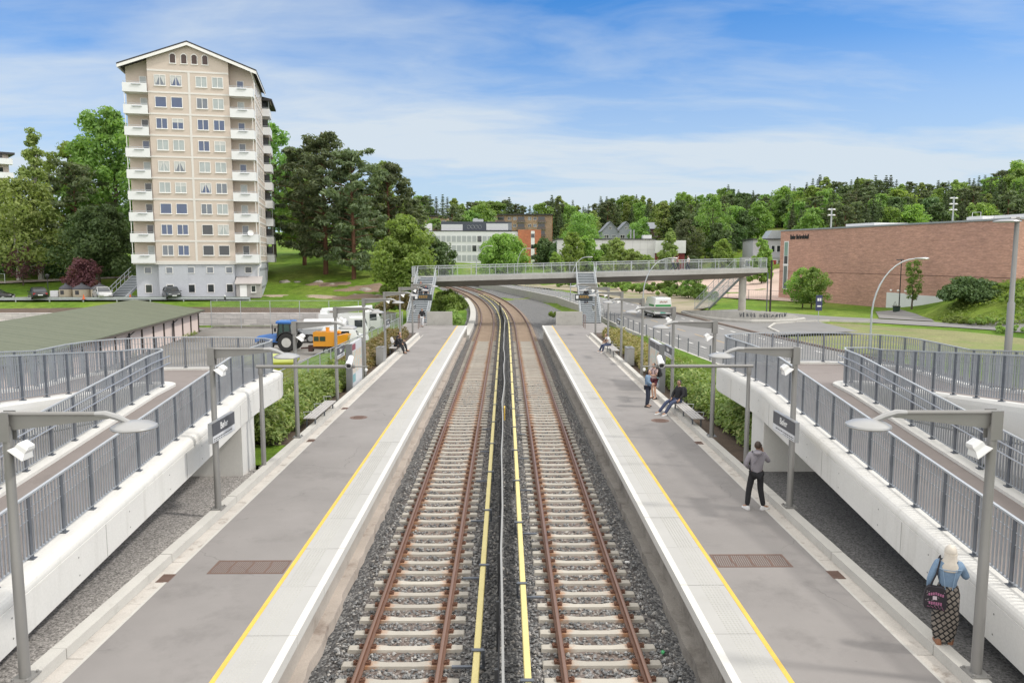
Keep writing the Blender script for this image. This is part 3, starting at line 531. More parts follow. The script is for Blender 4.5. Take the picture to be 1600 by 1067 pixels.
ribbon('car_park', [(-100,93.5),(-60,94),(-32,95.6)], [(-100,103),(-62,102),(-33.5,104)], lambda x,y: 1.32+0*x, ROAD_A)
FOOT = mat('footpath_gravel', (.34,.29,.25), .95, var=.12, scale=.3, fine=.1, fscale=15)
ribbon('footpath', [(-100,102),(-78,106),(-66,113),(-58,118),(-50,119)], [(-100,105),(-76,109.5),(-64.5,116),(-57,120.5),(-50,121)], lambda x,y: H(x,y)+.2, FOOT)
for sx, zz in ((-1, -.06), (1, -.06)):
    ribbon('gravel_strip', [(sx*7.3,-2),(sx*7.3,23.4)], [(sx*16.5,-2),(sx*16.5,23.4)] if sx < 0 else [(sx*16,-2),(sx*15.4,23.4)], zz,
           mat('shaded_gravel', (.115,.113,.112), .95, var=.3, scale=30, fine=.85, fscale=24, bmp=.9) if sx > 0 else mat('sunlit_gravel', (.27,.255,.24), .95, var=.3, scale=30, fine=.85, fscale=24, bmp=.9))  # ramp shade on the right gravel, sunlight on the left, put into colour
ribbon('planter_soil', [(-7.3,26.4),(-7.3,66)], [(-11.9,26.4),(-10.4,66)], lambda x,y: -.06-.03*(np.abs(x)-7.3), SOIL)
ribbon('planter_soil', [(7.25,24.3),(7.25,66)], [(13.6,24.3),(11.3,66)], lambda x,y: -.06-.03*(np.abs(x)-7.3), SOIL)
MULCH = mat('bark_mulch', (.21,.15,.105), .95, var=.25, scale=.5, fine=.35, fscale=9, bmp=.4)
def patch(name, cx, cy, rx, ry, m_, seed):
    rg_ = np.random.default_rng(seed); n, k = 44, 9; a = np.arange(n)*2*PI/n; ph = rg_.uniform(0,6.28,6)
    e = 1+.22*np.sin(3*a+ph[0])+.16*np.sin(5*a+ph[1])+.1*np.sin(9*a+ph[2])+.07*np.sin(14*a+ph[3]); V = []
    for j in range(k+1):
        r = j/k; x = cx+rx*r*e*np.cos(a); y = cy+ry*r*e*np.sin(a); V.append(np.stack([x, y, HG(x,y)+.11*(1-r**6)-.03*r**6], 1))
    V = np.concatenate(V); F = [(j*n+i, j*n+(i+1)%n, (j+1)*n+(i+1)%n, (j+1)*n+i) for j in range(k) for i in range(n)]
    return struct(meshobj(name, V.tolist(), [f[::-1] for f in F], m_, smooth=2))
MULCH2 = mat('dry_soil', (.33,.265,.2), .95, var=.22, scale=.6, fine=.3, fscale=9, bmp=.4)
patch('mulch_bed', -19.0, 101.3, 4.6, 3.0, MULCH, 1); patch('mulch_bed', -15.2, 99.5, 2.6, 3.2, MULCH2, 2); patch('mulch_bed', -23.5, 101, 2.6, 1.6, MULCH2, 3); patch('mulch_bed', -25.3, 110.5, 3.4, 1.2, MULCH, 4); patch('bare_soil', -30.5, 102, 1.6, 1.3, MULCH2, 5); patch('bare_soil', -19.5, 108, 3.5, 2.2, MULCH, 6)
ribbon('soil_bank', [(-62,88.25),(-40,88.25),(-12.8,88.25)], [(-62,90.2),(-40,91.0),(-12.8,90.6)], lambda x,y: H(x,y)+.07, SOIL)
# road markings: each row of dashes is one painted marking of the road
WD = MB(); 
for y in np.arange(30, 130, 3.0):
    for off in (.2, .86):
        x0 = np.interp(y, [p[1] for p in RL], [p[0] for p in RL]); x1 = np.interp(y, [p[1] for p in RR_], [p[0] for p in RR_]); x = x0+(x1-x0)*off
        xb = np.interp(y+1.2, [p[1] for p in RL], [p[0] for p in RL])*(1-off)+np.interp(y+1.2, [p[1] for p in RR_], [p[0] for p in RR_])*off
        WD.add([(x-.09,y,-.292),(x+.09,y,-.292),(xb+.09,y+1.2,-.292),(xb-.09,y+1.2,-.292)], [(0,1,2,3)])
struct(WD.build('road_marking', WPAINT))
YD = MB()
for y in np.arange(30, 100, 5.0):
    x = np.interp(y, [p[1] for p in RL], [p[0] for p in RL])*.55+np.interp(y, [p[1] for p in RR_], [p[0] for p in RR_])*.45
    YD.add([(x-.06,y,-.292),(x+.06,y,-.292),(x-.2+.06,y+2.5,-.292),(x-.2-.06,y+2.5,-.292)], [(0,1,2,3)])
struct(YD.build('road_marking', mat('worn_yellow_paint', (.42,.29,.14), .85, var=.2, scale=3)))
kb = MB()
for (xa,ya),(xb,yb) in zip(RR_[:5], RR_[1:6]): kb.bar((xa+.12,ya,-.26), (xb+.12,yb,-.26), .2, .22)
struct(kb.build('kerb', mat('brown_kerb', (.2,.155,.13), .9, var=.2, scale=2)))
DRY = mat('dry_grass', (.185,.185,.075), .95, var=.3, scale=.25, fine=.3, fscale=6, stain=((.13,.19,.035), .16, .48, .8))
ribbon('dry_verge', [(25.4,56),(24.8,62),(24.75,68.5),(25.4,73),(27.5,77.4),(30.5,79.6),(34.5,81.0)], [(45,52),(46.5,58),(45.4,64),(43.2,70.5),(40.2,75),(37.4,79),(36.6,81)], lambda x,y: H(x,y)+.075, DRY)
kb = MB(); isl = [(24.6,68.5),(25.2,73),(27.4,77.6),(30.5,79.8),(34.5,81.2),(38,79.5)]
for (xa,ya),(xb,yb) in zip(isl[:-1], isl[1:]): kb.bar((xa,ya,-.27), (xb,yb,-.27), .18, .2)
struct(kb.build('kerb', KERB))

# ---------------------------------------------------------------- track
def tp(off, s):
    if s <= TS: return (TC+off, s, 0.)
    a = (s-TS)/TR; r = TR+off
    return (TC-TR+r*math.cos(a), TS+r*math.sin(a), a)
def sweep(mb, off, s0, s1, prof, caps=True, wob=None):
    """prof: [(dx,z)] swept along the track"""
    ss = [s0]
    while ss[-1] < s1: ss.append(min(s1, ss[-1] + (8 if ss[-1] < TS-8 and not wob else 3)))
    rings = []
    for s in ss:
        x, y, a = tp(off, s); w = wob(s) if wob else 0
        rings.append([(x+(dx+w)*math.cos(a), y+(dx+w)*math.sin(a), z) for dx, z in prof])
    return mb.loft(rings, True, caps)
m, nt, b, n, l = nodes('ballast')
ge = N(nt, 'ShaderNodeNewGeometry').outputs['Position']
vo = N(nt, 'ShaderNodeTexVoronoi'); vo.inputs['Scale'].default_value = 17; l.new(ge, vo.inputs['Vector'])
bwv = N(nt, 'ShaderNodeRGBToBW'); l.new(vo.outputs['Color'], bwv.inputs[0])
rb = ramp(nt, [(.15, (.06,.061,.063)), (.55, (.14,.14,.14)), (.9, (.29,.285,.275))]); l.new(bwv.outputs[0], rb.inputs[0])
at = N(nt, 'ShaderNodeAttribute', attribute_name='rust'); nr = noise(nt, .6, 5, .65, vec=ge)
rf = math_(nt, 'MULTIPLY', at.outputs['Fac'], math_(nt, 'MULTIPLY', nr.outputs[0], 1.35))
col = mixc(nt, rf, rb.outputs[0], (.225,.135,.09)); l.new(col, b.inputs['Base Color']); b.inputs['Roughness'].default_value = .9
bump(nt, b, math_(nt, 'SUBTRACT', 1., vo.outputs['Distance']), 1., .05); BALLAST = m
prof = [-5.6,-4.2,-3.5,-3.1,-2.9,-2.6,-2.3,-1.95,-1.6,-1.3,-1.0,-.8,-.4,0,.4,.8,1.0,1.3,1.6,1.95,2.3,2.6,2.9,3.1,3.5,4.2,5.6,7.2,8.9]
V = []; rust = []; ss = list(np.arange(-4, 210, 1.5)); rng = np.random.default_rng(3)
for s in ss:
    for p in prof:
        x, y, a = tp(p, s); near = abs(abs(p)-1.95)
        z = -1.288-.0*(near > 1.2)-(.10 if abs(p) > 3.3 else 0)-(.22 if p < -5 else 0)+(.12 if p > 5 else 0)+rng.normal(0,.008)
        V.append((x, y, z)); rust.append(max(0, 1-max(0, near-.75)*1.6)*min(1, .42+max(0, s-12)/60))
k = len(prof); F_ = [(i*k+j, i*k+j+1, (i+1)*k+j+1, (i+1)*k+j) for i in range(len(ss)-1) for j in range(k-1)]
bo = meshobj('track_bed', V, F_, BALLAST, smooth=2); struct(bo)
ra = bo.data.attributes.new('rust', 'FLOAT', 'POINT'); ra.data.foreach_set('value', rust)
# loose stones lying on the bed in the near stretch
m, nt, b, n, l = nodes('ballast_stone')
g = N(nt, 'ShaderNodeNewGeometry'); rp = ramp(nt, [(0, (.10,.104,.108)), (.5, (.215,.218,.22)), (.85, (.35,.345,.335)), (1, (.40,.375,.34))]); l.new(g.outputs['Random Per Island'], rp.inputs[0])
l.new(rp.outputs[0], b.inputs['Base Color']); b.inputs['Roughness'].default_value = .9; b.inputs['Specular IOR Level'].default_value = .2; STONE = m
rng = np.random.default_rng(11); n_st = 30000
ys = 10+38*rng.random(n_st)**1.9; xs = rng.uniform(-3.42, 3.36, n_st)
ok = np.ones(n_st, bool)
for rx in (-2.75,-1.25,1.1,2.6): ok &= np.abs(xs-rx) > .1
sp_ = .617; slx = np.abs(np.abs(xs+.07)-1.93) < 1.16; ok &= ~(slx & (np.abs(((ys-9.05+sp_/2) % sp_)-sp_/2) < .15))
xs, ys = xs[ok], ys[ok]; n_st = len(xs)
oct_ = np.array([(1,0,0),(0,1,0),(-1,0,0),(0,-1,0),(0,0,1),(0,0,-1)], float); of = [(0,1,4),(1,2,4),(2,3,4),(3,0,4),(1,0,5),(2,1,5),(3,2,5),(0,3,5)]
P = oct_[None]*rng.uniform(.5,1.3,(n_st,6,1))*rng.uniform(.024,.056,(n_st,1,1))
q = rng.uniform(0,2*PI,n_st); cq, sq = np.cos(q)[:,None], np.sin(q)[:,None]
P = np.stack([P[...,0]*cq-P[...,1]*sq, P[...,0]*sq+P[...,1]*cq, P[...,2]*.8], -1)
q = rng.uniform(-.9,.9,n_st); cq, sq = np.cos(q)[:,None], np.sin(q)[:,None]
P = np.stack([P[...,0], P[...,1]*cq-P[...,2]*sq, P[...,1]*sq+P[...,2]*cq], -1)
nearc = np.abs(np.abs(xs+.07)-1.93)
P += np.stack([xs, ys, -1.268-.0*(nearc > 1.2)+rng.uniform(-.012,.016,n_st)], -1)[:,None,:]
fi = (np.array(of)[None]+6*np.arange(n_st)[:,None,None]).reshape(-1,3)
me = bpy.data.meshes.new('ballast_stones'); me.from_pydata(P.reshape(-1,3), [], fi); me.update()
tag(stuff(link('ballast_stones', me, STONE)), 'loose grey ballast stones lying between the rusty rails', 'ballast')

m, nt, b, n, l = nodes('rail_rust')
g = N(nt, 'ShaderNodeNewGeometry'); sx = N(nt, 'ShaderNodeSeparateXYZ'); l.new(g.outputs['Normal'], sx.inputs[0])
nz = noise(nt, 4, 4, .7, vec=g.outputs['Position']); up = ramp(nt, [(.9, (0,0,0)), (.97, (1,1,1))]); l.new(sx.outputs[2], up.inputs[0])
side = mixc(nt, nz.outputs[0], (.085,.037,.02), (.18,.076,.038)); l.new(mixc(nt, math_(nt, 'MULTIPLY', up.outputs[0], .8), side, (.26,.165,.125)), b.inputs['Base Color'])
l.new(math_(nt, 'SUBTRACT', .8, math_(nt, 'MULTIPLY', up.outputs[0], .42)), b.inputs['Roughness']); l.new(math_(nt, 'MULTIPLY', up.outputs[0], .6), b.inputs['Metallic']); RAILM = m
m, nt, b, n, l = nodes('sleeper_concrete')
tcx = N(nt, 'ShaderNodeTexCoord').outputs['Object']; sx = N(nt, 'ShaderNodeSeparateXYZ'); l.new(tcx, sx.inputs[0])
wp = N(nt, 'ShaderNodeNewGeometry').outputs['Position']; nz = noise(nt, 5, 5, .7, vec=wp)
d = math_(nt, 'ABSOLUTE', math_(nt, 'SUBTRACT', math_(nt, 'ABSOLUTE', sx.outputs[0]), .68))
st = math_(nt, 'ADD', math_(nt, 'MULTIPLY', d, -2.7), math_(nt, 'MULTIPLY', nz.outputs[0], 1.5)); rs = ramp(nt, [(.1, (0,0,0)), (.75, (1,1,1))]); l.new(st, rs.inputs[0])
nb = noise(nt, 2, 5, .6, vec=wp); oi = N(nt, 'ShaderNodeObjectInfo'); cc = mixc(nt, oi.outputs['Random'], mixc(nt, nb.outputs[0], (.29,.27,.235), (.41,.385,.34)), mixc(nt, nb.outputs[0], (.37,.345,.3), (.51,.48,.42)))
l.new(mixc(nt, math_(nt, 'MULTIPLY', rs.outputs[0], .85), cc, (.36,.165,.07)), b.inputs['Base Color']); b.inputs['Roughness'].default_value = .85; SLEEP = m

sec = [(-1.14,.12,.095,-.012,),(-1.12,.115,.09,0),(-.92,.12,.1,.0),(-.5,.12,.1,.0),(-.3,.105,.08,-.014),(.3,.105,.08,-.014),(.5,.12,.1,0),(.92,.12,.1,0),(1.12,.115,.09,0),(1.14,.12,.095,-.012)]
sm = MB(); sm.loft([[(x,-wb,-.14),(x,wb,-.14),(x,wt,z),(x,-wt,z)] for x, wb, wt, z in sec], True, True)
clip = MB()
for sg in (-1,1):
    clip.box(-.05+sg*.115,.05+sg*.115,-.055,.055,0,.03); clip.tube([(sg*.075,-.045,.04),(sg*.15,-.045,.055),(sg*.17,0,.045),(sg*.15,.045,.055),(sg*.075,.045,.04)], .011, 5)
    clip.lathe([(.02,.02),(.02,.055),(.01,.06)], (sg*.135,0,0), 6)
clip.box(-.085,.085,-.07,.07,-.004,.012)
SLP0 = None; CLP = None
prf = [(-.07,-1.222),(.07,-1.222),(.065,-1.205),(.012,-1.185),(.012,-1.095),(.036,-1.083),(.036,-1.055),(.03,-1.05),(-.03,-1.05),(-.036,-1.055),(-.036,-1.083),(-.012,-1.095),(-.012,-1.185),(-.065,-1.205)]
for off, lab in ((-1.93, 'rusty railway track on the side of the apartment tower, curving away under the footbridge'),
                 (1.92, 'rusty railway track on the side of the road, curving away under the footbridge')):
    t = thing('railway_track', lab, 'railway track', (TC+off,0,-1.2), 0, 'railway tracks')
    for r_ in (-.752,.752):
        mb = MB(); sweep(mb, off+r_, -3, 200, prf); mb.v = [(x-TC-off,y,z+1.2) for x,y,z in mb.v]; mb.build('rail', RAILM, t, smooth=True)
    rest = MB(); k = 0; s = 9.05 + (.2 if off > 0 else 0)*0
    while s < 165:
        x, y, a = tp(off, s)
        if k < 100:
            if SLP0 is None: o = sm.build('sleeper', SLEEP, t); SLP0 = o
            else: o = link('sleeper', SLP0.data, SLEEP, t)
            o.location = (x-TC-off, y, -.02); o.rotation_euler = (0,0,a)
            if k < 42:
                for r_ in (-.752,.752):
                    if CLP is None: c = clip.build('rail_clip', RUST, o); CLP = c
                    else: c = link('rail_clip', CLP.data, RUST, o)
                    c.location = (r_,0,0)
        else:
            ca, sa = math.cos(a), math.sin(a)
            rest.add([(x-TC-off+vx*ca-vy*sa, y+vx*sa+vy*ca, vz-.02) for vx,vy,vz in sm.v], sm.f)
        s += .617; k += 1
    stuff(rest.build('sleepers', mat('far_sleeper', (.33,.255,.19), .85, var=.2, scale=1), t))
# conductor rails under yellow covers
for off, lab in ((-.47, 'yellow covered conductor rail beside the track on the tower side'), (.46, 'yellow covered conductor rail beside the track on the road side')):
    t = thing('conductor_rail', lab, 'power rail', (TC+off,0,-1.2), 0, 'conductor rails'); sg = -1 if off < 0 else 1
    mb = MB(); sweep(mb, off, -3, 150, [(-.065,-.93),(.065,-.93),(.065,-.855),(.05,-.84),(-.05,-.84),(-.065,-.855)]); mb.v = [(x-TC-off,y,z+1.2) for x,y,z in mb.v]; mb.build('cover', YELCOV, t)
    mb = MB(); sweep(mb, off, -3, 150, [(-.04,-1.03),(.04,-1.03),(.04,-.935),(-.04,-.935)]); mb.v = [(x-TC-off,y,z+1.2) for x,y,z in mb.v]; mb.build('power_rail', DARK, t)
    s = 13.75 if off < 0 else 12.7; first = None; k = 0
    while s < 148:
        if first is None:
            br = MB(); br.bar((sg*-.12,0,.02),(sg*-.12,0,.37),.05,.04).bar((sg*-.12,0,.04),(sg*.48,0,.04),.07,.035).bar((sg*-.13,0,.375),(sg*.1,0,.375),.09,.025).bar((sg*.08,0,.27),(sg*.08,0,.38),.02,.07)
            first = br.build('bracket', GALV_D, t)
            o = first
        else: o = link('bracket', first.data, GALV_D, t)
        x, y, a = tp(off, s); o.location = (x-TC-off,y,0); o.rotation_euler = (0,0,a); s += 4.02; k += 1
# screen between the tracks
t = thing('track_divider', 'thin wavy grey screen on dark posts running between the two tracks', 'fence', (TC,0,-1.2))
wob = lambda s: .03*math.sin(s*1.9)+.035*math.sin(s*.63+1)+.02*math.sin(s*3.7)
mb = MB(); sweep(mb, -.03, 8, 106, [(-.008,-.78),(.008,-.78),(.022,-.12),(-.022,-.12)], True, wob); mb.v = [(x-TC,y,z+1.2) for x,y,z in mb.v]; mb.build('screen', mat('screen_plastic', (.27,.27,.26), .55, var=.12, scale=2), t)
mb = MB(); sweep(mb, -.06, 8, 106, [(-.015,-1.25),(.015,-1.25),(.015,-.74),(-.015,-.74)]); mb.v = [(x-TC,y,z+1.2) for x,y,z in mb.v]; mb.build('lower_board', BLACK, t)
f0 = None
for s in np.arange(9.5, 107, 2.5):
    if f0 is None: f0 = MB().box(-.03,.03,-.03,.03,-.05,.98).build('post', DARK, t); o = f0
    else: o = link('post', f0.data, DARK, t)
    x, y, a = tp(-.085, s); o.location = (x-TC,y,0)
o = MB().box(-.08,.08,-.08,.08,-.05,1.35).build('end_post', BLACK, t); o.location = (tp(0,107)[0]-TC, 107, 0)
sb = MB().box(-.03,.03,-.22,.22,.62,1.18).build('marker_board', YELLOW, t); sb.location = (.03,33.2,0)
# litter on the ballast
for i, (x,y,c,nm) in enumerate(((3.18,12.6,(.05,.4,.12),'crushed green paper cup lying on the ballast nearest the platform edge'),(3.1,14.4,(.08,.42,.16),'flattened green wrapper lying on the ballast a little farther up the track'),(3.12,18.9,(.75,.75,.73),'scrap of white paper lying on the ballast beside the right platform'))):
    mb = MB(); mb.lathe([(.035,0),(.05,.02),(.055,.05),(.03,.062)], (0,0,0), 7, 1.5, .7)
    o = tag(mb.build('litter', mat('litter_paper', c, .6, var=.2, scale=20)), nm, 'litter', 'litter on the ballast')
    o.location = (x,y,-1.27); o.rotation_euler = (.3,.2,i*1.3)
# cable trough curving on behind the left platform
mb = MB(); 
rings = []
for s in np.arange(72.9, 140, 2.): 
    x, y, a = tp(-3.75, s); rings.append([(x+dx*math.cos(a), y+dx*math.sin(a), z) for dx, z in ((-.36,-1.5),(.36,-1.5),(.36,-.93),(-.36,-.93))])
mb.loft(rings, True, True); tag(mb.build('cable_trough', KERB), 'pale concrete cable trough curving beside the track beyond the left platform', 'cable trough')
# ---------------------------------------------------------------- platforms
PC = -.06
def platform(s, lab):
    t = thing('railway_platform', lab, 'platform', (PC,0,0), 0, 'station platforms')
    def bx(name, a, b_, y0, y1, z0, z1, m_): return MB().box(min(s*a,s*b_), max(s*a,s*b_), y0, y1, z0, z1).build(name, m_, t)
    Y1 = 72.7
    poly = [(4.52,-4),(6.84,-4),(6.84,62),(7.3,65.6),(9.75,66.4),(9.75,76),(7.55,76),(7.55,73),(4.52,73)]
    if s < 0: poly = [(-x,y) for x,y in poly][::-1]
    MB().prism(poly, -.3, 0).build('walkway', ASPH, t)
    bx('warning_line', 4.44, 4.523, -4, Y1, -.2, .003, YELLOW)
    mb = MB(); cp = MB(); y = -3.3+.03; rr = random.Random(int(5+s))
    while y < Y1-1.9:
        z = rr.uniform(-.003,.003)
        a, b_ = sorted((s*3.70, s*4.437)); mb.box(a,b_,y,y+1.985,-.17,z); a, b_ = sorted((s*3.56, s*3.697)); cp.box(a,b_,y,y+1.985,-.19,.008+z); y += 2.0
    mb.build('edge_paving', PAVE, t); cp.build('coping', COPING, t)
    bx('side_wall', 3.88, 4.3, -4, Y1, -1.5, -.175, CONC_D if s > 0 else mat('sunlit_side_wall', (.42,.385,.345), .9, var=.14, scale=1.2, fine=.1, fscale=30, stain=((.24,.2,.16), 1.1, .55, .6)))  # sunlit left face paler, shaded right face darker: light put into the colours
    fm = MB(); pts = []; rr = random.Random(4); y = -4
    while y < Y1: pts.append((s*(3.64+rr.uniform(-.035,.035)), y)); y += rr.uniform(.15,.5) if y < 40 else 3
    pts.append((s*3.64, Y1)); poly = pts+[(s*3.9,Y1),(s*3.9,-4)]
    if s > 0: poly = poly[::-1]
    fm.prism(poly, -1.45, -1.13); fm.build('footing', CONC_D if s > 0 else mat('sunlit_footing', (.44,.385,.335), .9, var=.15, scale=1.2, fine=.12, fscale=30, stain=((.2,.15,.12), 1.1, .52, .7)), t)  # footing likewise: sunlit and shaded tone painted by side
    st = MB()     # raised studs and ribs of the tactile paving
    for i in range(6):
        x = s*(3.98+.065*i); y = 9.6
        while y < 31:
            r = .019; st.add([(x-r,y-r,0),(x+r,y-r,0),(x+r,y+r,0),(x-r,y+r,0),(x-r*.55,y-r*.55,.008),(x+r*.55,y-r*.55,.008),(x+r*.55,y+r*.55,.008),(x-r*.55,y+r*.55,.008)], [(4,5,6,7),(0,1,5,4),(1,2,6,5),(2,3,7,6),(3,0,4,7)]); y += .075
        a, b_ = sorted((x-.011, x+.011)); st.box(a, b_, 31, Y1-.5, 0, .007)
    st.build('tactile_paving', mat('tactile_stud', (.40,.395,.37), .8, var=.08), t)
    g = MB(); kb = MB(); y = -4; rr = random.Random(9)
    while y < 64:
        L = 3.98; a, b_ = sorted((s*6.845, s*7.12)); g.box(a, b_, y, min(64,y+1.985), -.25, -.006); a, b_ = sorted((s*6.845, s*7.12)); g.box(a, b_, y+1.99, min(64.5,y+L), -.25, -.004)
        a, b_ = sorted((s*7.123, s*7.37)); kb.box(a, b_, y, y+L, -.3, .18+rr.uniform(-.004,.004)); y += 4
    g.build('gutter', GUTTER, t); kb.build('kerb', KERB, t)
    a, b_ = sorted((s*6.79, s*6.848)); MB().box(a, b_, -4, 64, -.2, .002).build('gutter_edge', KERB, t)
    return t
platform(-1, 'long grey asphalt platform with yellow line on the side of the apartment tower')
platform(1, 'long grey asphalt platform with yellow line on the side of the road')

def floor_grate(x0, x1, y0, y1, lab):
    mb = MB(); w = .045; z = .006
    for a in ((x0,x1,y0,y0+w),(x0,x1,y1-w,y1),(x0,x0+w,y0+w,y1-w),(x1-w,x1,y0+w,y1-w)): mb.box(*a, -.02, z)
    n = int((x1-x0)/.045)
    for k in range(1, n): x = x0+(x1-x0)*k/n; mb.bar((x-.03,y0+w,.001),(x+.03,y1-w,.001),.018,.012)
    for k in (1,2,3): x = x0+(x1-x0)*k/4; mb.box(x-.02,x+.02,y0+w,y1-w,-.02,z)
    t = thing('floor_grate', lab, 'grate', (0,0,.002), 0, 'iron floor grates')
    mb.build('grid', GRATE, t); MB().box(x0+.01,x1-.01,y0+.01,y1-.01,-.02,-.003).build('pit', mat('grate_pit', (.1,.085,.078), .9), t)
floor_grate(-6.2,-4.62,15.35,16.05, 'rusty iron floor grate set in the left platform asphalt by its yellow line')
floor_grate(4.5,6.1,15.6,16.3, 'rusty iron floor grate set in the right platform asphalt by its yellow line')
for x, y, lab in ((-6.95,15.15,'small rusty drain grate in the left gutter, nearest the camera'),(-6.95,26.97,'small rusty drain grate in the left gutter beside the first asphalt corner'),(-6.95,32.8,'small rusty drain grate in the left gutter beside the slatted bench'),(6.83,15.2,'small rusty drain grate in the right gutter near the woman in the headscarf'),(6.83,26.5,'small rusty drain grate in the right gutter behind the man in the hoodie')):
    mb = MB(); mb.box(-.13,.13,-.2,.2,-.03,.003)
    for k in range(6): mb.box(-.11,.11,-.17+k*.06,-.14+k*.06,.003,.012)
    o = tag(mb.build('drain_grate', GRATE), lab, 'drain', 'gutter drains'); o.location = (x,y,.0)
for x, y, lab in ((-6.0,30.9,'round rusty manhole cover on the left platform'),(6.2,30.2,'round brownish manhole cover on the right platform in front of the seated man')):
    mb = MB(); mb.lathe([(.36,-.03),(.36,.004),(.3,.004),(.3,.009),(.28,.009),(.28,.003)], n=28)
    for k in range(7): mb.box(-.2,.2,-.19+k*.06,-.165+k*.06,.003,.008)
    o = tag(mb.build('manhole_cover', GRATE), lab, 'manhole cover', 'manhole covers'); o.location = (x,y,.0)

# ---------------------------------------------------------------- railings and ramps
def resample(P, step):
    P = [Vector(p) for p in P]; out = [(P[0].copy(), (P[1]-P[0]).normalized())]; acc = 0
    nxt = step
    for a, b_ in zip(P[:-1], P[1:]):
        L = (b_-a).length; d = (b_-a).normalized()
        while nxt <= acc+L+1e-6: out.append((a+d*(nxt-acc), d)); nxt += step
        acc += L
    return out
def railing(name, lab, P, group, cat='railing', h=1.12, post=1.0, hand=None, barw=.02, gap=.1, m1=None, m2=None, mids=(.22,.42)):
    t = thing(name, lab, cat, P[0], 0, group); o0 = Vector(P[0]); Q = [Vector(p)-o0 for p in P]
    m1 = m1 or BARS; m2 = m2 or GALV_D; Zu = Vector((0,0,1))
    up = lambda z: [p+Zu*z for p in Q]
    mb = MB()
    for a, b_ in zip(up(h)[:-1], up(h)[1:]): mb.bar(a, b_, .055, .035)
    mb.build('top_rail', GALV, t)
    mb = MB()
    for a, b_ in zip(up(.07)[:-1], up(.07)[1:]): mb.bar(a, b_, .045, .015)
    mb.build('bottom_rail', m1, t)
    mb = MB()
    for p, d in resample(Q, gap):
        mb.bar(p+Zu*.075, p+Zu*(h-.015), barw, .034)
    for dz in mids:
        for a, b_ in zip(up(h-dz)[:-1], up(h-dz)[1:]): mb.bar(a, b_, .012, .012)
    mb.build('bar_infill', m1, t)
    f0 = None
    for p, d in resample(Q, post):
        if f0 is None:
            mb = MB().box(-.011,.011,-.04,.04,.0,h-.02).box(-.016,.016,-.035,.035,.46,.66).box(-.06,.06,-.06,.06,-.02,.012)
            f0 = mb.build('post', m2, t); o = f0
        else: o = link('post', f0.data, m2, t)
        o.location = p; o.rotation_euler = (0,0,math.atan2(d.y,d.x)-PI/2)
    if hand:
        side, i0, i1 = hand
        for hz in (.90,.68):
            pts = []
            for i in range(i0, i1):
                d = (Q[min(i+1,len(Q)-1)]-Q[max(i-1,0)]).normalized(); pts.append(Q[i]+Zu*hz+Vector((-d.y,d.x,0))*side*.1)
            e = (pts[-1]-pts[-2]).normalized(); pts.append(pts[-1]+e*.25)
            mb = MB(); mb.tube(pts, .021, 6)
            for p, d in resample(Q[i0:i1], 2.0): mb.bar(p+Zu*(hz-.06), p+Zu*hz+Vector((-d.y,d.x,0))*side*.1, .015)
            mb.build('handrail', STEEL, t)
    return t
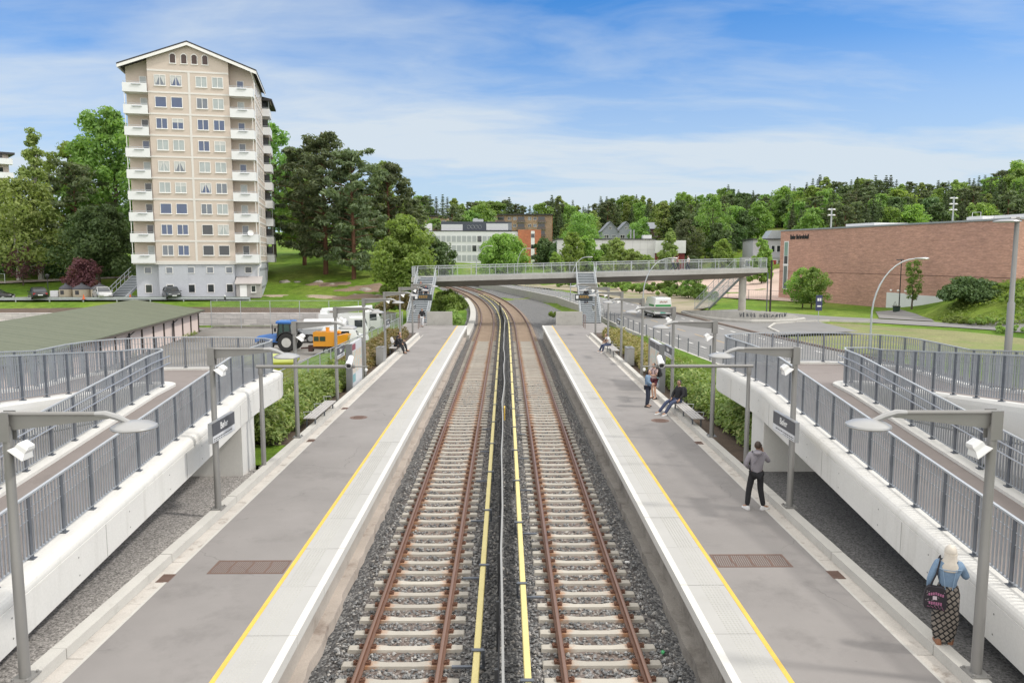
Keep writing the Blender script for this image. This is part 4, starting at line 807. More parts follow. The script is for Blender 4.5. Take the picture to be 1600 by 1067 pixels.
def ramp_side(s, E, c):
    SX = lambda P: [(s*x+PC*0,y,z) for x,y,z in P]
    z1 = lambda y: 2.4-.1095*(23.5-y); z2 = lambda y: 2.4+.1*(24-y)
    st = [((7.87,y),(10.95,y),z1(y)) for y in (1,6,11,17,22,23)] + [((7.87,24),(10.95,24),2.4)]
    outer = [(7.87,25.6),(7.87,E-1.2),(8.0,E-.55),(8.45,E-.05),(9.3,E+.3),(10.3,E+.45),(11.4,E+.5),(12.5,E+.45),(13.4,E+.2),(14.2,E-.3),(14.75,E-1.0),(15.03,E-2.0)]
    n = len(outer)
    for i, o in enumerate(outer):
        a = PI*(i+1)/(n+1); st.append((o, (11.36-.4*math.cos(a)*1.0, 24.2+.35*math.sin(a)), 2.4))
    st += [((15.05,y),(11.76,y),z2(y)) for y in (24,23,18,12,6,1)]
    rings = []; walk = []
    for O, I, z in st:
        O = Vector((*O,0)); I = Vector((*I,0)); w = (I-O); L = w.length; w /= L
        pr = [(.10,-.86),(.0,-.8),(0,-.13),(.014,-.125),(.014,-.105),(0,-.1),(.004,-.05),(.02,0),(.055,.045),(.11,.07),(.17,.078),(.46,.078),(.46,-.02),(L-.42,-.02),(L-.42,.075),(L-.06,.075),(L-.01,.02),(L,-.1),(L,-.8),(L-.1,-.86)]
        rings.append([tuple(O+w*a+Vector((0,0,z+dz))) for a, dz in pr])
        walk.append([tuple(O+w*a+Vector((0,0,z+dz))) for a, dz in ((.462,-.03),(.462,.0),(L-.422,.0),(L-.422,-.03))])
    fl = (lambda r: r) if s > 0 else (lambda r: r[::-1])
    t = thing('concrete_ramp', 'white concrete switchback ramp with asphalt walkway rising beside the %s platform' % c, 'ramp', (0,0,0), 0, 'switchback ramps')
    MB().loft([fl([(s*x,y,z) for x,y,z in r]) for r in rings], True, True).build('deck', WHITE_CONC, t)
    MB().loft([fl([(s*x,y,z) for x,y,z in r]) for r in walk], True, True).build('walkway', RAMP_A, t)
    for y0, y1, xa, xb, zt in ((22.7,23.85,7.93,10.9,1.6),(13,14,11.9,14.9,2.4),(5,6,11.9,14.9,3.2)):
        if s > 0 and y0 > 20: y0 += .35; y1 += .35
        a, b_ = sorted((s*xa, s*xb)); MB().box(a, b_, y0, y1, -.5, zt).build('pier', WHITE_CONC, t)
    jm = MB(); th = MB()      # formwork joints and tie holes on the outer face of the first flight
    for y in np.arange(3, 27, 3.9):
        z = z1(min(y,23.5)); a, b_ = sorted((s*7.866, s*7.869)); jm.box(a, b_, y-.006, y+.006, z-.79, z-.14)
        for dy in (.95, 2.9):
            for dz in (-.3, -.64): zz = z1(min(y+dy,23.5))+dz; th.add([(s*7.866, y+dy+.018*math.cos(q), zz+.018*math.sin(q)) for q in np.linspace(0,2*PI,9)[:-1]], [tuple(range(8)) if s < 0 else tuple(range(8))[::-1]])
    jm.build('formwork_joint', mat('formwork_grey', (.3,.29,.275), .9), t); th.build('tie_hole', mat('tie_hole_grey', (.2,.195,.185), .9), t)
    # outer railing: up the first flight, round the landing and on along the second flight
    P = []
    for O, I, z in st:
        O = Vector((*O,0)); I = Vector((*I,0)); w = (I-O).normalized(); q = O+w*.36; P.append((q.x,q.y,z+.085))
    railing('ramp_railing', 'grey bar railing along the outer edge and landing of the %s ramp' % c, SX(P), 'ramp railings')
    P = []
    for O, I, z in st:
        O = Vector((*O,0)); I = Vector((*I,0)); w = (O-I).normalized(); q = I+w*.2; P.append((q.x,q.y,z+.085))
    k = 7
    P = P[:k]+[(11.36-.37,24.42,2.485),(11.36+.37,24.42,2.485)]+P[-6:]
    if s > 0: P = [(x, y if i < 7 or i > 8 else y+.15, z) for i,(x,y,z) in enumerate(P)]
    railing('ramp_railing', 'grey bar railing with steel handrails along the inner edge of the %s ramp' % c, SX(P), 'ramp railings', hand=(s,0,k))
ramp_side(-1, 27.9, 'left'); ramp_side(1, 29.3, 'right')

# ---------------------------------------------------------------- lamp posts, cameras, signs
def lamp_post(s):
    t = thing('lamp_post', '', 'lamp post')
    b_ = MB().box(-.15,.15,-.17,.17,0,.025)
    for i in (-1,1):
        for j in (-1,1): b_.lathe([(.022,.025),(.022,.055),(.01,.06)], (i*.11,j*.13,0), 6)
    b_.build('base_plate', POLE, t)
    MB().tube([(0,0,.02),(0,0,1.9),(0,0,1.92),(0,0,3.92)], [.08,.077,.07,.066], 14).build('pole', POLE, t, smooth=True)
    d = -s
    a = MB(); a.box(-.085,.085,-.095,-.075,3.7,4.14).box(-.085,.085,.075,.095,3.7,4.14).box(-.05,.05,-.075,.075,3.9,4.12)
    a.ext([(d*.0,-.014,4.09),(d*1.5,-.014,4.09),(d*1.5,-.014,4.03),(d*.09,-.014,3.86)], (0,.028,0))
    a.tube([(d*-.06,0,4.1),(d*1.35,0,4.1)], .036, 8); a.build('arm', POLE, t)
    MB().tube([(d*1.3,0,4.1),(d*1.45,0,4.1),(d*1.62,0,4.05),(d*1.8,0,3.97)], [.036,.05,.05,.035], 8).build('neck', LAMPW, t, smooth=True)
    MB().lathe([(.05,.075),(.12,.062),(.24,.035),(.315,-.005),(.325,-.03),(.31,-.05),(.28,-.045),(.2,-.03)], (d*1.86,0,3.93), 28).build('lamp_shade', LAMPW, t, smooth=True)
    f = thing_part('floodlight', t, (d*.1,-.02,3.62)); f.scale = (.66,.66,.66)
    MB().tube([(0,0,.06),(d*.1,0,.06),(d*.1,-.13,.02)], .014, 6).tube([(0,0,.02),(d*.1,0,.02),(d*.22,0,-.02)], .014, 6).build('bracket', POLE, f)
    m = Matrix.Translation((d*.23,-.02,-.04)) @ Matrix.Rotation(rad(d*38), 4, 'Y')
    hb = MB(); hb.loft([[(x*k,y*k2,z) for x,y in ((-1,-1),(1,-1),(1,1),(-1,1))] for k, k2, z in ((.1,.12,.15),(.13,.15,.08),(.13,.15,-.02),(.2,.2,-.14),(.2,.2,-.16))], True, True)
    hb.v = [tuple(m @ Vector(v)) for v in hb.v]; hb.build('housing', WHITE, f)
    lb = MB().box(-.17,.17,-.17,.17,-.168,-.161); lb.v = [tuple(m @ Vector(v)) for v in lb.v]; lb.build('lens', GLASS_D, f)
    return t
def thing_part(name, parent, loc):
    o = bpy.data.objects.new(name, None); C.objects.link(o); o.parent = parent; o.location = loc; o.empty_display_size = .1
    KIDS.setdefault(parent.as_pointer(), []).append(o); return o
def station_sign(s, board):
    t = thing('station_sign', '', 'sign')
    MB().box(-.05,.05,-.78,.78,-.25,.25).build('board', STEEL, t)
    f = -s; x = f*.052
    a, b_ = sorted((x, x+f*.006)); MB().box(a, b_, -.75,.75,-.075,.235).build('name_panel', SIGN_D, t)
    MB().box(a, b_, -.75,.75,-.235,-.08).build('info_panel', mat('sign_white', (.62,.63,.65), .4), t)
    M = Matrix.Translation((x+f*.009,0,.08)) @ Matrix.Rotation(f*PI/2, 4, 'Z') @ Matrix.Rotation(PI/2, 4, 'X')
    textmesh('lettering', 'Bøler', .235, WHITE, t, M, .002, sx=1.0)
    q = MB(); y = -.7; rr = random.Random(3)
    while y < .5:
        w = rr.uniform(.05,.13); a, b_ = sorted((x+f*.006, x+f*.008)); q.box(a, b_, y, y+w, -.17,-.145); 
        if y < 0: q.box(a, b_, y, y+w*.8, -.215,-.195)
        y += w+.03
    q.build('small_print', DARK, t)
    MB().box(-.02,.14,-.05,.05,-.2,-.16).box(-.02,.14,-.05,.05,.16,.2).build('bracket', POLE, t) if s > 0 else MB().box(-.14,.02,-.05,.05,-.2,-.16).box(-.14,.02,-.05,.05,.16,.2).build('bracket', POLE, t)
    return t
LY = [11.1,19.0,26.75,34.3,41.5,49,56.5,63.6]
LXL = [7.3,7.3,7.36,7.6,7.65,7.7,7.75,7.7]; LXR = [7.22,7.26,7.34,7.55,7.45,7.45,7.6,7.5]
NTH = ['first','second','third','fourth','fifth','sixth','seventh','eighth and last']
for s, X, nm in ((-1, LXL, 'left'), (1, LXR, 'right')):
    p0 = None; g0 = None
    for i, (x, y) in enumerate(zip(X, LY)):
        lab = '%s lamp post along the %s platform counted from the camera' % (NTH[i], nm)
        z = .18 if x < 7.4 else -.02; sc = (1,1,(4.29-z)/4.14)
        if p0 is None: p0 = lamp_post(s); o = p0; o.location = (s*x,y,z); o.scale = sc; o['label'] = lab; o['group'] = 'lamp posts along the platforms'
        else: o = dup(p0, (s*x,y,z), 0, lab, None, sc)
        if i in (1,3,5,7):
            lab = ['dark station name sign on the second lamp post of the %s platform','dark station name sign on the fourth lamp post of the %s platform, above the hedge','dark station name sign on the sixth lamp post of the %s platform','dark station name sign on the last lamp post of the %s platform'][i//2] % nm
            if g0 is None: g0 = station_sign(s, 0); o = g0; o.location = (s*(x-.14),y+.1,2.26); o['label'] = lab; o['group'] = 'station name signs'
            else: dup(g0, (s*(x-.14),y+.1,2.26), 0, lab)
    # camera mast
    t = thing('camera_mast', 'grey mast with horizontal arm and white surveillance cameras on the %s platform' % nm, 'camera mast', (s*7.42, 23.1, .12), 0, 'camera masts'); d = -s
    MB().tube([(0,0,0),(0,0,1.8),(0,0,1.83),(0,0,3.02)], [.075,.072,.06,.058], 12).box(-.13,.13,-.13,.13,0,.02).build('pole', POLE, t, smooth=True)
    MB().tube([(d*-.12,0,3.1),(d*2.85,0,3.1)], .052, 10).lathe([(.075,2.85),(.08,2.9),(.07,3.06)], n=12).tube([(d*2.85,0,3.1),(d*3.25,0,3.1)], .02, 6).build('arm', POLE, t, smooth=True)
    c = thing_part('camera', t, (d*2.72,-.06,3.24))
    h = MB(); h.tube([(0,-.2,-.09),(0,.2,.12)], .085, 14).tube([(0,-.24,-.075),(0,-.1,0)], [.1,.095], 14, False); h.build('housing', WHITE, c, smooth=True)
    MB().tube([(0,-.205,-.093),(0,-.196,-.088)], .07, 14).build('lens', BLACK, c); MB().tube([(0,.05,.0),(0,.06,-.14)], .02, 6).build('bracket', POLE, c)
    c = thing_part('camera', t, (d*3.2,-.02,2.99)); c.scale = (.6,.6,.6)
    h = MB(); h.lathe([(.05,.1),(.075,.05),(.07,-.02),(.04,-.07),(.01,-.08)], n=12); h.build('dome', WHITE, c, smooth=True); MB().box(-.02,.02,-.02,.02,.08,.16).build('bracket', POLE, c)

# ---------------------------------------------------------------- platform furniture
def bench(lab, x, y, rz, L=3.6, base=True):
    t = thing('bench', lab, 'bench', (x,y,0), rz, 'platform benches')
    s_ = MB()
    for k in range(4): s_.box(-.23+k*.118,-.13+k*.118,-L/2,L/2,.43,.465)
    s_.build('seat', mat('bench_slat', (.36,.345,.33), .7, var=.15, scale=4), t)
    for yy in ((-L/2+.3, 0, L/2-.3)): MB().bar((-.22,yy,.42),(.22,yy,.42),.05,.03).bar((-.15,yy,.41),(-.15,yy,-.1),.05).bar((.17,yy,.41),(.17,yy,-.1),.05).build('leg', GALV_D, t)
    for yy in (-L/2+.2, 0, L/2-.2): MB().tube([(.2,yy,.44),(.26,yy,.66),(-.05,yy,.68),(-.05,yy,.62)], .016, 6).build('armrest', STEEL, t)
bench('grey slatted bench beside the left hedge', -7.42, 30.4, PI); bench('grey slatted bench where the man in black sits', 7.28, 30.2, 0)
bench('slatted bench under the two people sitting by the left hedge', -7.55, 52.4, PI, 3.0); bench('slatted bench under the young man in the white shirt', 7.2, 51.2, 0, 3.6)
def bin_(lab, x, y):
    t = thing('litter_bin', lab, 'bin', (x,y,0), 0, 'metal litter bins')
    mb = MB(); mb.box(-.22,.22,-.5,-.01,.0,1.0).box(-.22,.22,.01,.5,.0,1.0); mb.build('body', mat('bin_steel', (.3,.3,.295), .5, .3, var=.08), t)
    for yy in (-.255,.255):
        l_ = MB().box(-.235,.235,yy-.245,yy+.245,1.0,1.06); o = l_.build('lid', POLE, t); c = MB().lathe([(.1,1.061),(.1,1.064)], (0,yy,0), 14).build('opening', BLACK, o)
bin_('grey twin litter bin on the left platform beside the hedge', -7.6, 46.6); bin_('grey twin litter bin on the right platform beside the hedge', 7.55, 46.3)
m, nt, b, n, l = nodes('route_map')
nz = noise(nt, 3.2, 6, .7); rp = ramp(nt, [(.38, (.5,.5,.46)), (.47, (.55,.4,.28)), (.54, (.56,.56,.53)), (.62, (.2,.42,.4)), (.7, (.5,.5,.5))]); l.new(nz.outputs[0], rp.inputs[0]); l.new(rp.outputs[0], b.inputs['Base Color']); b.inputs['Roughness'].default_value = .3
for s, lab in ((-1,'tall information board with a coloured map on the left platform'),(1,'tall information board with dark header panels on the right platform')):
    t = thing('information_board', lab, 'info board', (s*7.62, 37.2 if s < 0 else 36.9, 0), 0, 'information boards'); L = 3.0
    MB().box(-.14,.14,-.12,.12,-.2,2.3).build('post', mat('board_grey', (.2,.205,.215), .45, .3, var=.05), t); MB().box(-.1,.1,L,L+.16,-.2,2.3).build('post', POLE, t)
    MB().box(-.06,.06,.12,L,.05,2.28).build('panel', SIGN_L, t)
    x = -s*.062; a, b_ = sorted((x, x-s*.006))
    MB().box(a,b_,.2,L-.1,.75,1.85).build('map', m, t); MB().box(a,b_,.2,1.3,1.9,2.2).build('header', mat('header_plum', (.25,.06,.09), .4) if s < 0 else SIGN_D, t); MB().box(a,b_,1.4,L-.1,1.9,2.2).build('header', SIGN_L if s < 0 else SIGN_D, t)
    MB().box(a,b_,.2,1.2,.3,.7).build('notice', mat('notice_teal', (.15,.33,.36), .4), t)
for x, lab in ((-7.9,'thin rusty post with rail beside the left stairs'),(7.25,'thin rusty post with rail beside the right stairs')):
    t = thing('handrail_post', lab, 'post', (x,69.5,0), 0, 'rusty posts by the stairs'); MB().tube([(0,0,0),(0,0,1.15),(.0,.12,1.22),(0,1.2,1.22),(0,1.3,1.15),(0,1.3,0)], .035, 8).build('frame', mat('brown_steel', (.2,.14,.12), .6, .2, var=.2), t)
for x0, x1, y, lab in ((-7.5,-5.08,73.3,'plain concrete end wall closing the left platform beside the stairs'),(4.85,7.38,73.2,'plain concrete end wall closing the right platform beside the stairs')):
    o = tag(MB().box(x0,x1,y,y+.25,-1.2,1.28).build('end_wall', CONC), lab, 'wall', 'platform end walls')
for x, z, lab in ((-4.05,0,'small concrete upstand at the far end of the left platform edge'),(4.0,0,'small concrete upstand at the far end of the right platform edge')):
    o = tag(MB().box(x-.38,x+.38,72.75,73.2,-1.35,-.12).build('end_block', KERB), lab, 'concrete block', 'platform edge end blocks')

# ---------------------------------------------------------------- footbridge with its stairs
DZ = lambda x: 4.32+(x+7.5)*.0222
FY = lambda x: 84.0+(x+7.5)*.157
WIRE = mat('wire_steel', (.42,.44,.46), .5, .4)
bt = thing('footbridge', 'long concrete footbridge with wire railings crossing over the tracks and the road', 'bridge', (0,0,0))
xs_ = np.linspace(-10.2, 30.7, 18)
fas = [[(x,FY(x),DZ(x)-.52),(x,FY(x),DZ(x)),(x,FY(x)+.22,DZ(x)+.02),(x,FY(x)+.22,DZ(x)-.1),(x,FY(x)+3.0,DZ(x)-.1),(x,FY(x)+3.0,DZ(x)+.02),(x,FY(x)+3.2,DZ(x)),(x,FY(x)+3.2,DZ(x)-.52)][::-1] for x in xs_]
MB().loft(fas, True, True).build('deck', mat('bridge_concrete', (.37,.365,.35), .85, var=.14, scale=.7, fine=.12, fscale=12, stain=((.23,.22,.2), .5, .55, .6)), bt)
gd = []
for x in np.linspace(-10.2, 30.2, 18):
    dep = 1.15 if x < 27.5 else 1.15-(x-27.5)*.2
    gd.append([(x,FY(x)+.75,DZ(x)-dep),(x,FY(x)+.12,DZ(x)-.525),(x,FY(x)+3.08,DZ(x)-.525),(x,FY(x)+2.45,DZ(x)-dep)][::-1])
MB().loft(gd, True, True).build('girder', mat('shaded_girder_concrete', (.15,.135,.125), .9, var=.2, scale=.8), bt)  # shade under the deck put into the girder's dark colour
for x in (28.2, 8.9, -9.0):
    MB().lathe([(.43,-1.2),(.43,DZ(x)-1.1)], (x,FY(x)+1.6,0), 24).build('pillar', CONC, bt, smooth=True)
def wire_rail(P, parent, h=1.15, step=2.1, gap=.14):
    P = [Vector(p) for p in P]; Zu = Vector((0,0,1)); mb = MB(); wm = MB()
    for a, b_ in zip(P[:-1], P[1:]):
        mb.bar(a+Zu*h, b_+Zu*h, .05, .05); mb.bar(a+Zu*(h*.78), b_+Zu*(h*.78), .045, .045); mb.bar(a+Zu*.06, b_+Zu*.06, .03)
    for p, d in resample(P, gap): wm.bar(p+Zu*.06, p+Zu*(h-.02), .011)
    mb.build('rail', GALV, parent); wm.build('wire_infill', WIRE, parent); f0 = None
    for p, d in resample(P, step):
        o = MB().box(-.03,.03,-.03,.03,0,h).build('post', GALV, parent) if f0 is None else link('post', f0.data, GALV, parent)
        f0 = f0 or o; o.location = p
ptl = lambda x, dy: (x, FY(x)+dy, DZ(x)+.02)
wire_rail([ptl(-7.3,.1), ptl(7.7,.1)], bt); wire_rail([ptl(10.2,.1), ptl(30.6,.1)], bt); wire_rail([ptl(-10.1,3.1), ptl(26.6,3.1)], bt); wire_rail([ptl(30.6,.1), ptl(30.6,3.1)], bt); wire_rail([ptl(-10.1,.1), ptl(-10.1,3.1)], bt)
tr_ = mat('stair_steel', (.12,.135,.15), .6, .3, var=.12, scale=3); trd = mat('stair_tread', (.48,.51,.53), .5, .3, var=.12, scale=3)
def stairs(lab, A, B, w, n, name='steel_staircase', open_=False, rails=True):
    """flight from A (bottom middle) to B (top middle)"""
    A = Vector(A); B = Vector(B); t = thing(name, lab, 'stairs', A, 0, None)
    d = B-A; hd = Vector((d.x,d.y,0)).normalized(); sd_ = Vector((hd.y,-hd.x,0)); step = Vector((d.x,d.y,0))/n; rise = d.z/n; L = Vector((0,0,0))
    tm = MB(); rm = MB()
    for k in range(n):
        p = step*k+Vector((0,0,rise*(k+1))); q = p+step*1.06
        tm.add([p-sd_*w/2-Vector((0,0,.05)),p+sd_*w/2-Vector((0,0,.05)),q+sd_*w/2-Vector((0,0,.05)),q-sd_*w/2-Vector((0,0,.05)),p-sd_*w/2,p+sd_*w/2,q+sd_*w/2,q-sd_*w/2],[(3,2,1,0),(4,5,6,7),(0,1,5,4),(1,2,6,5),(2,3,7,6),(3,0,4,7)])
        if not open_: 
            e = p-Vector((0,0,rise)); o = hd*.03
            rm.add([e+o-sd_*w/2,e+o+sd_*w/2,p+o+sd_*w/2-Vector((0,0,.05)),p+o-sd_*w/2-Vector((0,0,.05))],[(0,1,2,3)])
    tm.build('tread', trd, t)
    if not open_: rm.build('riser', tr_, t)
    for sg in (-1,1):
        o = sd_*(w/2+.04)*sg; MB().bar(o-Vector((0,0,.05)), d+o-Vector((0,0,.05)), .07, .32).build('stringer', GALV, t)
        if rails: 
            P = [o+Vector((0,0,.1)), d+o+Vector((0,0,.1))]; Zu = Vector((0,0,1)); mb = MB()
            for hz in (1.05,.62,.3): mb.bar(P[0]+Zu*hz, P[1]+Zu*hz, .05 if hz > 1 else .025)
            for p, dd in resample(P, 1.25): mb.bar(p, p+Zu*1.05, .045)
            for p, dd in resample(P, .3): mb.bar(p, p+Zu*1.03, .012)
            mb.build('railing', GALV, t)
    return t
stairs('steel staircase from the left platform up to the footbridge', (-8.75,75.8,0), (-8.5,84.0,DZ(-8.5)), 1.9, 26)
stairs('steel staircase from the right platform up to the footbridge', (8.4,75.2,0), (8.95,86.6,DZ(8.9)), 1.9, 28)
stairs('steel staircase descending behind the concrete pillar at the far end of the footbridge', (25.9,101,-.35), (28.6,93.0,DZ(28)-.05), 2.1, 30, open_=True)
for x, y, lab in ((-8.7,80.0,'dark departure display hanging in front of the left stairs'),(8.5,79.5,'dark departure display hanging in front of the right stairs')):
    x = -6.8 if x < 0 else 6.5; y = 63.6; z = 3.1
    t = thing('departure_display', lab, 'display', (x,y,z), 0, 'departure displays')
    MB().box(-.72,.72,-.12,.12,-.2,.3).build('casing', mat('display_casing', (.03,.04,.045), .5), t)
    mm = bpy.data.materials.get('amber_text') or None
    if mm is None:
        mm, nt, b, n, l = nodes('amber_text'); b.inputs['Base Color'].default_value = (.5,.28,.04,1); b.inputs['Emission Color'].default_value = (1,.55,.08,1); b.inputs['Emission Strength'].default_value = .06
    q = MB(); rr = random.Random(int(x*9))
    for zz in (.17,.06): 
        xx = -.35
        while xx < .3: w_ = rr.uniform(.06,.16); q.box(xx,xx+w_,-.126,-.121,zz-.025,zz+.025); xx += w_+.04
    q.build('text_rows', mm, t); MB().box(-.66,-.45,-.125,-.121,-.05,.22).build('logo', OFFW, t)
    MB().tube([(-.5,0,.3),(-.5,0,.95)], .025, 6).tube([(.5,0,.3),(.5,0,.95)], .025, 6).build('hanger', POLE, t)
# ---------------------------------------------------------------- apartment tower
PLAST = mat('beige_render', (.54,.465,.405), .9, var=.06, scale=.25, fine=.05, fscale=8)
PLAST2 = mat('beige_render_recess', (.50,.43,.375), .9, var=.06, scale=.25)
BASEB = mat('bluish_base_render', (.44,.458,.50), .9, var=.09, scale=.3, fine=.06, fscale=6, stain=((.27,.29,.33), .5, .58, .5))
TRIM = mat('white_trim', (.72,.71,.69), .7, var=.04)
ROOF_D = mat('dark_roof', (.035,.034,.036), .7, var=.2)
def wframe(par, x, z, w, h, y, pane, mull=True, name='window', fr=TRIM, dep=.05, sill=True, curtain=0):
    """window in a wall facing local -y"""
    t = .07
    mb = MB(); mb.box(x,x+t,y-dep,y+.05,z,z+h).box(x+w-t,x+w,y-dep,y+.05,z,z+h).box(x+t,x+w-t,y-dep,y+.05,z,z+t).box(x+t,x+w-t,y-dep,y+.05,z+h-t,z+h)
    if mull: mb.box(x+w/2-.035,x+w/2+.035,y-dep+.004,y+.05,z+t,z+h-t)
    if sill: mb.box(x-.05,x+w+.05,y-dep-.06,y+.05,z-.06,z-.003)
    o = mb.build(name, fr, par); MB().box(x+t,x+w-t,y-.012,y+.03,z+t,z+h-t).build('pane', pane, o)
    if curtain:
        CUR = bpy.data.materials.get('net_curtain') or mat('net_curtain', (.5,.51,.5), .9, var=.1, scale=6)
        m2 = MB(); a, b_ = x+t, x+w-t; mid = (a+b_)/2; zt, zb = z+h-t, z+t
        if curtain == 1: m2.add([(a,y-.018,zt),(mid,y-.018,zt),(a+.1,y-.018,zb)],[(0,2,1)]); m2.add([(mid,y-.018,zt),(b_,y-.018,zt),(b_-.1,y-.018,zb)],[(0,2,1)])
        else: m2.add([(a,y-.018,zt),(b_,y-.018,zt),(b_,y-.018,zt-h*.33),(a,y-.018,zt-h*.33)],[(0,3,2,1)])
        m2.build('curtain', CUR, o)
    return o
T = thing('apartment_tower', 'tall beige apartment tower with white balconies, gabled roof and bluish base', 'apartment building', (-46.6,97.,0), rad(12.65))
Wd, Dp, Z0, FH = 15.06, 13.4, 5.84, 2.6; ZT = Z0+9*FH; EV = 29.75; RG = 32.6
rr = random.Random(21)
# wall body (with recessed balcony bays), base and gable
bay = 1.3
MB().prism([(2.75,0),(12.2,0),(12.2,bay),(Wd,bay),(Wd,Dp),(0,Dp),(0,bay),(2.75,bay)], Z0, ZT).build('wall', PLAST, T)
MB().ext([(0,bay,ZT),(2.75,bay,ZT),(12.2,bay,ZT),(Wd,bay,ZT),(Wd,bay,EV),(Wd/2,bay,RG),(0,bay,EV)], (0,Dp-bay,0)).ext([(2.75,0,ZT),(12.2,0,ZT),(12.2,0,EV+(RG-EV)*(Wd-12.2)/(Wd/2)),(Wd/2,0,RG-.02),(2.75,0,EV+(RG-EV)*2.75/(Wd/2))], (0,bay-.001,0)).build('gable', PLAST, T)
MB().prism([(3.0,.12),(12.0,.12),(12.0,.75),(Wd-.05,.75),(Wd-.05,Dp),(.15,Dp),(.15,.75),(3.0,.75)], .6, Z0).build('base', BASEB, T)
MB().box(2.95,6.4,.06,.119,.6,Z0-.01).build('base_pilaster', BASEB, T)
bd = MB()
for k in range(10): bd.box(2.75,12.2,-.04,-.001,Z0+k*FH-.11,Z0+k*FH+.11); bd.box(Wd+.001,Wd+.04,bay,Dp,Z0+k*FH-.11,Z0+k*FH+.11)
for k in range(9): bd.box(7.4,7.66,-.035,-.001,Z0+k*FH+.115,Z0+(k+1)*FH-.115)
bd.box(0,Wd,-.05,bay-.001,Z0-.32,Z0-.12)
bd.build('band', mat('pale_band', (.64,.615,.585), .8, var=.05), T)
roof = MB()
for sg in (-1,1):
    xe = -.55 if sg < 0 else Wd+.55; ze = EV-.55*(RG-EV)/(Wd/2)
    roof.ext([(xe,-.5,ze+.02),(Wd/2,-.5,RG+.02),(Wd/2,-.5,RG+.26),(xe,-.5,ze+.26)], (0,Dp+.5,0))
r_ = roof.build('roof', ROOF_D, T); vb = MB()
for sg in (-1,1):
    xe = -.5 if sg < 0 else Wd+.5; ze = EV-.5*(RG-EV)/(Wd/2); vb.ext([(xe,-.54,ze-.3),(Wd/2,-.54,RG-.3),(Wd/2,-.54,RG+.06),(xe,-.54,ze+.06)], (0,.038,0))
    a, b_ = sorted((xe, xe+sg*.04)); vb.box(a, b_, -.5, Dp, ze-.25, ze+.05)
vb.build('verge_board', TRIM, r_)
for i, x in enumerate((5.45,6.75,7.95,9.2)):
    w, h, z = .62, 1.15, ZT+.95
    mb = MB(); mb.box(x-.07,x,-.06,0,z,z+h-.2).box(x+w,x+w+.07,-.06,0,z,z+h-.2).box(x-.12,x+w+.12,-.09,0,z-.1,z); mb.ext([(x-.1,-.06,z+h-.2),(x+w+.1,-.06,z+h-.2),(x+w*.75,-.06,z+h+.08),(x+w*.25,-.06,z+h+.08)], (0,.06,0))
    o = mb.build('attic_window', TRIM, T); MB().ext([(x,-.066,z),(x+w,-.066,z),(x+w,-.066,z+h-.22),(x+w*.72,-.066,z+h-.05),(x+w*.28,-.066,z+h-.05),(x,-.066,z+h-.22)], (0,.005,0)).build('pane', mat('attic_dark', (.06,.035,.03), .4), o)
PANES = [[GLASS_G,GLASS_B,GLASS_L,GLASS_L],[GLASS_B,GLASS_B,GLASS_G,GLASS_L],[GLASS_B,GLASS_B,GLASS_B,GLASS_B],[GLASS_L,GLASS_L,GLASS_B,GLASS_L],[GLASS_L,GLASS_G,GLASS_L,GLASS_L],[GLASS_L,GLASS_L,GLASS_B,GLASS_G],[GLASS_B,GLASS_B,GLASS_G,GLASS_L],[GLASS_B,GLASS_B,GLASS_D,GLASS_L],[GLASS_G,GLASS_B,GLASS_D,GLASS_D]]
CURT = [[1,1,0,0],[0,0,0,0],[0,2,0,0],[0,0,0,2],[1,1,0,0],[0,2,1,0],[0,0,0,0],[0,0,0,1],[0,0,0,0]]
for k in range(9):
    f = 8-k; zf = Z0+k*FH
    for x, p, cu in zip((3.5,5.35,8.3,10.2), PANES[f], CURT[f]):
        wframe(T, x, zf+.78, 1.35, 1.32, -.0, p, mull=(p not in (GLASS_D,) and not (p is GLASS_B and f in (1,6))), curtain=cu)
    for s, x0 in ((0,0),(1,12.25)):
        x1 = 2.72 if s == 0 else Wd
        bl = MB(); y0 = -.35; bl.box(x0,x1,y0,bay-.002,zf-.12,zf+.0)
        b = bl.build('balcony', TRIM, T)
        fr = MB(); fr.box(x0,x1,y0-.06,y0,zf-.15,zf+.92); sx = x0-.06 if s == 0 else x1
        fr.box(sx,sx+.06,y0-.06,bay,zf-.15,zf+.92); fr.build('parapet', OFFW, b)
        rl = MB(); rl.box(x0,x1,y0-.05,y0-.01,zf+1.04,zf+1.09)
        for q in range(5): xq = x0+.1+(x1-x0-.2)*q/4; rl.box(xq-.02,xq+.02,y0-.045,y0-.015,zf+.9,zf+1.04)
        rl.box(x0+.95,x0+.95+1.1,y0-.2,y0-.061,zf+.72,zf+.8); rl.build('rail', GALV, b)
        if k < 8: px = x0+.12 if s == 0 else x1-.12; MB().box(px-.035,px+.035,y0+.02,y0+.09,zf+.93,zf+FH-.121).build('post', TRIM, b)
        dx = x0+1.55 if s == 0 else x0+.75
        d_ = MB(); d_.box(dx,dx+.07,bay-.05,bay-.001,zf,zf+2.0).box(dx+.78,dx+.85,bay-.05,bay-.001,zf,zf+2.0).box(dx,dx+.85,bay-.05,bay-.001,zf+2.0,zf+2.07)
        o = d_.build('balcony_door', TRIM, T); MB().box(dx+.07,dx+.78,bay-.02,bay-.001,zf+.2,zf+2.0).build('pane', rr.choice([GLASS_B,GLASS_L,GLASS_G,GLASS_D]), o)
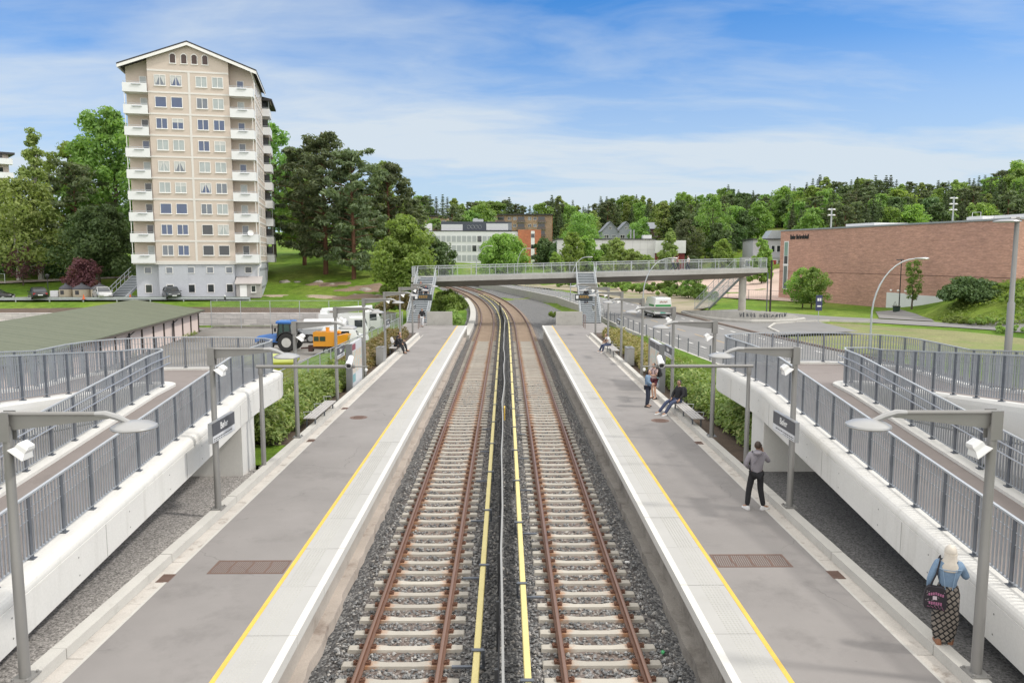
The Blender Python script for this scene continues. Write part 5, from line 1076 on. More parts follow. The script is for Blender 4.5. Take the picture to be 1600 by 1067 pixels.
# side face windows and rear bay with its balconies
for k in range(9):
    zf = Z0+k*FH
    for y in (2.6,4.2,5.5,7.6,9.4,11.6):
        mb = MB(); mb.box(Wd-.02,Wd+.05,y,y+.62,zf+.75,zf+2.1).box(Wd+.0,Wd+.09,y-.05,y+.67,zf+.68,zf+.748); o = mb.build('window', TRIM, T); MB().box(Wd+.05,Wd+.056,y+.07,y+.55,zf+.82,zf+2.03).build('pane', rr.choice([GLASS_D,GLASS_B,GLASS_G]), o)
MB().box(2,Wd-.35,Dp+.001,Dp+8,Z0-.3,ZT-.6).build('rear_wing', PLAST, T)
MB().box(2,Wd-.5,Dp+.2,Dp+7.8,.6,Z0-.301).build('base', BASEB, T)
o = MB().ext([(1.5,Dp-.3,ZT-.6),(Wd+1.4,Dp-.3,ZT-.6),(Wd+1.4,Dp-.3,ZT-.35),(8,Dp-.3,ZT+1.4),(1.5,Dp-.3,ZT-.3)], (0,8.6,0)).build('rear_roof', ROOF_D, T)
for k in range(9):
    zf = Z0+k*FH; b = MB().box(Wd-0.30,Wd+1.00,Dp+.05,Dp+3.4,zf-.12,zf).build('balcony', TRIM, T)
    MB().box(Wd+0.96,Wd+1.02,Dp-.02,Dp+3.46,zf-.15,zf+.92).box(Wd-0.30,Wd+0.96,Dp-.02,Dp+.04,zf-.15,zf+.92).build('parapet', OFFW, b)
    MB().box(Wd-0.25,Wd+1.00,Dp-.01,Dp+.03,zf+1.05,zf+1.1).box(Wd-0.25,Wd-0.20,Dp-.01,Dp+.03,zf+.92,zf+2.3).box(Wd+0.90,Wd+0.95,Dp-.01,Dp+.03,zf+.92,zf+2.3).build('rail', GALV, b)
    MB().box(Wd-0.25,Wd+0.70,Dp+.6,Dp+.65,zf+.1,zf+2.1).build('pane', GLASS_D, b)
    if k in (8,6,5,3,1): MB().add([(Wd-0.30,Dp+0,zf+2.35),(Wd+1.20,Dp-.05,zf+1.95),(Wd+1.20,Dp+3.3,zf+1.95),(Wd-0.30,Dp+3.3,zf+2.35)],[(0,1,2,3)]).build('awning', PLAST2, b)
for x, z in [(x, z) for z in (2.35,4.75) for x in (1.55,4.2,6.75,9.05,11.35)]:
    y = .75 if x < 3 else .12
    if 3 < x < 6.4: y = .06
    wframe(T, x-.43, z-.45 if z < 3 else z-.4, .86, 1.1 if z < 3 else .85, y, GLASS_D if z < 3 else GLASS_G, mull=False, fr=TRIM, sill=False)
wframe(T, 13.2, 4.35, .9, .85, .75, GLASS_D, mull=False, sill=False)
for y in range(6):
    for z in (2.2,4.6): MB().box(Wd-.05,Wd-.03+.03,2+y*1.9,2.3+y*1.9,z,z+.35).build('vent', DARK, T)
pc = MB(); pc.box(12.3,Wd+.2,-1.5,.74,1.25,3.0); p_ = pc.build('porch', mat('board_cladding', (.40,.38,.37), .8, var=.08, scale=5), T)
bb = MB()
for i in range(20): x = 12.32+i*.15; bb.box(x,x+.03,-1.525,-1.5,1.3,2.98)
bb.build('batten', mat('batten_grey', (.33,.315,.31), .8), p_)
MB().ext([(12.15,-1.75,3.0),(12.15,.75,3.85),(12.15,.75,3.95),(12.15,-1.75,3.1)], (Wd+.2-12.15+.15,0,0)).build('porch_roof', mat('porch_roof_metal', (.42,.39,.38), .6, .1, var=.08), p_)
MB().box(12.75,13.6,-1.56,-1.526,1.3,2.9).build('door', WHITE, p_); wframe(p_, 14.1, 1.95, .62, .9, -1.53, GLASS_D, mull=False)
MB().tube([(Wd-.1,-.6,EV-.3),(Wd+.1,.9,EV-1.2),(Wd+.12,1.1,Z0-.4),(Wd+.1,.9,Z0-.6),(Wd-.2,.6,Z0-.9),(Wd-.2,.6,1.3)], .06, 6).build('downpipe', TRIM, T)

t = thing('satellite_dish', 'white satellite dish on a balcony of the tower near its right corner', 'satellite dish', (-46.6+14.2*.9757+.55*.219, 97+14.2*.219-.55*.9757, Z0+FH+1.05), rad(25)); MB().lathe([(.02,0),(.2,.03),(.36,.1),(.37,.11),(.2,.045),(.02,.02)], n=16).build('dish', WHITE, t); MB().tube([(0,0,0),(0,0,.35)], .015, 5).build('arm', GALV, t); t.rotation_euler = (rad(80),0,rad(25))
# second tower at the left edge
T2 = thing('apartment_tower', 'pale beige apartment building with white balconies cut off by the left picture edge', 'apartment building', (-96.5,153,5.5), rad(42))
MB().box(-26,0,0,18,0,20.6).build('wall', PLAST, T2); MB().ext([(-27,-.8,20.6),(1,-.8,20.6),(1,19,20.6),(-27,19,20.6)], (0,0,.4)).build('roof', ROOF_D, T2)
bd = MB()
for k in range(8): bd.box(-26,0,-.05,-.001,k*2.65-.1+.2,k*2.65+.12+.2)
bd.build('band', TRIM, T2)
for k in range(1,8):
    for x in (-16,-13.4,-9.5,-7): wframe(T2, x, k*2.65+.9, 1.3, 1.3, 0, [GLASS_G,GLASS_B,GLASS_D][int(-x+k)%3], sill=False)
    b = MB().box(-4.6,.4,-1.3,-.06,k*2.65+.1,k*2.65+.25).build('balcony', TRIM, T2); MB().box(-4.6,.4,-1.38,-1.3,k*2.65+.1,k*2.65+1.2).box(.4,.46,-1.38,0,k*2.65+.1,k*2.65+1.2).build('parapet', OFFW, b); MB().box(-3.6,-1,-.03,.0,k*2.65+.4,k*2.65+2.2).build('pane', GLASS_D, b)

# ---------------------------------------------------------------- garage row
gA = Vector((-32.7,81.8,0)); gd_ = Vector((.137,-1,0)).normalized(); gn = Vector((-gd_.y,gd_.x,0))   # gn points to the right
GR = thing('garage_row', 'long low garage row with green corrugated roof and pink wall panels', 'garage', gA, math.atan2(gd_.y,gd_.x))
# local x runs towards the camera, local y to the right of the wall (+y = outside)
PINK = mat('pink_panel', (.66,.55,.50), .85, var=.06, scale=.8, fine=.04, fscale=12, stain=((.36,.29,.26), .9, .66, .4)); L = 62
MB().box(0,L,-12.5,-.02,-1.6,.72).build('wall', PINK, GR)
pm = MB(); k = 0
for k in range(int(L/3.03)+1): pm.box(k*3.03-.09,k*3.03+.09,-.02,.07,-1.6,.78)
pm.build('post', mat('dark_timber', (.04,.03,.026), .8, var=.2), GR)
m, nt, b, n, l = nodes('green_roof')
tcx = N(nt, 'ShaderNodeTexCoord').outputs['Object']; sx = N(nt, 'ShaderNodeSeparateXYZ'); l.new(tcx, sx.inputs[0])
nz = noise(nt, .5, 6, .7); nq = noise(nt, 4, 4, .7); col = mixc(nt, nz.outputs[0], (.062,.078,.046), (.128,.142,.092)); col = mixc(nt, .35, col, mixc(nt, nq.outputs[0], (.07,.09,.05), (.2,.2,.15))); 
seam = math_(nt, 'LESS_THAN', math_(nt, 'FRACT', math_(nt, 'DIVIDE', sx.outputs[0], 1.06)), .07); l.new(mixc(nt, math_(nt, 'MULTIPLY', seam, .8), col, (.05,.06,.04)), b.inputs['Base Color']); b.inputs['Roughness'].default_value = .75
MBr = MB(); rings = []
for i in range(int(L/.2)+5):
    x = -.5+i*.2; dz = .02*(i%2); rings.append([(x,.55,.86+dz),(x,-6.4,2.0+dz),(x,-12.9,.86+dz),(x,-12.9,.74),(x,-6.4,1.86),(x,.55,.74)])
ro = MBr.loft(rings, True, True).build('roof', m, GR)
MB().box(-.5,L,.52,.62,.66,.8).build('gutter', mat('gutter_dark', (.09,.075,.065), .6, var=.2), ro)
MB().ext([(-.03,-12.5,.73),(-.03,-.02,.73),(-.03,-6.4,1.82)], (-.1,0,0)).build('gable', mat('dark_gable', (.05,.045,.04), .8), GR)
for x in (9.3, 21.4, 37): MB().tube([(x,.56,.7),(x+.1,.3,.45),(x+.5,.1,.25),(x+.55,.1,-1.5)], .045, 6).build('downpipe', DARK, GR)

# ---------------------------------------------------------------- stone wall, guard rail, yard fences
m = brickmat('stone_blocks', (.60,.595,.585), (.47,.465,.46), (.15,.15,.145), 1.5, .55)
sw = tag(MB().box(-62,-12.6,87.6,88.2,-1.7,.12).build('stone_wall', m), 'low grey stone block wall at the foot of the grass bank behind the yard', 'stone wall')
kb = tag(MB().box(-33,-12.8,86.6,86.85,-1.6,-1.28).build('kerb', CONC_D), 'concrete kerb along the foot of the stone wall', 'kerb')
gr = thing('guard_rail', 'grey steel guard rail along the edge of the car park below the tower', 'guard rail', (-100,92.2,.75))
MB().ext([(0,-.04,.5),(0,.02,.56),(0,-.03,.66),(0,.02,.76),(0,-.04,.84),(0,-.07,.84),(0,0,.76),(0,-.06,.66),(0,0,.56),(0,-.07,.5)][::-1], (68.4,3.0,0)).build('beam', GALV, gr)
f0 = None
for k in range(18):
    o = MB().box(-.06,.06,0,.12,-.4,.8).build('post', GALV, gr) if f0 is None else link('post', f0.data, GALV, gr)
    f0 = f0 or o; o.location = (.4+k*4.0, .4/68*3+k*.175, 0)
def mesh_fence(name, lab, P, h, step, gap, rail=True, m_=None, group=None, dense=False, rz=(.04,)):
    t = thing(name, lab, 'fence', P[0], 0, group); o0 = Vector(P[0]); Q = [Vector(p)-o0 for p in P]; Zu = Vector((0,0,1)); mb = MB(); wm = MB()
    m_ = m_ or GALV
    if rail:
        for a, b_ in zip(Q[:-1], Q[1:]): mb.bar(a+Zu*h, b_+Zu*h, .045)
        mb.build('top_rail', m_, t)
    for p, d in resample(Q, gap): wm.bar(p+Zu*.05, p+Zu*(h-.01), .005 if not dense else .02)
    for k in range(1, int(h/.2)):
        for a, b_ in zip(Q[:-1], Q[1:]): wm.bar(a+Zu*(k*.2), b_+Zu*(k*.2), .006)
    wm.build('wire_panel', m_, t); f0 = None
    for p, d in resample(Q, step):
        o = MB().box(-.03,.03,-.03,.03,-.2,h).build('post', m_, t) if f0 is None else link('post', f0.data, m_, t)
        f0 = f0 or o; o.location = p
    return t
mesh_fence('yard_fence', 'tall wire mesh fence with thin posts in front of the grass bank', [(-33,86.3,-1.5),(-12.8,86.3,-1.5)], 3.1, 3.3, .14)
mesh_fence('mesh_fence', 'low wire mesh fence between the left hedge and the yard', [(-11.95,29.5,-.75),(-11.5,41,-.75),(-10.6,60,-.75),(-10.1,74,-.75)], 1.45, 2.4, .1)
mesh_fence('road_fence', 'dark post fence between the right hedge and the road', [(15.0,31.5,-.35),(13.1,50,-.3),(11.5,69,-.3),(10.75,84,-.3)], 1.15, 2.2, .12, rail=False, m_=GALV_D)
P = [(10.75,84,0)]+[(x-.45,y,.0) for x,y in ((10.9,100),(8.9,124),(4.3,148),(-1.4,176),(-6,195))]
mesh_fence('road_fence', 'grey bar fence on the concrete wall curving along the track beyond the platforms', P, 1.15, 2.3, .2, m_=GALV, dense=False)
wl = MB(); rg = []
for x, y, z in P: rg.append([(x-.2,y,-1.5),(x-.2,y,.02),(x+.12,y,.02),(x+.12,y,-1.5)])
tag(wl.loft(rg, True, True).build('retaining_wall', CONC), 'curving concrete retaining wall between the track and the road', 'retaining wall')
wl = MB(); rg = []
for x, y, z in [(15.0,31.5,0),(13.1,50,0),(11.5,69,0),(10.75,83.8,0)]: rg.append([(x-.14,y,-.6),(x-.14,y,-.14),(x+.12,y,-.14),(x+.12,y,-.6)])
tag(wl.loft(rg, True, True).build('low_wall', KERB), 'low concrete wall under the dark post fence beside the road', 'wall')
mesh_fence('park_fence', 'light steel railing along the lawn path at the far left', [(-96,101.5,3.0),(-86,103,2.9),(-78,105,2.85),(-70,108.5,3.0)], 1.1, 3.0, 3.0)
gl = mesh_fence('stair_fence', 'pale blue grey panel fence at the foot of the left stairs', [(-13.6,77,-.9),(-10.3,77.3,-.2)], 1.2, 1.1, .12, dense=True)

# ---------------------------------------------------------------- curved planter wall with scrawls, and the sports hall
pw = [(21.6,93),(21.5,88),(22.2,84),(23.6,81),(25.6,79.3),(28,79.2),(30.2,80.2),(32.2,82.4)]
rg = []
for i, (x, y) in enumerate(pw):
    d = (Vector((*pw[min(i+1,7)],0))-Vector((*pw[max(i-1,0)],0))).normalized(); o = Vector((d.y,-d.x,0)); p = Vector((x,y,0)); h = (.2,.62,.95,1.1,1.15,1.08,.75,.2)[i]
    rg.append([tuple(p+o*a+Vector((0,0,z))) for a, z in ((.25,-.6),(.25,-.12),(.03,.02),(.0,h-.3),(-.28,h-.3),(-.28,-.6))][::-1])
pt = thing('planter_wall', 'curved low concrete wall with dark scrawled writing under the footbridge stairs', 'low wall', (0,0,0))
MB().loft(rg, True, True).build('wall', CONC, pt)
q = MB(); rr = random.Random(8); scr = mat('spray_paint', (.07,.08,.1), .6, var=.4, scale=8)
for i in range(15):
    u = 3.55+i*.14; k = int(u); f = u-k; a = Vector((*pw[k],0))*(1-f)+Vector((*pw[k+1],0))*f; d = (Vector((*pw[k+1],0))-Vector((*pw[k],0))).normalized(); o = Vector((d.y,-d.x,0))
    if i == 5: continue
    for j in range(3): 
        c = a+o*.045+d*rr.uniform(-.12,.12); q.bar(c+Vector((0,0,.22+rr.uniform(0,.1))), c+d*rr.uniform(-.12,.16)+Vector((0,0,.66+rr.uniform(-.14,.05))), .045, .03)
q.build('scrawl', scr, pt)
struct(MB().prism([(22,93),(22.4,85),(24,81.5),(26,80),(28.3,80),(30,81.2),(31.5,83),(31,90),(28,95)], -.5, -.2).build('planter_gravel', VERGE))

HA = Vector((46,129,0)); hb = Vector((57.6,86.8,0)); hd = (hb-HA).normalized(); HL = (hb-HA).length
HALL = thing('sports_hall', 'large windowless brown brick sports hall with dark lettering', 'sports hall', HA, math.atan2(hd.y,hd.x))
# local x along the facade towards the camera, facade faces local -y
BRK = brickmat('hall_brick', (.41,.235,.18), (.53,.315,.25), (.42,.3,.25), .3, .1)
HT = 10.65
MB().box(0,HL,0,34,-2,HT).build('wall', BRK, HALL)
MB().box(-.12,HL+.12,-.12,34.1,HT,HT+.22).build('parapet', mat('roof_edge_metal', (.3,.315,.33), .5, .3), HALL)
MB().box(-.02,HL,-.03,-.001,4.05,4.1).build('joint', mat('joint_dark', (.12,.07,.055), .9), HALL)
wn = MB(); wn.box(1.1,2.3,-.06,.02,1.1,9.0).box(1.0,2.4,-.08,.02,5.0,5.25); o = wn.build('window', OFFW, HALL); MB().box(1.25,2.15,-.07,-.06,1.25,4.95).build('pane', GLASS_G, o); MB().box(1.25,2.15,-.07,-.06,5.3,6.6).build('pane', DARK, o); MB().box(1.25,2.15,-.07,-.06,6.65,8.85).build('pane', glassmat('glass_greenish', (.2,.3,.29)), o)
d_ = MB(); d_.box(24.6,27.9,-.1,-.001,-2,1.62); d_.box(27.95,35,-.14,-.001,-2,1.5); o = d_.build('door_panel', mat('door_white', (.66,.67,.68), .6, var=.04, scale=.6), HALL)
MB().tube([(26.0,-.12,-.05),(26.3,-.12,.45),(26.6,-.12,-.05),(26.0,-.12,-.05)], .02, 4).box(26.1,26.2,-.12,-.1,-.5,-.3).build('warning_sign', DARK, o)
for x in (25.6,26.9,28.2): MB().lathe([(.02,-.12),(.13,-.1),(.16,0),(.12,.1),(.03,.14)], (x,-.3,1.95), 10).build('wall_lamp', WHITE, HALL)
M = Matrix.Translation((5.0,-.06,9.62)) @ Matrix.Rotation(PI/2, 4, 'X')
textmesh('lettering', 'Bøler flerbrukshall', 1.05, BLACK, HALL, M, .03, sx=.6)
for x, w in ((12,6),(34,8)): MB().box(x,x+w,3,9,HT+.22,HT+.75).build('roof_light', OFFW, HALL)
MB().box(36,38,1.2,3,HT+.22,HT+.7).box(36.4,36.44,1.3,1.34,HT+.7,HT+1.2).box(37.6,37.64,1.3,1.34,HT+.7,HT+1.2).box(36.4,37.64,1.3,1.34,HT+1.16,HT+1.2).build('roof_vent', OFFW, HALL)

# ---------------------------------------------------------------- distant buildings
def windows_grid(par, x0, x1, zs, w, h, gap, y, panes, rr, fr=OFFW, odd=()):
    for zi, z in enumerate(zs):
        x = x0; k = 0
        while x+w < x1:
            o = MB().box(x-.08,x+w+.08,y-.05,y+.01,z-.08,z+h+.08).build('window', fr, par); MB().box(x,x+w,y-.06,y-.051,z,z+h).build('pane', GLASS_D if (zi,k) in odd else rr.choice(panes), o); x += w+gap; k += 1
rr = random.Random(2)
Sx = lambda px, Y: (px-789.5)/1200*Y
SCH = thing('school_building', 'long white panelled school building with dark upper storey and orange brick end', 'school', (Sx(668,250),250,4.3), rad(4))
SW = 29.5; MB().box(-4,SW,0,14,-1,10.2).build('wall', mat('white_panels', (.60,.61,.64), .5, var=.06, scale=.4), SCH)
BLND = [mat('window_blind', (.34,.36,.39), .5, var=.08)]
windows_grid(SCH, -3.6, SW-.5, (.7,3.8,6.85), 1.33, 1.95, .33, 0, BLND, rr, odd=((2,12),(1,5),(1,11)))
MB().box(-4.1,SW+.02,-.08,14.1,10.2,10.45).build('roof_edge', DARK, SCH)
UP = MB().box(4.6,27.6,1.5,12,10.45,13.4).build('upper_storey', mat('slate_cladding', (.05,.06,.085), .5, var=.1), SCH)
MB().box(4.7,11.6,1.4,1.499,10.55,12.5).box(19.3,26.4,1.4,1.499,10.7,12.8).build('metal_panel', mat('pale_panel', (.52,.53,.57), .4, var=.05), UP)
MB().box(15,18.4,3,6,13.4,14.3).box(15.2,16.6,3.1,5.8,14.3,14.55).build('roof_unit', GALV, UP)
MB().box(26.41,27.6,1.42,1.49,10.7,13.0).build('glass_end', GLASS_G, UP)
cr = MB()
for k in range(4): cr.tube([(13.6+k*1.2+.55*math.cos(a),1.45,11.7+.55*math.sin(a)) for a in np.linspace(0,2*PI,17)], .035, 4)
cr.build('ring_ornament', GALV, UP)
OB = brickmat('orange_brick', (.42,.135,.065), (.50,.18,.09), (.3,.2,.15), .3, .1)
MB().box(SW+.02,SW+7.5,-.6,13,-1,10.8).build('brick_end', OB, SCH); bs = MB().box(SW+4.2,SW+5.4,-.66,-.601,0,10.4).build('window', OFFW, SCH)
for z in (1.2,4.7,8.2): MB().box(SW+4.25,SW+5.35,-.68,-.661,z,z+1.3).build('pane', GLASS_D, bs)
MB().box(SW+7.6,SW+8.6,-2.2,.5,-1,2.6).build('entrance', OFFW, SCH); MB().box(SW+7.8,SW+8.4,-2.3,-2.21,-.5,2).build('door', GLASS_D, SCH)
MB().box(-5,1.5,6,12,10.3,13.0).build('stair_tower', OFFW, SCH); MB().ext([(1.6,5,10.45),(7.5,5,10.45),(5.5,5,12.8),(2.2,5,11.1)], (0,6,0)).build('side_roof', mat('brown_tile', (.1,.06,.05), .8), SCH)
YB = brickmat('yellow_brick', (.34,.24,.15), (.4,.29,.19), (.3,.25,.2), .3, .1)
def block(lab, px0, px1, Y, zb, zt, nfl, end=None, rz=0):
    x0 = Sx(px0,Y); w = Sx(px1,Y)-x0; t = thing('apartment_block', lab, 'apartment building', (x0,Y,zb), rz, None); h = zt-zb; fh = h/nfl
    MB().box(0,w,0,12,-3,h).build('wall', YB, t); MB().box(-.4,w+.4,-1.0,12.4,h,h+.5).build('roof', ROOF_D, t)
    if end: MB().box(w+.001,w+.1,-.05,12.05,-3,h-.05).build('end_wall', OB, t)
    x = 1.2; k = 0
    while x < w-2:
        for f in range(nfl):
            z = f*fh
            if k % 3 == 1:
                b_ = MB().box(x-.4,x+3.2,-1.2,-.01,z-.1,z+.05).build('balcony', OFFW, t); MB().box(x-.4,x+3.2,-1.28,-1.2,z,z+.95).build('parapet', mat('balcony_dark', (.13,.1,.09), .7), b_); MB().box(x,x+2.8,-.05,-.001,z+.1,z+fh-.6).build('pane', GLASS_D, b_)
            else: wframe(t, x+.3, z+.9, 1.4, 1.3, 0, GLASS_G if (k+f)%2 else GLASS_D, sill=False)
        x += 4.0 if k % 3 == 1 else 2.3; k += 1
    return t
block('yellow brick apartment block with dark flat roof and orange end wall behind the school', 765, 862, 330, 9, 23.8, 5, True, rad(-3))
block('low yellow brick apartment block half hidden by trees at the far left of the school', 655, 700, 330, 12, 23.2, 3)
WB = thing('community_building', 'low white panelled building with red door behind the birches', 'building', (Sx(870,215),215,3.2))
wv = Sx(1022,215)-Sx(870,215); MB().box(0,wv,0,20,-1,7.9).build('wall', mat('white_tile', (.62,.62,.63), .5, var=.05, scale=.4), WB); MB().box(-.2,wv+.2,-.2,20.2,7.9,8.2).build('roof', DARK, WB)
jl = MB()
for k in range(1,14): jl.box(k*2.1-.03,k*2.1+.03,-.012,-.001,.2,7.8)
for z in (2.7,5.2): jl.box(0,wv,-.013,-.0015,z-.03,z+.03)
jl.build('panel_joint', mat('joint_grey', (.42,.42,.43), .7), WB)
MB().box(wv+.001,wv+8.5,-.5,18,4.2,7.7).build('wing', OFFW, WB); MB().box(wv+.01,wv+8.3,0,17,-1,4.19).build('red_wall', mat('dark_red', (.2,.03,.035), .7), WB); MB().box(.4,4.5,-.1,-.02,-.5,2.6).build('entrance', GLASS_D, WB)
for dx in (21.4,22.3): MB().tube([(dx,6,8),(dx,6,10.8)], .22, 8).build('chimney', STEEL, WB)
MB().box(wv-2.6,wv-.2,4,6.5,8.2,9.3).build('roof_unit', OFFW, WB)
RH = mat('grey_boards', (.24,.26,.30), .8, var=.08)
for i, (px, nm) in enumerate(((952,'leftmost of the three'),(977,'middle one of the three'),(1001,'rightmost of the three'))):
    t = thing('row_house', 'small grey gabled row house on the wooded slope, '+nm, 'house', (Sx(px,290),290,10.0), 0, 'grey gabled row houses')
    MB().prism([(-3,0),(3,0),(3,9),(-3,9)], -3, 6.0).ext([(-3,0,6.0),(3,0,6.0),(0,0,9.2)], (0,9,0)).build('wall', RH, t)
    rf = MB()
    for sg in (-1,1): rf.ext([(sg*3.5,-.4,5.5),(0,-.4,9.25),(0,-.4,9.5),(sg*3.5,-.4,5.75)][::sg], (0,9.8,0))
    rf.build('roof', mat('grey_tile', (.2,.215,.24), .7), t)
    wframe(t, -.5, 6.6, 1.0, 1.0, 0, GLASS_D, sill=False); wframe(t, -2.2, 3.2, 1.7, 1.3, 0, GLASS_D, sill=False); wframe(t, .7, 3.2, 1.5, 1.3, 0, GLASS_G, sill=False)
t = thing('row_house', 'long dark red house with grey roof behind the gabled row houses', 'house', (Sx(1012,300),300,10.5), 0)
MB().box(0,9,0,8,-3,6.6).build('wall', mat('dark_red_boards', (.09,.04,.04), .8), t); MB().ext([(-.4,-.6,6.6),(-.4,4,9.2),(-.4,8.6,6.6)], (10,0,0)).build('roof', mat('grey_tile', (.2,.215,.24), .7), t); wframe(t, 2, 3.6, 1.6, 1.3, 0, GLASS_D, sill=False)
RB = thing('school_wing', 'grey building with red window panels behind the left corner of the brick hall', 'building', (Sx(1175,205),205,0), rad(-6))
MB().box(0,30,0,14,-2,10.9).build('wall', mat('pale_grey_cladding', (.42,.42,.44), .7, var=.05), RB); MB().box(-.3,30,-.3,14,10.9,11.2).build('roof', DARK, RB); MB().ext([(3.6,1,11.2),(9.5,1,11.2),(9,1,13.4),(5,1,13.4)], (0,7,0)).build('roof_room', GALV, RB)
MB().box(-3.4,24,-2.6,-.02,-2,6.3).build('lower_block', mat('lower_grey', (.33,.33,.36), .7), RB); RED = mat('red_panel', (.38,.05,.06), .5)
for z in (.3,3.7):
    for k in range(7): o = MB().box(-2.6+k*3,-.2+k*3,-2.68,-2.61,z,z+2.0).build('window', OFFW, RB); MB().box(-2.4+k*3,-.5+k*3,-2.7,-2.681,z+.2,z+1.8).build('pane', RED if k % 3 else GLASS_G, o)
for z in (7.6,):
    for k in range(8): o = MB().box(3.2+k*1.4,4.3+k*1.4,-.07,-.001,z,z+1.8).build('window', OFFW, RB); MB().box(3.35+k*1.4,4.15+k*1.4,-.08,-.071,z+.1,z+1.7).build('pane', GLASS_D, o)

# ---------------------------------------------------------------- street lamps, masts and small street furniture
def arc_lamp(lab, x, y, z0, h, reach, sgn=1, group='curved street lamps'):
    t = thing('street_lamp', lab, 'street lamp', (x,y,z0), 0, group)
    pts = [(0,0,-.3),(0,0,h*.38)]+[(sgn*reach*(1-math.cos(a)),0,h*.38+(h*.62)*math.sin(a)) for a in np.linspace(.1,PI/2,10)]
    MB().tube([(0,0,-.3),(0,0,1.1)], .1, 10).tube(pts, [.075]*2+[.065]*4+[.05]*6, 10).build('pole', GALV, t, smooth=True)
    MB().loft([[(sgn*(reach+u), w*math.cos(a), h+.02+v*math.sin(a)) for a in np.linspace(0,2*PI,9)[:-1]] for u, w, v in ((-.1,.06,.05),(.15,.14,.07),(.6,.17,.1),(.9,.13,.08),(1.02,.03,.03))], True, True).build('lamp_head', LAMPW, t, smooth=True)
arc_lamp('tall curved steel street lamp in front of the brick hall', 27.6, 57.5, -.65, 7.0, 3.1)
arc_lamp('curved street lamp standing behind the parked van, in front of the footbridge', Sx(1005,84), 84, -.4, 6.7, 2.7)
arc_lamp('curved street lamp rising behind the right stairs of the footbridge', Sx(893,110), 112, -.6, 7.0, 2.2)
arc_lamp('thin curved street lamp in front of the round tree by the school', Sx(744,150), 150, 1.5, 7, 2.2); arc_lamp('thin curved street lamp behind the footbridge at the foot of the orange brick end', Sx(808,150), 150, 1.4, 6.6, 1.6)
t = thing('street_lamp', 'tall straight grey street lamp behind the right ramp at the picture edge', 'street lamp', (17.9,27,-.6)); zt = 8.35
MB().tube([(0,0,-.3),(0,0,3.2),(0,0,5.5),(0,0,5.55),(0,0,zt+.15)], [.14,.125,.12,.085,.075], 14).lathe([(.15,3.18),(.15,3.3)], n=14).build('pole', POLE, t, smooth=True)
MB().tube([(.1,0,zt+.12),(-.25,0,zt+.1)], .05, 8).lathe([(.04,.06),(.2,.05),(.42,0),(.44,-.03),(.38,-.05),(.1,-.06)], (-.35,0,zt+.02), 24).build('lamp_head', LAMPW, t, smooth=True)
t = thing('street_lamp', 'slim black lamp post beside the white hall door', 'street lamp', (Sx(1408,96),96,-.9)); MB().tube([(0,0,-.2),(0,0,7.0)], [.08,.05], 8).build('pole', BLACK, t); MB().box(-.6,.25,-.12,.12,6.95,7.08).build('lamp_head', DARK, t)
t = thing('street_lamp', 'short black lamp post beside the black car in the car park', 'street lamp', (Sx(76,95),95.5,1.3)); MB().tube([(0,0,-.2),(0,0,2.6)], .05, 8).build('pole', BLACK, t); MB().lathe([(.08,2.55),(.2,2.7),(.24,2.95),(.1,3.05)], n=10).build('lamp_head', BLACK, t)
for px, Y, zt, lab in ((1295,152,14.9,'floodlight mast with four lamps above the left part of the hall roof'),(1484,148,16.8,'floodlight mast with six lamps above the right part of the hall roof')):
    t = thing('floodlight_mast', lab, 'floodlight mast', (Sx(px,Y),Y,1), 0, 'floodlight masts'); MB().tube([(0,0,-1),(0,0,zt)], .16, 8).build('pole', GALV, t)
    for k in range(3 if px > 1400 else 2):
        MB().box(-.7,.7,-.05,.05,zt-.3-k*1.1,zt-.2-k*1.1).build('crossbar', GALV, t)
        for x in (-.45,.45): MB().lathe([(.1,0),(.3,-.08),(.33,-.24),(.2,-.28)], (x,0,zt-.1-k*1.1), 10).build('lamp', OFFW, t)
t = thing('lamp_bollard', 'dark electric bollard beside the guard rail', 'bollard', (Sx(353,94),94,1.1)); MB().tube([(0,0,0),(0,0,.55)], .1, 8).build('post', BLACK, t); MB().lathe([(.08,.55),(.11,.62),(.08,.72),(.02,.75)], n=10).build('cap', OFFW, t)
t = thing('road_sign', 'small blue bus stop sign with grey pole at the side road', 'sign', (32.4,79,-.35)); MB().tube([(0,0,-.2),(0,0,2.4)], .04, 8).build('pole', GALV, t); MB().box(-.32,.32,-.05,.05,1.3,2.9).build('panel', mat('sign_navy', (.035,.04,.11), .4), t); MB().box(-.2,.0,-.06,-.051,2.3,2.6).box(.05,.2,-.06,-.051,2.3,2.6).box(-.2,.2,-.06,-.051,1.7,1.85).build('symbols', OFFW, t)
t = thing('wheelie_bin', 'dark green wheelie bin at the black lamp post by the hall', 'bin', (Sx(1401,96.5),96,-.9)); MB().loft([[(-.3*k,-.35*k,z),(.3*k,-.35*k,z),(.3*k,.35*k,z),(-.3*k,.35*k,z)] for k, z in ((.8,0),(1,1.15))], True, True).build('body', mat('bin_green', (.02,.04,.03), .6), t); MB().box(-.34,.34,-.4,.4,1.15,1.24).build('lid', BLACK, t)
for px, Y, h, lab in ((1197,90,6.6,'dark wooden post just beside the right end of the footbridge'),(1192,96,5.0,'thinner grey post behind the right end of the footbridge')):
    o = tag(MB().tube([(0,0,-.3),(0,0,h)], .11 if h > 6 else .07, 8).build('wooden_pole', mat('dark_pole', (.035,.028,.025), .8) if h > 6 else GALV_D), lab, 'pole'); o.location = (Sx(px,Y)+.6,Y,-.5)
mesh_fence('pitch_fence', 'thin wire fence along the pink gravel pitch', [(26,147,-.3),(40,122,-.4),(45.5,113,-.4)], 1.6, 4.5, .4, m_=GALV_D)
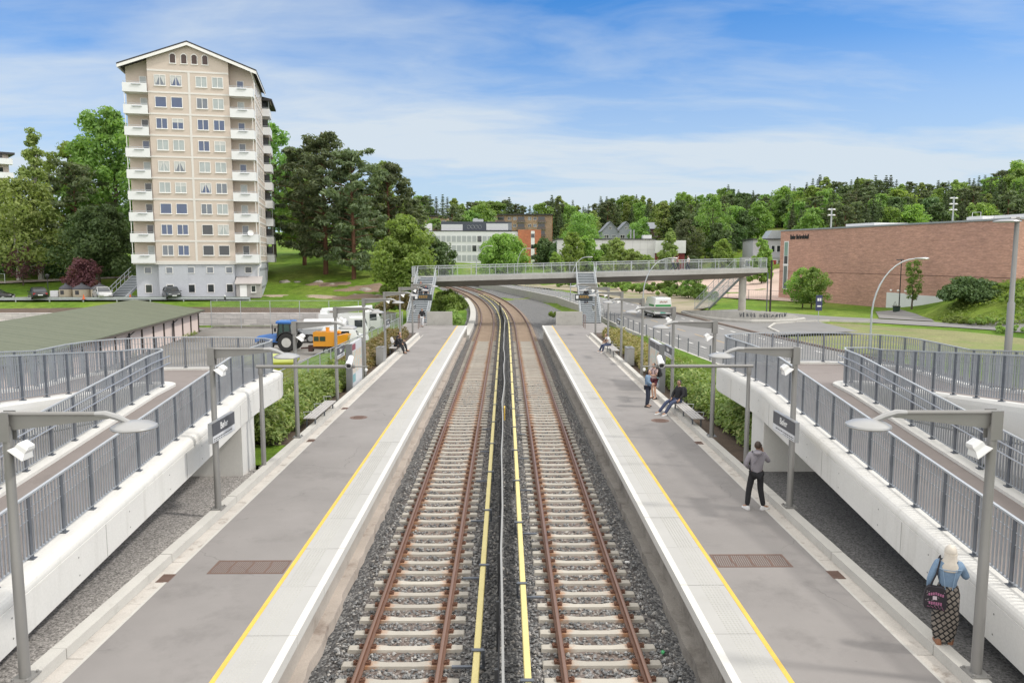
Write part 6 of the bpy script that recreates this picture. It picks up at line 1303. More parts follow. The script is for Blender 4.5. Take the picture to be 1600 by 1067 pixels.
# ---------------------------------------------------------------- vehicles
def paint(name, c, metal=.2): 
    m = mat(name, c, .32, metal, var=.05, scale=1); m.node_tree.nodes['Principled BSDF'].inputs['Coat Weight'].default_value = .5; return m
RED_L = mat('tail_lamp', (.35,.015,.015), .3); HEAD_L = mat('head_lamp', (.6,.62,.62), .15); RIM = mat('wheel_rim', (.4,.41,.42), .4, .6, var=.1)
def wheel(par, x, y, r, w, rim=RIM, z=None):
    z = r if z is None else z; n = 18; mb = MB()
    kq = .5 if r > .75 else .62; prof = [(r*kq,-w/2),(r*.9,-w/2),(r,-w*.32),(r,w*.32),(r*.9,w/2),(r*kq,w/2)]
    mb.loft([[(x+q*math.cos(a),y+yy,z+q*math.sin(a)) for a in [2*PI*k/n for k in range(n)]] for q, yy in prof], True, True)
    o = bpy.data.objects.new('wheel', None); C.objects.link(o); o.parent = par; o.empty_display_size = .1; KIDS.setdefault(par.as_pointer(), []).append(o)
    mb.build('tyre', RUBBER, o); rb = MB()
    for yy in (-w/2-.005, w/2+.005): rb.loft([[(x+q*math.cos(a),y+yy*k,z+q*math.sin(a)) for a in [2*PI*k_/n for k_ in range(n)]] for q, k in ((r*(kq+.01),1.0),(r*kq*.8,.93),(r*.18,1.02),(r*.02,1.02))], True, True)
    rb.build('rim', rim, o); return o
def rnd(w, z0, z1, z2, t):   # ring: lower body section (half width w, top narrower t)
    return [(-w*.93,z0),(w*.93,z0),(w,z0+(z1-z0)*.35),(w,z1),(w*t,z2),(-w*t,z2),(-w,z1),(-w,z0+(z1-z0)*.35)]
def car(lab, loc, rz, c, hatch=False, pname='car_paint'):
    t = thing('parked_car', lab, 'car', loc, rz, 'cars parked below the tower'); P = paint(pname, c); L = 2.15
    S_ = [(-2.15,.62,.42,.62,.72,.9),(-2.05,.78,.26,.72,.84,.92),(-1.4,.87,.2,.82,.95,.93),(0,.89,.19,.80,.94,.94),(1.0,.88,.2,.78,.92,.93),(1.7,.84,.22,.7,.80,.9),(2.05,.74,.28,.6,.68,.88),(2.15,.6,.38,.55,.6,.88)]
    MB().loft([[(x,yy,zz) for yy,zz in rnd(w,a,b_,c_,k)] for x,w,a,b_,c_,k in S_], True, True).build('body', P, t, smooth=True)
    xr = -1.95 if hatch else -1.55
    Cb = [(xr,.74,.86,.9,.9),(xr+.35,.76,.88,1.26,.83),(xr+.9,.77,.9,1.42,.8),(.1,.77,.9,1.45,.79),(.45,.77,.9,1.36,.8),(1.15,.72,.86,.9,.92)]
    MB().loft([[(x,-w,a),(x,w,a),(x,w*k,b_),(x,-w*k,b_)] for x,w,a,b_,k in Cb], True, True).build('windows', GLASS_D, t, smooth=True)
    MB().loft([[(x,-w,a),(x,w,a),(x,w,a+.025),(x,-w,a+.025)] for x,w,a in ((xr+.42,.63,1.30),(xr+.9,.63,1.422),(.1,.62,1.452),(.42,.62,1.37))], True, True).build('roof', P, t)
    pl = MB()
    for s in (-1,1):
        for x0, x1, xt in ((.2,.2,.1),(-.75,-.72,-.7)): pl.bar((x0,s*.775,.9),(xt,s*.62,1.43),.07,.03)
        pl.bar((1.12,s*.73,.88),(.42,s*.63,1.37),.06,.03); pl.bar((xr+.02,s*.75,.88),(xr+.45,s*.65,1.3),.09,.04)
    pl.build('pillar', P, t)
    for x in (-1.32,1.36):
        for y in (-.78,.78): wheel(t, x, y, .31, .2)
    for s in (-1,1):
        MB().box(2.0,2.12,s*.5-.14,s*.5+.14,.54,.66).build('headlight', HEAD_L, t); MB().box(-2.14,-2.0,s*.62-.13,s*.62+.13,.62,.8).build('tail_light', RED_L, t); MB().box(.72,.86,s*.95-.09,s*.95+.09,.88,1.0).build('mirror', P, t)
    MB().box(-2.17,-2.14,-.26,.26,.5,.61).box(2.15,2.17,-.26,.26,.38,.49).build('number_plate', OFFW, t)
    return t
car('black hatchback with red tail lights parked beside the light path', (-57.6,95.2,1.32), rad(128), (.012,.013,.015), True, 'black_paint')
car('silver car with pale windscreen parked in front of the domed waste containers', (-50.2,96.2,1.32), rad(-52), (.42,.42,.42), False, 'silver_paint')
car('dark grey car parked against the bluish wall of the tower', (-41.6,96.2,1.32), rad(-58), (.035,.04,.045), True, 'grey_paint')
o = car('nose of a black car cut off by the left picture edge', (-62.6,94.6,1.2), rad(10), (.012,.012,.013), True, 'black_paint')

V = thing('delivery_van', 'white delivery van with green stripes driving away on the road', 'van', (17.3,87.4,-.3), rad(94.5)); P = paint('van_white', (.68,.69,.68), 0)
MB().loft([[(x,yy,zz) for yy,zz in ((-w*.95,a),(w*.95,a),(w,a+.3),(w,b_*.72),(w*k,b_),(-w*k,b_),(-w,b_*.72),(-w,a+.3))] for x,w,a,b_,k in ((-2.5,.93,.4,2.15,.88),(-2.4,.97,.32,2.25,.9),(-1,.98,.3,2.28,.9),(.9,.98,.3,2.25,.9),(1.35,.97,.3,2.1,.86),(1.9,.95,.3,1.35,.92),(2.5,.88,.32,1.1,.9),(2.65,.75,.42,.9,.9))], True, True).build('body', P, V, smooth=True)
g = MB()
for s in (-1,1): g.box(-2.3,-.2,s*.985-.008,s*.985+.008,1.28,1.5).box(-2.3,-1.0,s*.985-.008,s*.985+.008,.72,.95)
g.box(-2.53,-2.5,-.88,.88,1.3,1.52).box(-2.53,-2.5,-.88,.88,.74,1.0); g.build('stripe', mat('van_green', (.02,.24,.05), .4), V)
MB().box(-2.535,-2.5,-.3,.3,.56,.7).build('number_plate', mat('plate_green', (.1,.4,.3), .4), V)
lg = MB()
for i in range(6): lg.lathe([(.0,-.01),(.09,0),(.09,.01)], (0,0,0), 7) if False else lg.box(-2.52,-2.505,-.45+i*.15,-.36+i*.15,1.75-.04*(i%2),1.92-.04*(i%2))
lg.build('emblem', mat('emblem_mix', (.3,.16,.1), .5, var=.5, scale=9), V)
MB().loft([[(x,-w,a),(x,w,a),(x,w*.9,b_),(x,-w*.9,b_)] for x,w,a,b_ in ((.55,.985,1.3,1.95),(1.2,.985,1.28,1.98),(1.42,.975,1.28,1.92),(1.98,.94,1.25,1.32))], True, True).build('windows', GLASS_D, V)
MB().box(-2.62,-2.4,-.9,.9,.32,.5).build('bumper', BLACK, V)
MB().box(-2.4,2.0,-.99,-.975,.34,.5).box(-2.4,2.0,.975,.99,.34,.5).build('sill', BLACK, V)
for s in (-1,1): MB().box(-2.53,-2.42,s*.9-.07,s*.9+.07,1.0,1.28).build('tail_light', RED_L, V)
for x in (-1.6,1.6):
    for y in (-.86,.86): wheel(V, x, y, .34, .22)

# blue tractor: local x forwards
TB = paint('tractor_blue', (.02,.13,.42), 0)
t = thing('tractor', 'blue tractor with dark cab standing in the yard', 'tractor', (-18.95,65.6,-1.5), rad(176))
MB().loft([[(x,-w,a),(x,w,a),(x,w,b_-.12),(x,w*.75,b_),(x,-w*.75,b_),(x,-w,b_-.12)] for x,w,a,b_ in ((.35,.42,.75,1.5),(1.2,.4,.75,1.45),(2.1,.36,.72,1.3),(2.45,.3,.75,1.12))], True, True).build('bonnet', TB, t, smooth=True)
MB().box(-.6,2.2,-.28,.28,.5,.78).box(1.5,1.75,-.75,.75,.45,.62).box(-.75,-.45,-.75,.75,.6,.85).build('chassis', BLACK, t)
MB().loft([[(x,-w,z) for x,w in ()] or [(-.85+k,-.62,z),(.38-k2,-.62,z),(.38-k2,.62,z),(-.85+k,.62,z)] for z,k,k2 in ((.95,0,0),(1.4,0,-.05),(2.35,.1,.12))], True, True).build('cab_glass', glassmat('tractor_glass', (.05,.1,.09)), t)
fr = MB()
for s in (-1,1):
    fr = MB()
    for x0,x1 in ((.36,.24),(-.2,-.15),(-.85,-.74)): fr.bar((x0,s*.64,.9),(x1,s*.64,2.36),.09)
    fr.bar((.36,s*.64,.92),(-.85,s*.64,.92),.08).build('cab_frame', BLACK, t)
MB().loft([[(-.95*k,-.7*k,z),(.45*k,-.7*k,z),(.45*k,.7*k,z),(-.95*k,.7*k,z)] for k,z in ((.98,2.36),(1,2.42),(1,2.52),(.85,2.62))], True, True).build('cab_roof', TB, t)
fd = MB()
for s in (-1,1):
    y0, y1 = sorted((s*.62, s*1.05)); fd.loft([[(-.55+r*math.cos(a),y,.8+r*math.sin(a)) for y,r in ((y0,.93),(y1,.93),(y1,.86),(y0,.86))] for a in np.linspace(.1,2.7,9)], True, True)
fd.build('mudguard', BLACK, t); WR = mat('tractor_rim', (.5,.5,.48), .5)
for s in (-1,1): wheel(t, -.55, s*.84, .8, .42, WR); wheel(t, 1.65, s*.75, .5, .3, WR)
MB().tube([(.9,.3,1.4),(.9,.3,2.3)], .04, 6).build('exhaust', BLACK, t)
for s in (-1,1): MB().box(.4,.55,s*.8-.08,s*.8+.08,1.7,2.0).build('mirror', BLACK, t)
# orange machine on a trailer
OR = paint('machine_orange', (.66,.27,.015), 0)
t = thing('wood_chipper', 'orange machine on a dark trailer standing behind the tractor', 'machine', (-14.75,63.0,-1.5), rad(180)); t.scale = (.72,.8,.86)
MB().prism([(-1.1,-.75),(1.3,-.75),(1.3,.75),(-1.1,.75)], .85, 2.2).build('housing', OR, t)
MB().ext([(-1.12,-.6,.95),(-2.4,-.75,1.15),(-2.7,-.75,1.9),(-2.25,-.7,2.0),(-1.12,-.6,1.8)], (0,1.4,0)).build('hopper', OR, t)
MB().box(-.35,.0,-.3,.1,2.2,2.6).lathe([(.2,2.0),(.25,2.2),(.1,2.35)], (-1.5,0,0), 10).build('chute', OR, t)
MB().box(-.1,.55,.751,.77,1.35,1.8).box(.65,1.2,.751,.77,1.35,1.8).build('panel', mat('panel_dark', (.02,.05,.03), .4), t)
MB().box(-2.2,1.5,-.6,.6,.6,.84).bar((1.4,0,.7),(2.9,0,.6),.15).box(1.5,2.0,-.3,.3,.3,.9).build('trailer_frame', mat('rusty_frame', (.07,.035,.03), .8, var=.3), t)
for s in (-1,1): wheel(t, -.2, s*.8, .38, .24)
WP = paint('truck_white', (.68,.69,.7), 0)
def truck(lab, loc, rz, kind_):
    t = thing('white_truck', lab, 'truck', loc, rz, 'white trucks in the yard'); t.scale = (.9,.9,.9)
    MB().box(-4.2,3.6,-.5,.5,.6,.85).build('chassis', BLACK, t)
    MB().loft([[(x,-1.1,a),(x,1.1,a),(x,1.1,b_-.2),(x,1.0,b_),(x,-1.0,b_),(x,-1.1,b_-.2)] for x,a,b_ in ((1.9,.6,2.75),(3.3,.6,2.75),(3.6,.6,1.8),(3.75,.55,1.2))], True, True).build('cab', WP, t)
    MB().loft([[(x,-1.02,a),(x,1.02,a),(x,.95,b_),(x,-.95,b_)] for x,a,b_ in ((3.34,1.7,2.6),(3.63,1.65,1.78))], True, True).box(2.4,3.2,-1.115,-1.1,1.6,2.35).box(2.4,3.2,1.1,1.115,1.6,2.35).build('windows', GLASS_D, t)
    if kind_ == 'box': MB().box(-3.4,1.8,-1.2,1.2,.9,2.35).build('load_box', WP, t); MB().tube([(-3.2,0,2.75),(2.6,0,3.1)], .2, 10).box(-3.3,-2.5,-.6,.6,2.35,2.75).build('boom', WP, t)
    else: MB().tube([(-3.0,0,1.65),(-2.8,0,1.65),(1.5,0,1.65),(1.7,0,1.65)], [.45,.78,.78,.45], 16).build('tank', WP, t, smooth=True); MB().box(-3.8,1.5,-.95,-.86,.9,1.3).box(-3.8,1.5,.86,.95,.9,1.3).build('side_panel', GALV, t)
    for x in (-3.2,-2.1,2.7):
        for s in (-1,1): wheel(t, x, s*.95, .46, .3)
    return t
truck('white truck with long white boom on its roof parked at the stone wall', (-16.3,80.5,-1.5), rad(3), 'box')
truck('white tank truck parked between the tractor and the boom truck', (-16.4,72.5,-1.5), rad(8), 'tank')
t = thing('white_van', 'small white van half hidden behind the orange machine', 'van', (-14.0,67.2,-1.5), rad(10))
MB().loft([[(x,yy,zz) for yy,zz in ((-w,a),(w,a),(w,b_*.7),(w*.88,b_),(-w*.88,b_),(-w,b_*.7))] for x,w,a,b_ in ((-2,.85,.35,1.75),(-1.9,.88,.3,1.85),(.5,.88,.3,1.85),(1.1,.86,.3,1.3),(1.9,.8,.3,1.05),(2.0,.7,.4,.9))], True, True).build('body', WP, t, smooth=True)
MB().box(-1.4,.3,-.895,-.87,1.15,1.6).box(-1.4,.3,.87,.895,1.15,1.6).loft([[(x,-.8,a),(x,.8,a),(x,.74,b_),(x,-.74,b_)] for x,a,b_ in ((.55,1.25,1.78),(1.12,1.22,1.3))], True, True).build('windows', GLASS_D, t)
for x in (-1.3,1.3):
    for s in (-1,1): wheel(t, x, s*.78, .3, .2)
# lime green skip
LIME = mat('lime_paint', (.25,.27,.02), .5, var=.12, scale=1.5); 
t = thing('skip_container', 'lime green container with pale cover seen through the ramp railing', 'container', (-15.2,47.5,-1.5), rad(6))
MB().loft([[(-2.1*k,-1.1*k,z),(2.1*k,-1.1*k,z),(2.1*k,1.1*k,z),(-2.1*k,1.1*k,z)] for k,z in ((.88,.1),(1,1.5),(1.03,1.5),(1.03,1.6))], True, True).build('body', LIME, t)
MB().loft([[(2.12*k*math.cos(a)*(1 if abs(math.cos(a))>.3 else 1),1.12*k*math.sin(a),z) for a in np.linspace(0,2*PI,25)[:-1]] for k,z in ((1.0,1.6),(.97,1.75),(.8,1.92),(.3,2.0))], True, True).build('cover', mat('lime_cover', (.40,.44,.13), .7, var=.08), t, smooth=True)
rb = MB()
for x in (-1.6,-.8,0,.8,1.6): rb.box(x-.05,x+.05,-1.12,-1.02,.2,1.5)
rb.build('rib', LIME, t); MB().box(1.2,1.5,-1.14,-1.11,.7,1.0).build('hazard_label', OFFW, t)
# domed waste containers
dm = mat('dome_grey', (.06,.062,.075), .6, var=.1); cm = mat('cream_cylinder', (.46,.41,.31), .8, var=.06)
for i, (px, lab) in enumerate(((104,'small domed waste container, leftmost of the three beside the car park'),(129,'domed waste container in the middle of the three beside the car park'),(157,'domed waste container behind the silver car'))):
    k = .8 if i == 0 else 1.1
    t = thing('waste_container', lab, 'waste container', (Sx(px,100),100.5,1.3), 0, 'domed waste containers'); MB().lathe([(1.0*k,-.1),(1.0*k,1.0)], n=20).build('drum', cm, t, smooth=True); MB().lathe([(1.05*k,1.0),(1.05*k,1.08),(.75*k,1.35),(.2*k,1.6),(.15*k,1.75),(.1,1.78)], n=20).build('dome', dm, t, smooth=True); MB().box(-.3,.15,-1.03*k,-.96*k,.35,.85).build('hatch', DARK, t)
tag(MB().box(Sx(88,101),Sx(100,101),100.2,101.2,1.2,2.1).box(Sx(112,101),Sx(119,101),101,102,1.2,2.1).box(Sx(141,101),Sx(147,101),101,102,1.2,2.1).build('planter_box', OFFW), 'white boxes standing between the domed waste containers', 'boxes')
t = stairs('grey steel steps with railing climbing to the left of the tower', (-48.9,97.2,1.3), (-47.8,101.3,4.0), 2.2, 14, rails=False)
rl = MB(); a = Vector((-1.15,0,0)); b_ = Vector((-.05,4.1,2.7)); Zu = Vector((0,0,1))
for hz in (1.1,.6): rl.bar(a+Zu*hz, b_+Zu*hz, .05)
for p, d in resample([a,b_], .9): rl.bar(p, p+Zu*1.1, .05)
rl.build('railing', GALV, t)
tag(MB().box(Sx(198,98.5),Sx(208,98.5),98,98.6,1.2,1.8).build('wall', OFFW), 'small white wall between the steps and the tower', 'wall')
for px, Y, lab in ((134,94.3,'orange traffic cone to the left of the silver car'),(206,94.8,'orange traffic cone beside the steel steps')):
    o = tag(MB().box(-.2,.2,-.2,.2,0,.04).lathe([(.14,.04),(.03,.6)], n=10).build('traffic_cone', mat('cone_orange', (.6,.12,.03), .6)), lab, 'traffic cone', 'traffic cones'); o.location = (Sx(px,Y),Y,1.33)
# ---------------------------------------------------------------- vegetation
G_DEC = leafmat('leaf_broad', (0.0775,0.188,0.0265), (0.166,0.331,0.0486), (0.276,0.443,0.0885)); G_LIGHT = leafmat('leaf_light', (0.0974,0.212,0.0248), (0.204,0.371,0.0442), (0.318,0.478,0.0884)); G_DARK = leafmat('leaf_dark', (0.0398,0.106,0.031), (0.0885,0.177,0.0486), (0.155,0.265,0.0775), .25)
G_PINE = leafmat('needle_pine', (.06,.1,.042), (.135,.19,.082), (.22,.26,.13), .35); G_SPR = leafmat('needle_spruce', (.05,.095,.04), (.1,.155,.065), (.17,.22,.1), .3); G_BIRCH = leafmat('leaf_birch', (0.122,0.21,0.0398), (0.221,0.344,0.0664), (0.354,0.443,0.122), .4)
G_PURP = leafmat('leaf_purple', (0.0884,0.0265,0.0389), (0.168,0.0566,0.0797), (0.248,0.106,0.106), .3); G_HEDGE = leafmat('leaf_hedge', (.09,.165,.024), (.185,.285,.045), (.4,.42,.12), .3); G_REDH = leafmat('leaf_reddish', (.15,.155,.035), (.27,.25,.07), (.42,.28,.13), .3)
G_GRASSB = leafmat('grass_blade', (0.0974,0.212,0.0265), (0.212,0.354,0.0531), (0.354,0.46,0.106), .3)
def leaf_quads(Cn, Nr, size, rng, el=1.35, up=.25):
    """rhombic leaves at Cn facing roughly along Nr"""
    n = len(Cn); d = Nr*.9+rng.normal(0,.75,(n,3)); d[:,2] += up; d /= np.linalg.norm(d,axis=1,keepdims=True)+1e-6
    r = rng.normal(0,1,(n,3)); u = np.cross(d,r); u /= np.linalg.norm(u,axis=1,keepdims=True)+1e-6; v = np.cross(d,u)
    s = size*rng.uniform(.6,1.35,(n,1)); u = u*s*el; v = v*s
    k = d*s*.22
    return np.stack([Cn-u, Cn-v*.62+k, Cn+u, Cn+v*.62+k], 1)
def clumps(cs, rs, n_each, size, rng, flat=.75, el=1.35, center=None, up=.25):
    out = []
    for c, r, n in zip(cs, rs, n_each):
        d = rng.normal(0,1,(n,3)); d /= np.linalg.norm(d,axis=1,keepdims=True); q = d*(rng.random((n,1))**.45)*r; q[:,2] *= flat
        out.append(leaf_quads(np.asarray(c)+q, d, size, rng, el, up))
    return np.concatenate(out)
def limbs(base, h, r, tips, rng, name, mat_, par, lean=0):
    mb = MB(); b0 = Vector(base)
    pts = [b0+Vector((math.sin(k*1.7+h)*.03*h*k/4+lean*k/5, math.cos(k*2.1)*.02*h*k/4, h*k/5)) for k in range(6)]
    mb.tube([pts[0]-Vector((0,0,.4))]+pts, [r*1.5,r*1.15,r*.95,r*.8,r*.62,r*.42,r*.16], 7)
    for t in tips:
        t = Vector(t); z = max(.12*h, min(.85*h, t.z*.72)); k = z/h*5; i = min(4, int(k)); p = pts[i].lerp(pts[i+1], k-i); mid = p.lerp(t, .5)+Vector((0,0,(t-p).length*.08))
        rr_ = r*.38*(1-z/h*.6); mb.tube([p, mid, t], [rr_, rr_*.6, rr_*.2], 5, False)
    return mb.build(name, mat_, par, smooth=True)
def tree_broad(h, w, z0, seed, lm, bark=BARK, nc=46, nl=110, size=.2, shape='egg', crad=.2, name='broadleaf_tree', par=None):
    rng = np.random.default_rng(seed); t = par or thing(name, '', 'tree'); cs = []; rs = []; ch = h-z0
    for i in range(nc):
        u = (i+.5)/nc; ph = i*2.399+rng.uniform(-.4,.4); z = z0+ch*(.04+.92*u)
        if shape == 'egg': e = math.sin(PI*min(1, max(.0, .12+.85*u**.8)))**.7
        elif shape == 'cone': e = (1-u)**.75*.95+.06
        elif shape == 'col': e = .55+.45*math.sin(PI*u)
        elif shape == 'dome': e = math.sqrt(max(.03,1-(u*.98)**2))
        elif shape == 'birch': e = (1-u)**.6*min(1, .35+u*2.5)
        rad_ = w/2*e*(rng.uniform(.45,.98) if rng.random() < .78 else rng.uniform(.05,.45)); cs.append((rad_*math.cos(ph), rad_*math.sin(ph), z+rng.uniform(-.04,.04)*ch)); rs.append(w*crad*rng.uniform(.6,1.2)*(.45+.55*e))
    Q = clumps(cs, rs, [int(nl*rng.uniform(.6,1.3)) for _ in cs], size, rng)
    quads('crown', Q, lm, t)
    limbs((0,0,0), h*.82, max(.09,h*.017), [c for c in cs[::3]], rng, 'trunk', bark, t); return t
def tree_spruce(h, w, seed, lm=G_SPR, dens=1., size=.17, z0=.06, name='spruce_tree'):
    rng = np.random.default_rng(seed); t = thing(name, '', 'tree'); out = []; z = h*z0
    while z < h*.985:
        u = (z-h*z0)/(h*(1-z0)); R_ = w/2*((1-u)**.85)*rng.uniform(.8,1.12)+.1; nb = max(5, int(9*(1-u)+5))
        for k in range(nb):
            a = 2*PI*(k+rng.random())/nb; L = R_*rng.uniform(.72,1.1); m_ = max(4, int(dens*11*L**.9+4)); s = rng.random(m_)**.7
            d = np.array([math.cos(a),math.sin(a),0]); P_ = d*(s[:,None]*L); P_[:,2] = z-s*L*.32+.12*L*s**3+rng.normal(0,.07,m_); P_ += rng.normal(0,.055*L+.03,(m_,3))*np.array([1,1,.5])
            n_ = np.tile(d*.5+np.array([0,0,.6]),(m_,1)); out.append(leaf_quads(P_, n_, size*(.75+.5*(1-u)), rng, 1.9, .3))
        z += h*.028*rng.uniform(.8,1.2)+.12
    quads('crown', np.concatenate(out), lm, t); mb = MB(); mb.tube([(0,0,-.4),(0,0,h*.5),(0,0,h*.97)], [h*.014,h*.009,.02], 6); mb.build('trunk', BARK, t); return t
def tree_pine(h, w, seed, z0=.3, nb=30, nl=150, size=.17, lm=G_PINE, name='pine_tree', up=.5):
    rng = np.random.default_rng(seed); t = thing(name, '', 'tree'); cs = []; rs = []; tips = []
    for i in range(nb):
        u = (i+.5)/nb; z = h*(z0+(1-z0)*u*.97); a = i*2.4+rng.uniform(-.5,.5); L = w/2*(.35+.65*math.sin(PI*min(1,.22+.74*u)))*rng.uniform(.6,1.1)*(1 if u < .8 else .7); dz = L*(.05+.3*u)
        for s in (.5,.78,1.0):
            cs.append((L*s*math.cos(a)+rng.normal(0,.06*w), L*s*math.sin(a)+rng.normal(0,.06*w), z+dz*s)); rs.append(min(w,12)*.1*rng.uniform(.65,1.3)*(1.15-.3*s))
        tips.append((L*.85*math.cos(a),L*.85*math.sin(a),z+dz*.8))
    cs += [(rng.normal(0,.03*w),rng.normal(0,.03*w),h*.97),(.04*w,-.03*w,h*.93)]; rs += [w*.06,w*.08]
    Q = clumps(cs, rs, [max(8,int(nl/3*rng.uniform(.6,1.3))) for _ in cs], size, rng, .5, 2.0, up=up)
    quads('crown', Q, lm, t); mb = MB(); pts = [(.12*math.sin(k),.1*math.cos(k*1.3),h*k/6) for k in range(7)]; r = h*.016
    mb.tube([(0,0,-.5)]+pts, [r*1.4,r*1.2,r,r*.9,r*.75,r*.6,r*.4,r*.15], 8)
    for tp_ in tips: mb.tube([(0.03,0,tp_[2]*.93-.2),(tp_[0]*.5,tp_[1]*.5,tp_[2]-.25),tp_], [r*.3,r*.2,r*.08], 5, False)
    mb.build('trunk', BARK_P, t, smooth=True); return t
def put(t, x, y, lab, dz=0, rz=0, group=None, z=None):
    t.location = (x, y, (float(HG(x,y)) if z is None else z)-.1+dz); t.rotation_euler = (0,0,rz); t['label'] = lab
    if group: t['group'] = group
    return t
# trees left of and behind the tower
put(tree_broad(25.5,17,5,1,G_DEC,nc=80,nl=190,size=.28,crad=.15), -64,128,'tall bushy green tree rising just left of the tower')
put(tree_broad(21,12,5,2,G_LIGHT,nc=52,nl=150,size=.26,crad=.17), -73,133,'bright green tree between the thin birch and the tall tree by the tower')
put(tree_broad(22.5,7,3,3,G_BIRCH,BARK_B,nc=60,nl=120,size=.2,shape='birch',crad=.2,name='birch_tree'), -69.5,116,'slender birch with a thin pointed top near the left picture edge')
put(tree_broad(15,15,2.5,4,G_BIRCH,BARK_B,nc=64,nl=170,size=.21,shape='dome',crad=.17,name='birch_tree'), -71,113,'wide drooping birch below the thin pointed one at the left')
put(tree_pine(17,11,5,.25,34,170,.2), -66.5,121,'dull olive pine standing in front of the tall trees left of the tower')
put(tree_broad(11.6,11,2.4,6,G_DARK,nc=60,nl=200,size=.2,shape='dome',crad=.17,name='maple_tree'), -58.2,111,'dark green maple with a layered crown beside the tower')
put(tree_broad(4.9,5.2,.7,7,G_PURP,nc=34,nl=150,size=.13,shape='dome',crad=.2,name='purple_tree'), -57.2,105,'round purple leaved tree above the domed waste containers')
put(tree_broad(5.6,5,1.3,8,G_PURP,nc=22,nl=80,size=.12,shape='dome',crad=.2,name='purple_tree'), -68.5,110,'thin sparse purple tree on the lawn at the left')
put(tree_broad(17,12,1.5,9,G_DEC,nc=46,nl=170,size=.27,crad=.18), -56,131,'green tree filling the gap just behind the left side of the tower')
put(tree_broad(15,16,1.0,10,G_DARK,nc=50,nl=170,size=.28,crad=.18), -84,120,'dark leafy tree at the left edge above the lawn')
put(tree_broad(12,13,.5,12,G_DEC,nc=40,nl=160,size=.26,crad=.2), -92,118,'low green tree cut off by the left picture edge')
put(tree_broad(9,13,.3,13,G_DARK,nc=34,nl=170,size=.24,crad=.22,shape='dome'), -64,119,'shaded undergrowth tree behind the purple tree')
put(tree_broad(8,11,.3,14,G_DARK,nc=34,nl=170,size=.24,crad=.22,shape='dome'), -76,119,'shaded undergrowth tree behind the thin purple tree')
# right of the tower
put(tree_broad(24.5,13,6,15,G_DEC,nc=60,nl=170,size=.28,crad=.17), -43.5,146,'tall green tree just right of the tower, behind its balconies')
put(tree_pine(20.8,11.5,16,.1,54,210,.19,up=.8), -27.2,117,'tallest dark pine in the group right of the tower',.3)
put(tree_pine(18.6,11,17,.08,48,220,.19,up=.8), -22.3,113.5,'wide pine with low branches in front of the other pines')
put(tree_pine(18.5,11.5,18,.15,44,200,.2,up=.8), -32.2,124,'pine half hidden between the tower and the tallest pine')
put(tree_broad(17.5,9.5,3,19,G_BIRCH,BARK_B,nc=60,nl=170,size=.22,shape='birch',name='birch_tree'), -20.4,130,'light green birch standing between the pines')
put(tree_pine(16.6,9.5,20,.1,46,200,.19,up=.8), -18.6,124,'pine with an open jagged crown at the right end of the group')
put(tree_pine(12.5,9,22,.1,40,180,.2,up=.8), -16.6,132,'smaller pine behind the bright round maple')
put(tree_broad(14,10,3,23,G_DEC,nc=40,nl=130,size=.26), -36,140,'green tree behind the pines beside the tower')
put(tree_broad(13,12,2,26,G_DARK,nc=44,nl=140,size=.28), -28,144,'dark leafy tree filling the gap behind the tallest pine')
put(tree_broad(12,12,2,27,G_DEC,nc=44,nl=140,size=.28), -20.5,146,'leafy tree filling the gap behind the light green birch')
put(tree_broad(9,10,1,28,G_DARK,nc=34,nl=140,size=.26), -14,150,'low dark tree behind the right end of the pine group')
put(tree_broad(10,9,1,29,G_LIGHT,nc=34,nl=140,size=.26), -39.5,152,'bright low tree seen between the trunks beside the tower')
put(tree_broad(10.8,9.2,.6,24,G_LIGHT,nc=86,nl=240,size=.19,shape='egg',crad=.16,name='maple_tree'), -13.1,100.5,'bright green round maple left of the footbridge stairs',z=1.0)
put(tree_broad(11.0,14,.9,25,G_LIGHT,nc=80,nl=220,size=.25,shape='dome',crad=.15,name='maple_tree'), -.7,204,'bright green spreading maple in front of the white school')
# middle distance beyond the bridge
MID = [(878,218,9,8,G_DARK,'dark','egg','dark tree at the right end of the orange brick wall'),(850,226,8.6,7,G_DARK,'dark','egg','dark green tree in front of the yellow apartment block'),(893,200,11.5,9,G_LIGHT,'','dome','left one of the two bright round trees before the white building'),(916,203,11,8.5,G_LIGHT,'','dome','right one of the two bright round trees before the white building'),
 (909,250,16.6,16,G_DEC,'','dome','large round tree behind the white building roof'),(886,262,12,9,G_DEC,'','egg','tall tree beside the orange end wall of the apartment block'),(963,195,11,10,G_BIRCH,'','birch','wide weeping birch before the white building'),(945,205,9,8,G_DEC,'','egg','green tree squeezed between the bright pair and the weeping birch'),(1009,190,7,5,G_LIGHT,'','egg','small light tree before the white building corner'),(990,192,8,5,G_BIRCH,'','col','slim birch beside the twin chimneys'),
 (1046,210,13.5,8,G_BIRCH,'','birch','tall loose birch right of the white building'),(1040,198,6.5,5,G_DEC,'','dome','small round tree at the red wall of the white building'),(1070,225,16,11,G_PINE,'','egg','olive tree right of the tall loose birch'),(1083,196,6.3,5.6,G_DARK,'','dome','dark yellowish bush on the lawn near the people on the bridge'),(1128,200,9.5,7.5,G_LIGHT,'','dome','bright round tree on the lawn left of the grey school wing'),
 (1190,170,10.0,5.5,G_LIGHT,'','dome','small bright tree in front of the grey school wing'),(868,190,7,5,G_LIGHT,'','dome','small bright tree by the entrance of the white building'),(1000,262,13,11,G_DEC,'','dome','tree in front of the grey row houses'),(1112,235,20,13,G_DEC,'','egg','big green tree on the slope above the lawn')]
for i, (px, Y, h, w, lm, _, shp, lab) in enumerate(MID):
    put(tree_broad(h,w,h*.1,40+i,lm,BARK_B if lm is G_BIRCH else BARK,nc=44,nl=130,size=.27,shape=shp,crad=.18), Sx(px,Y), Y, lab)
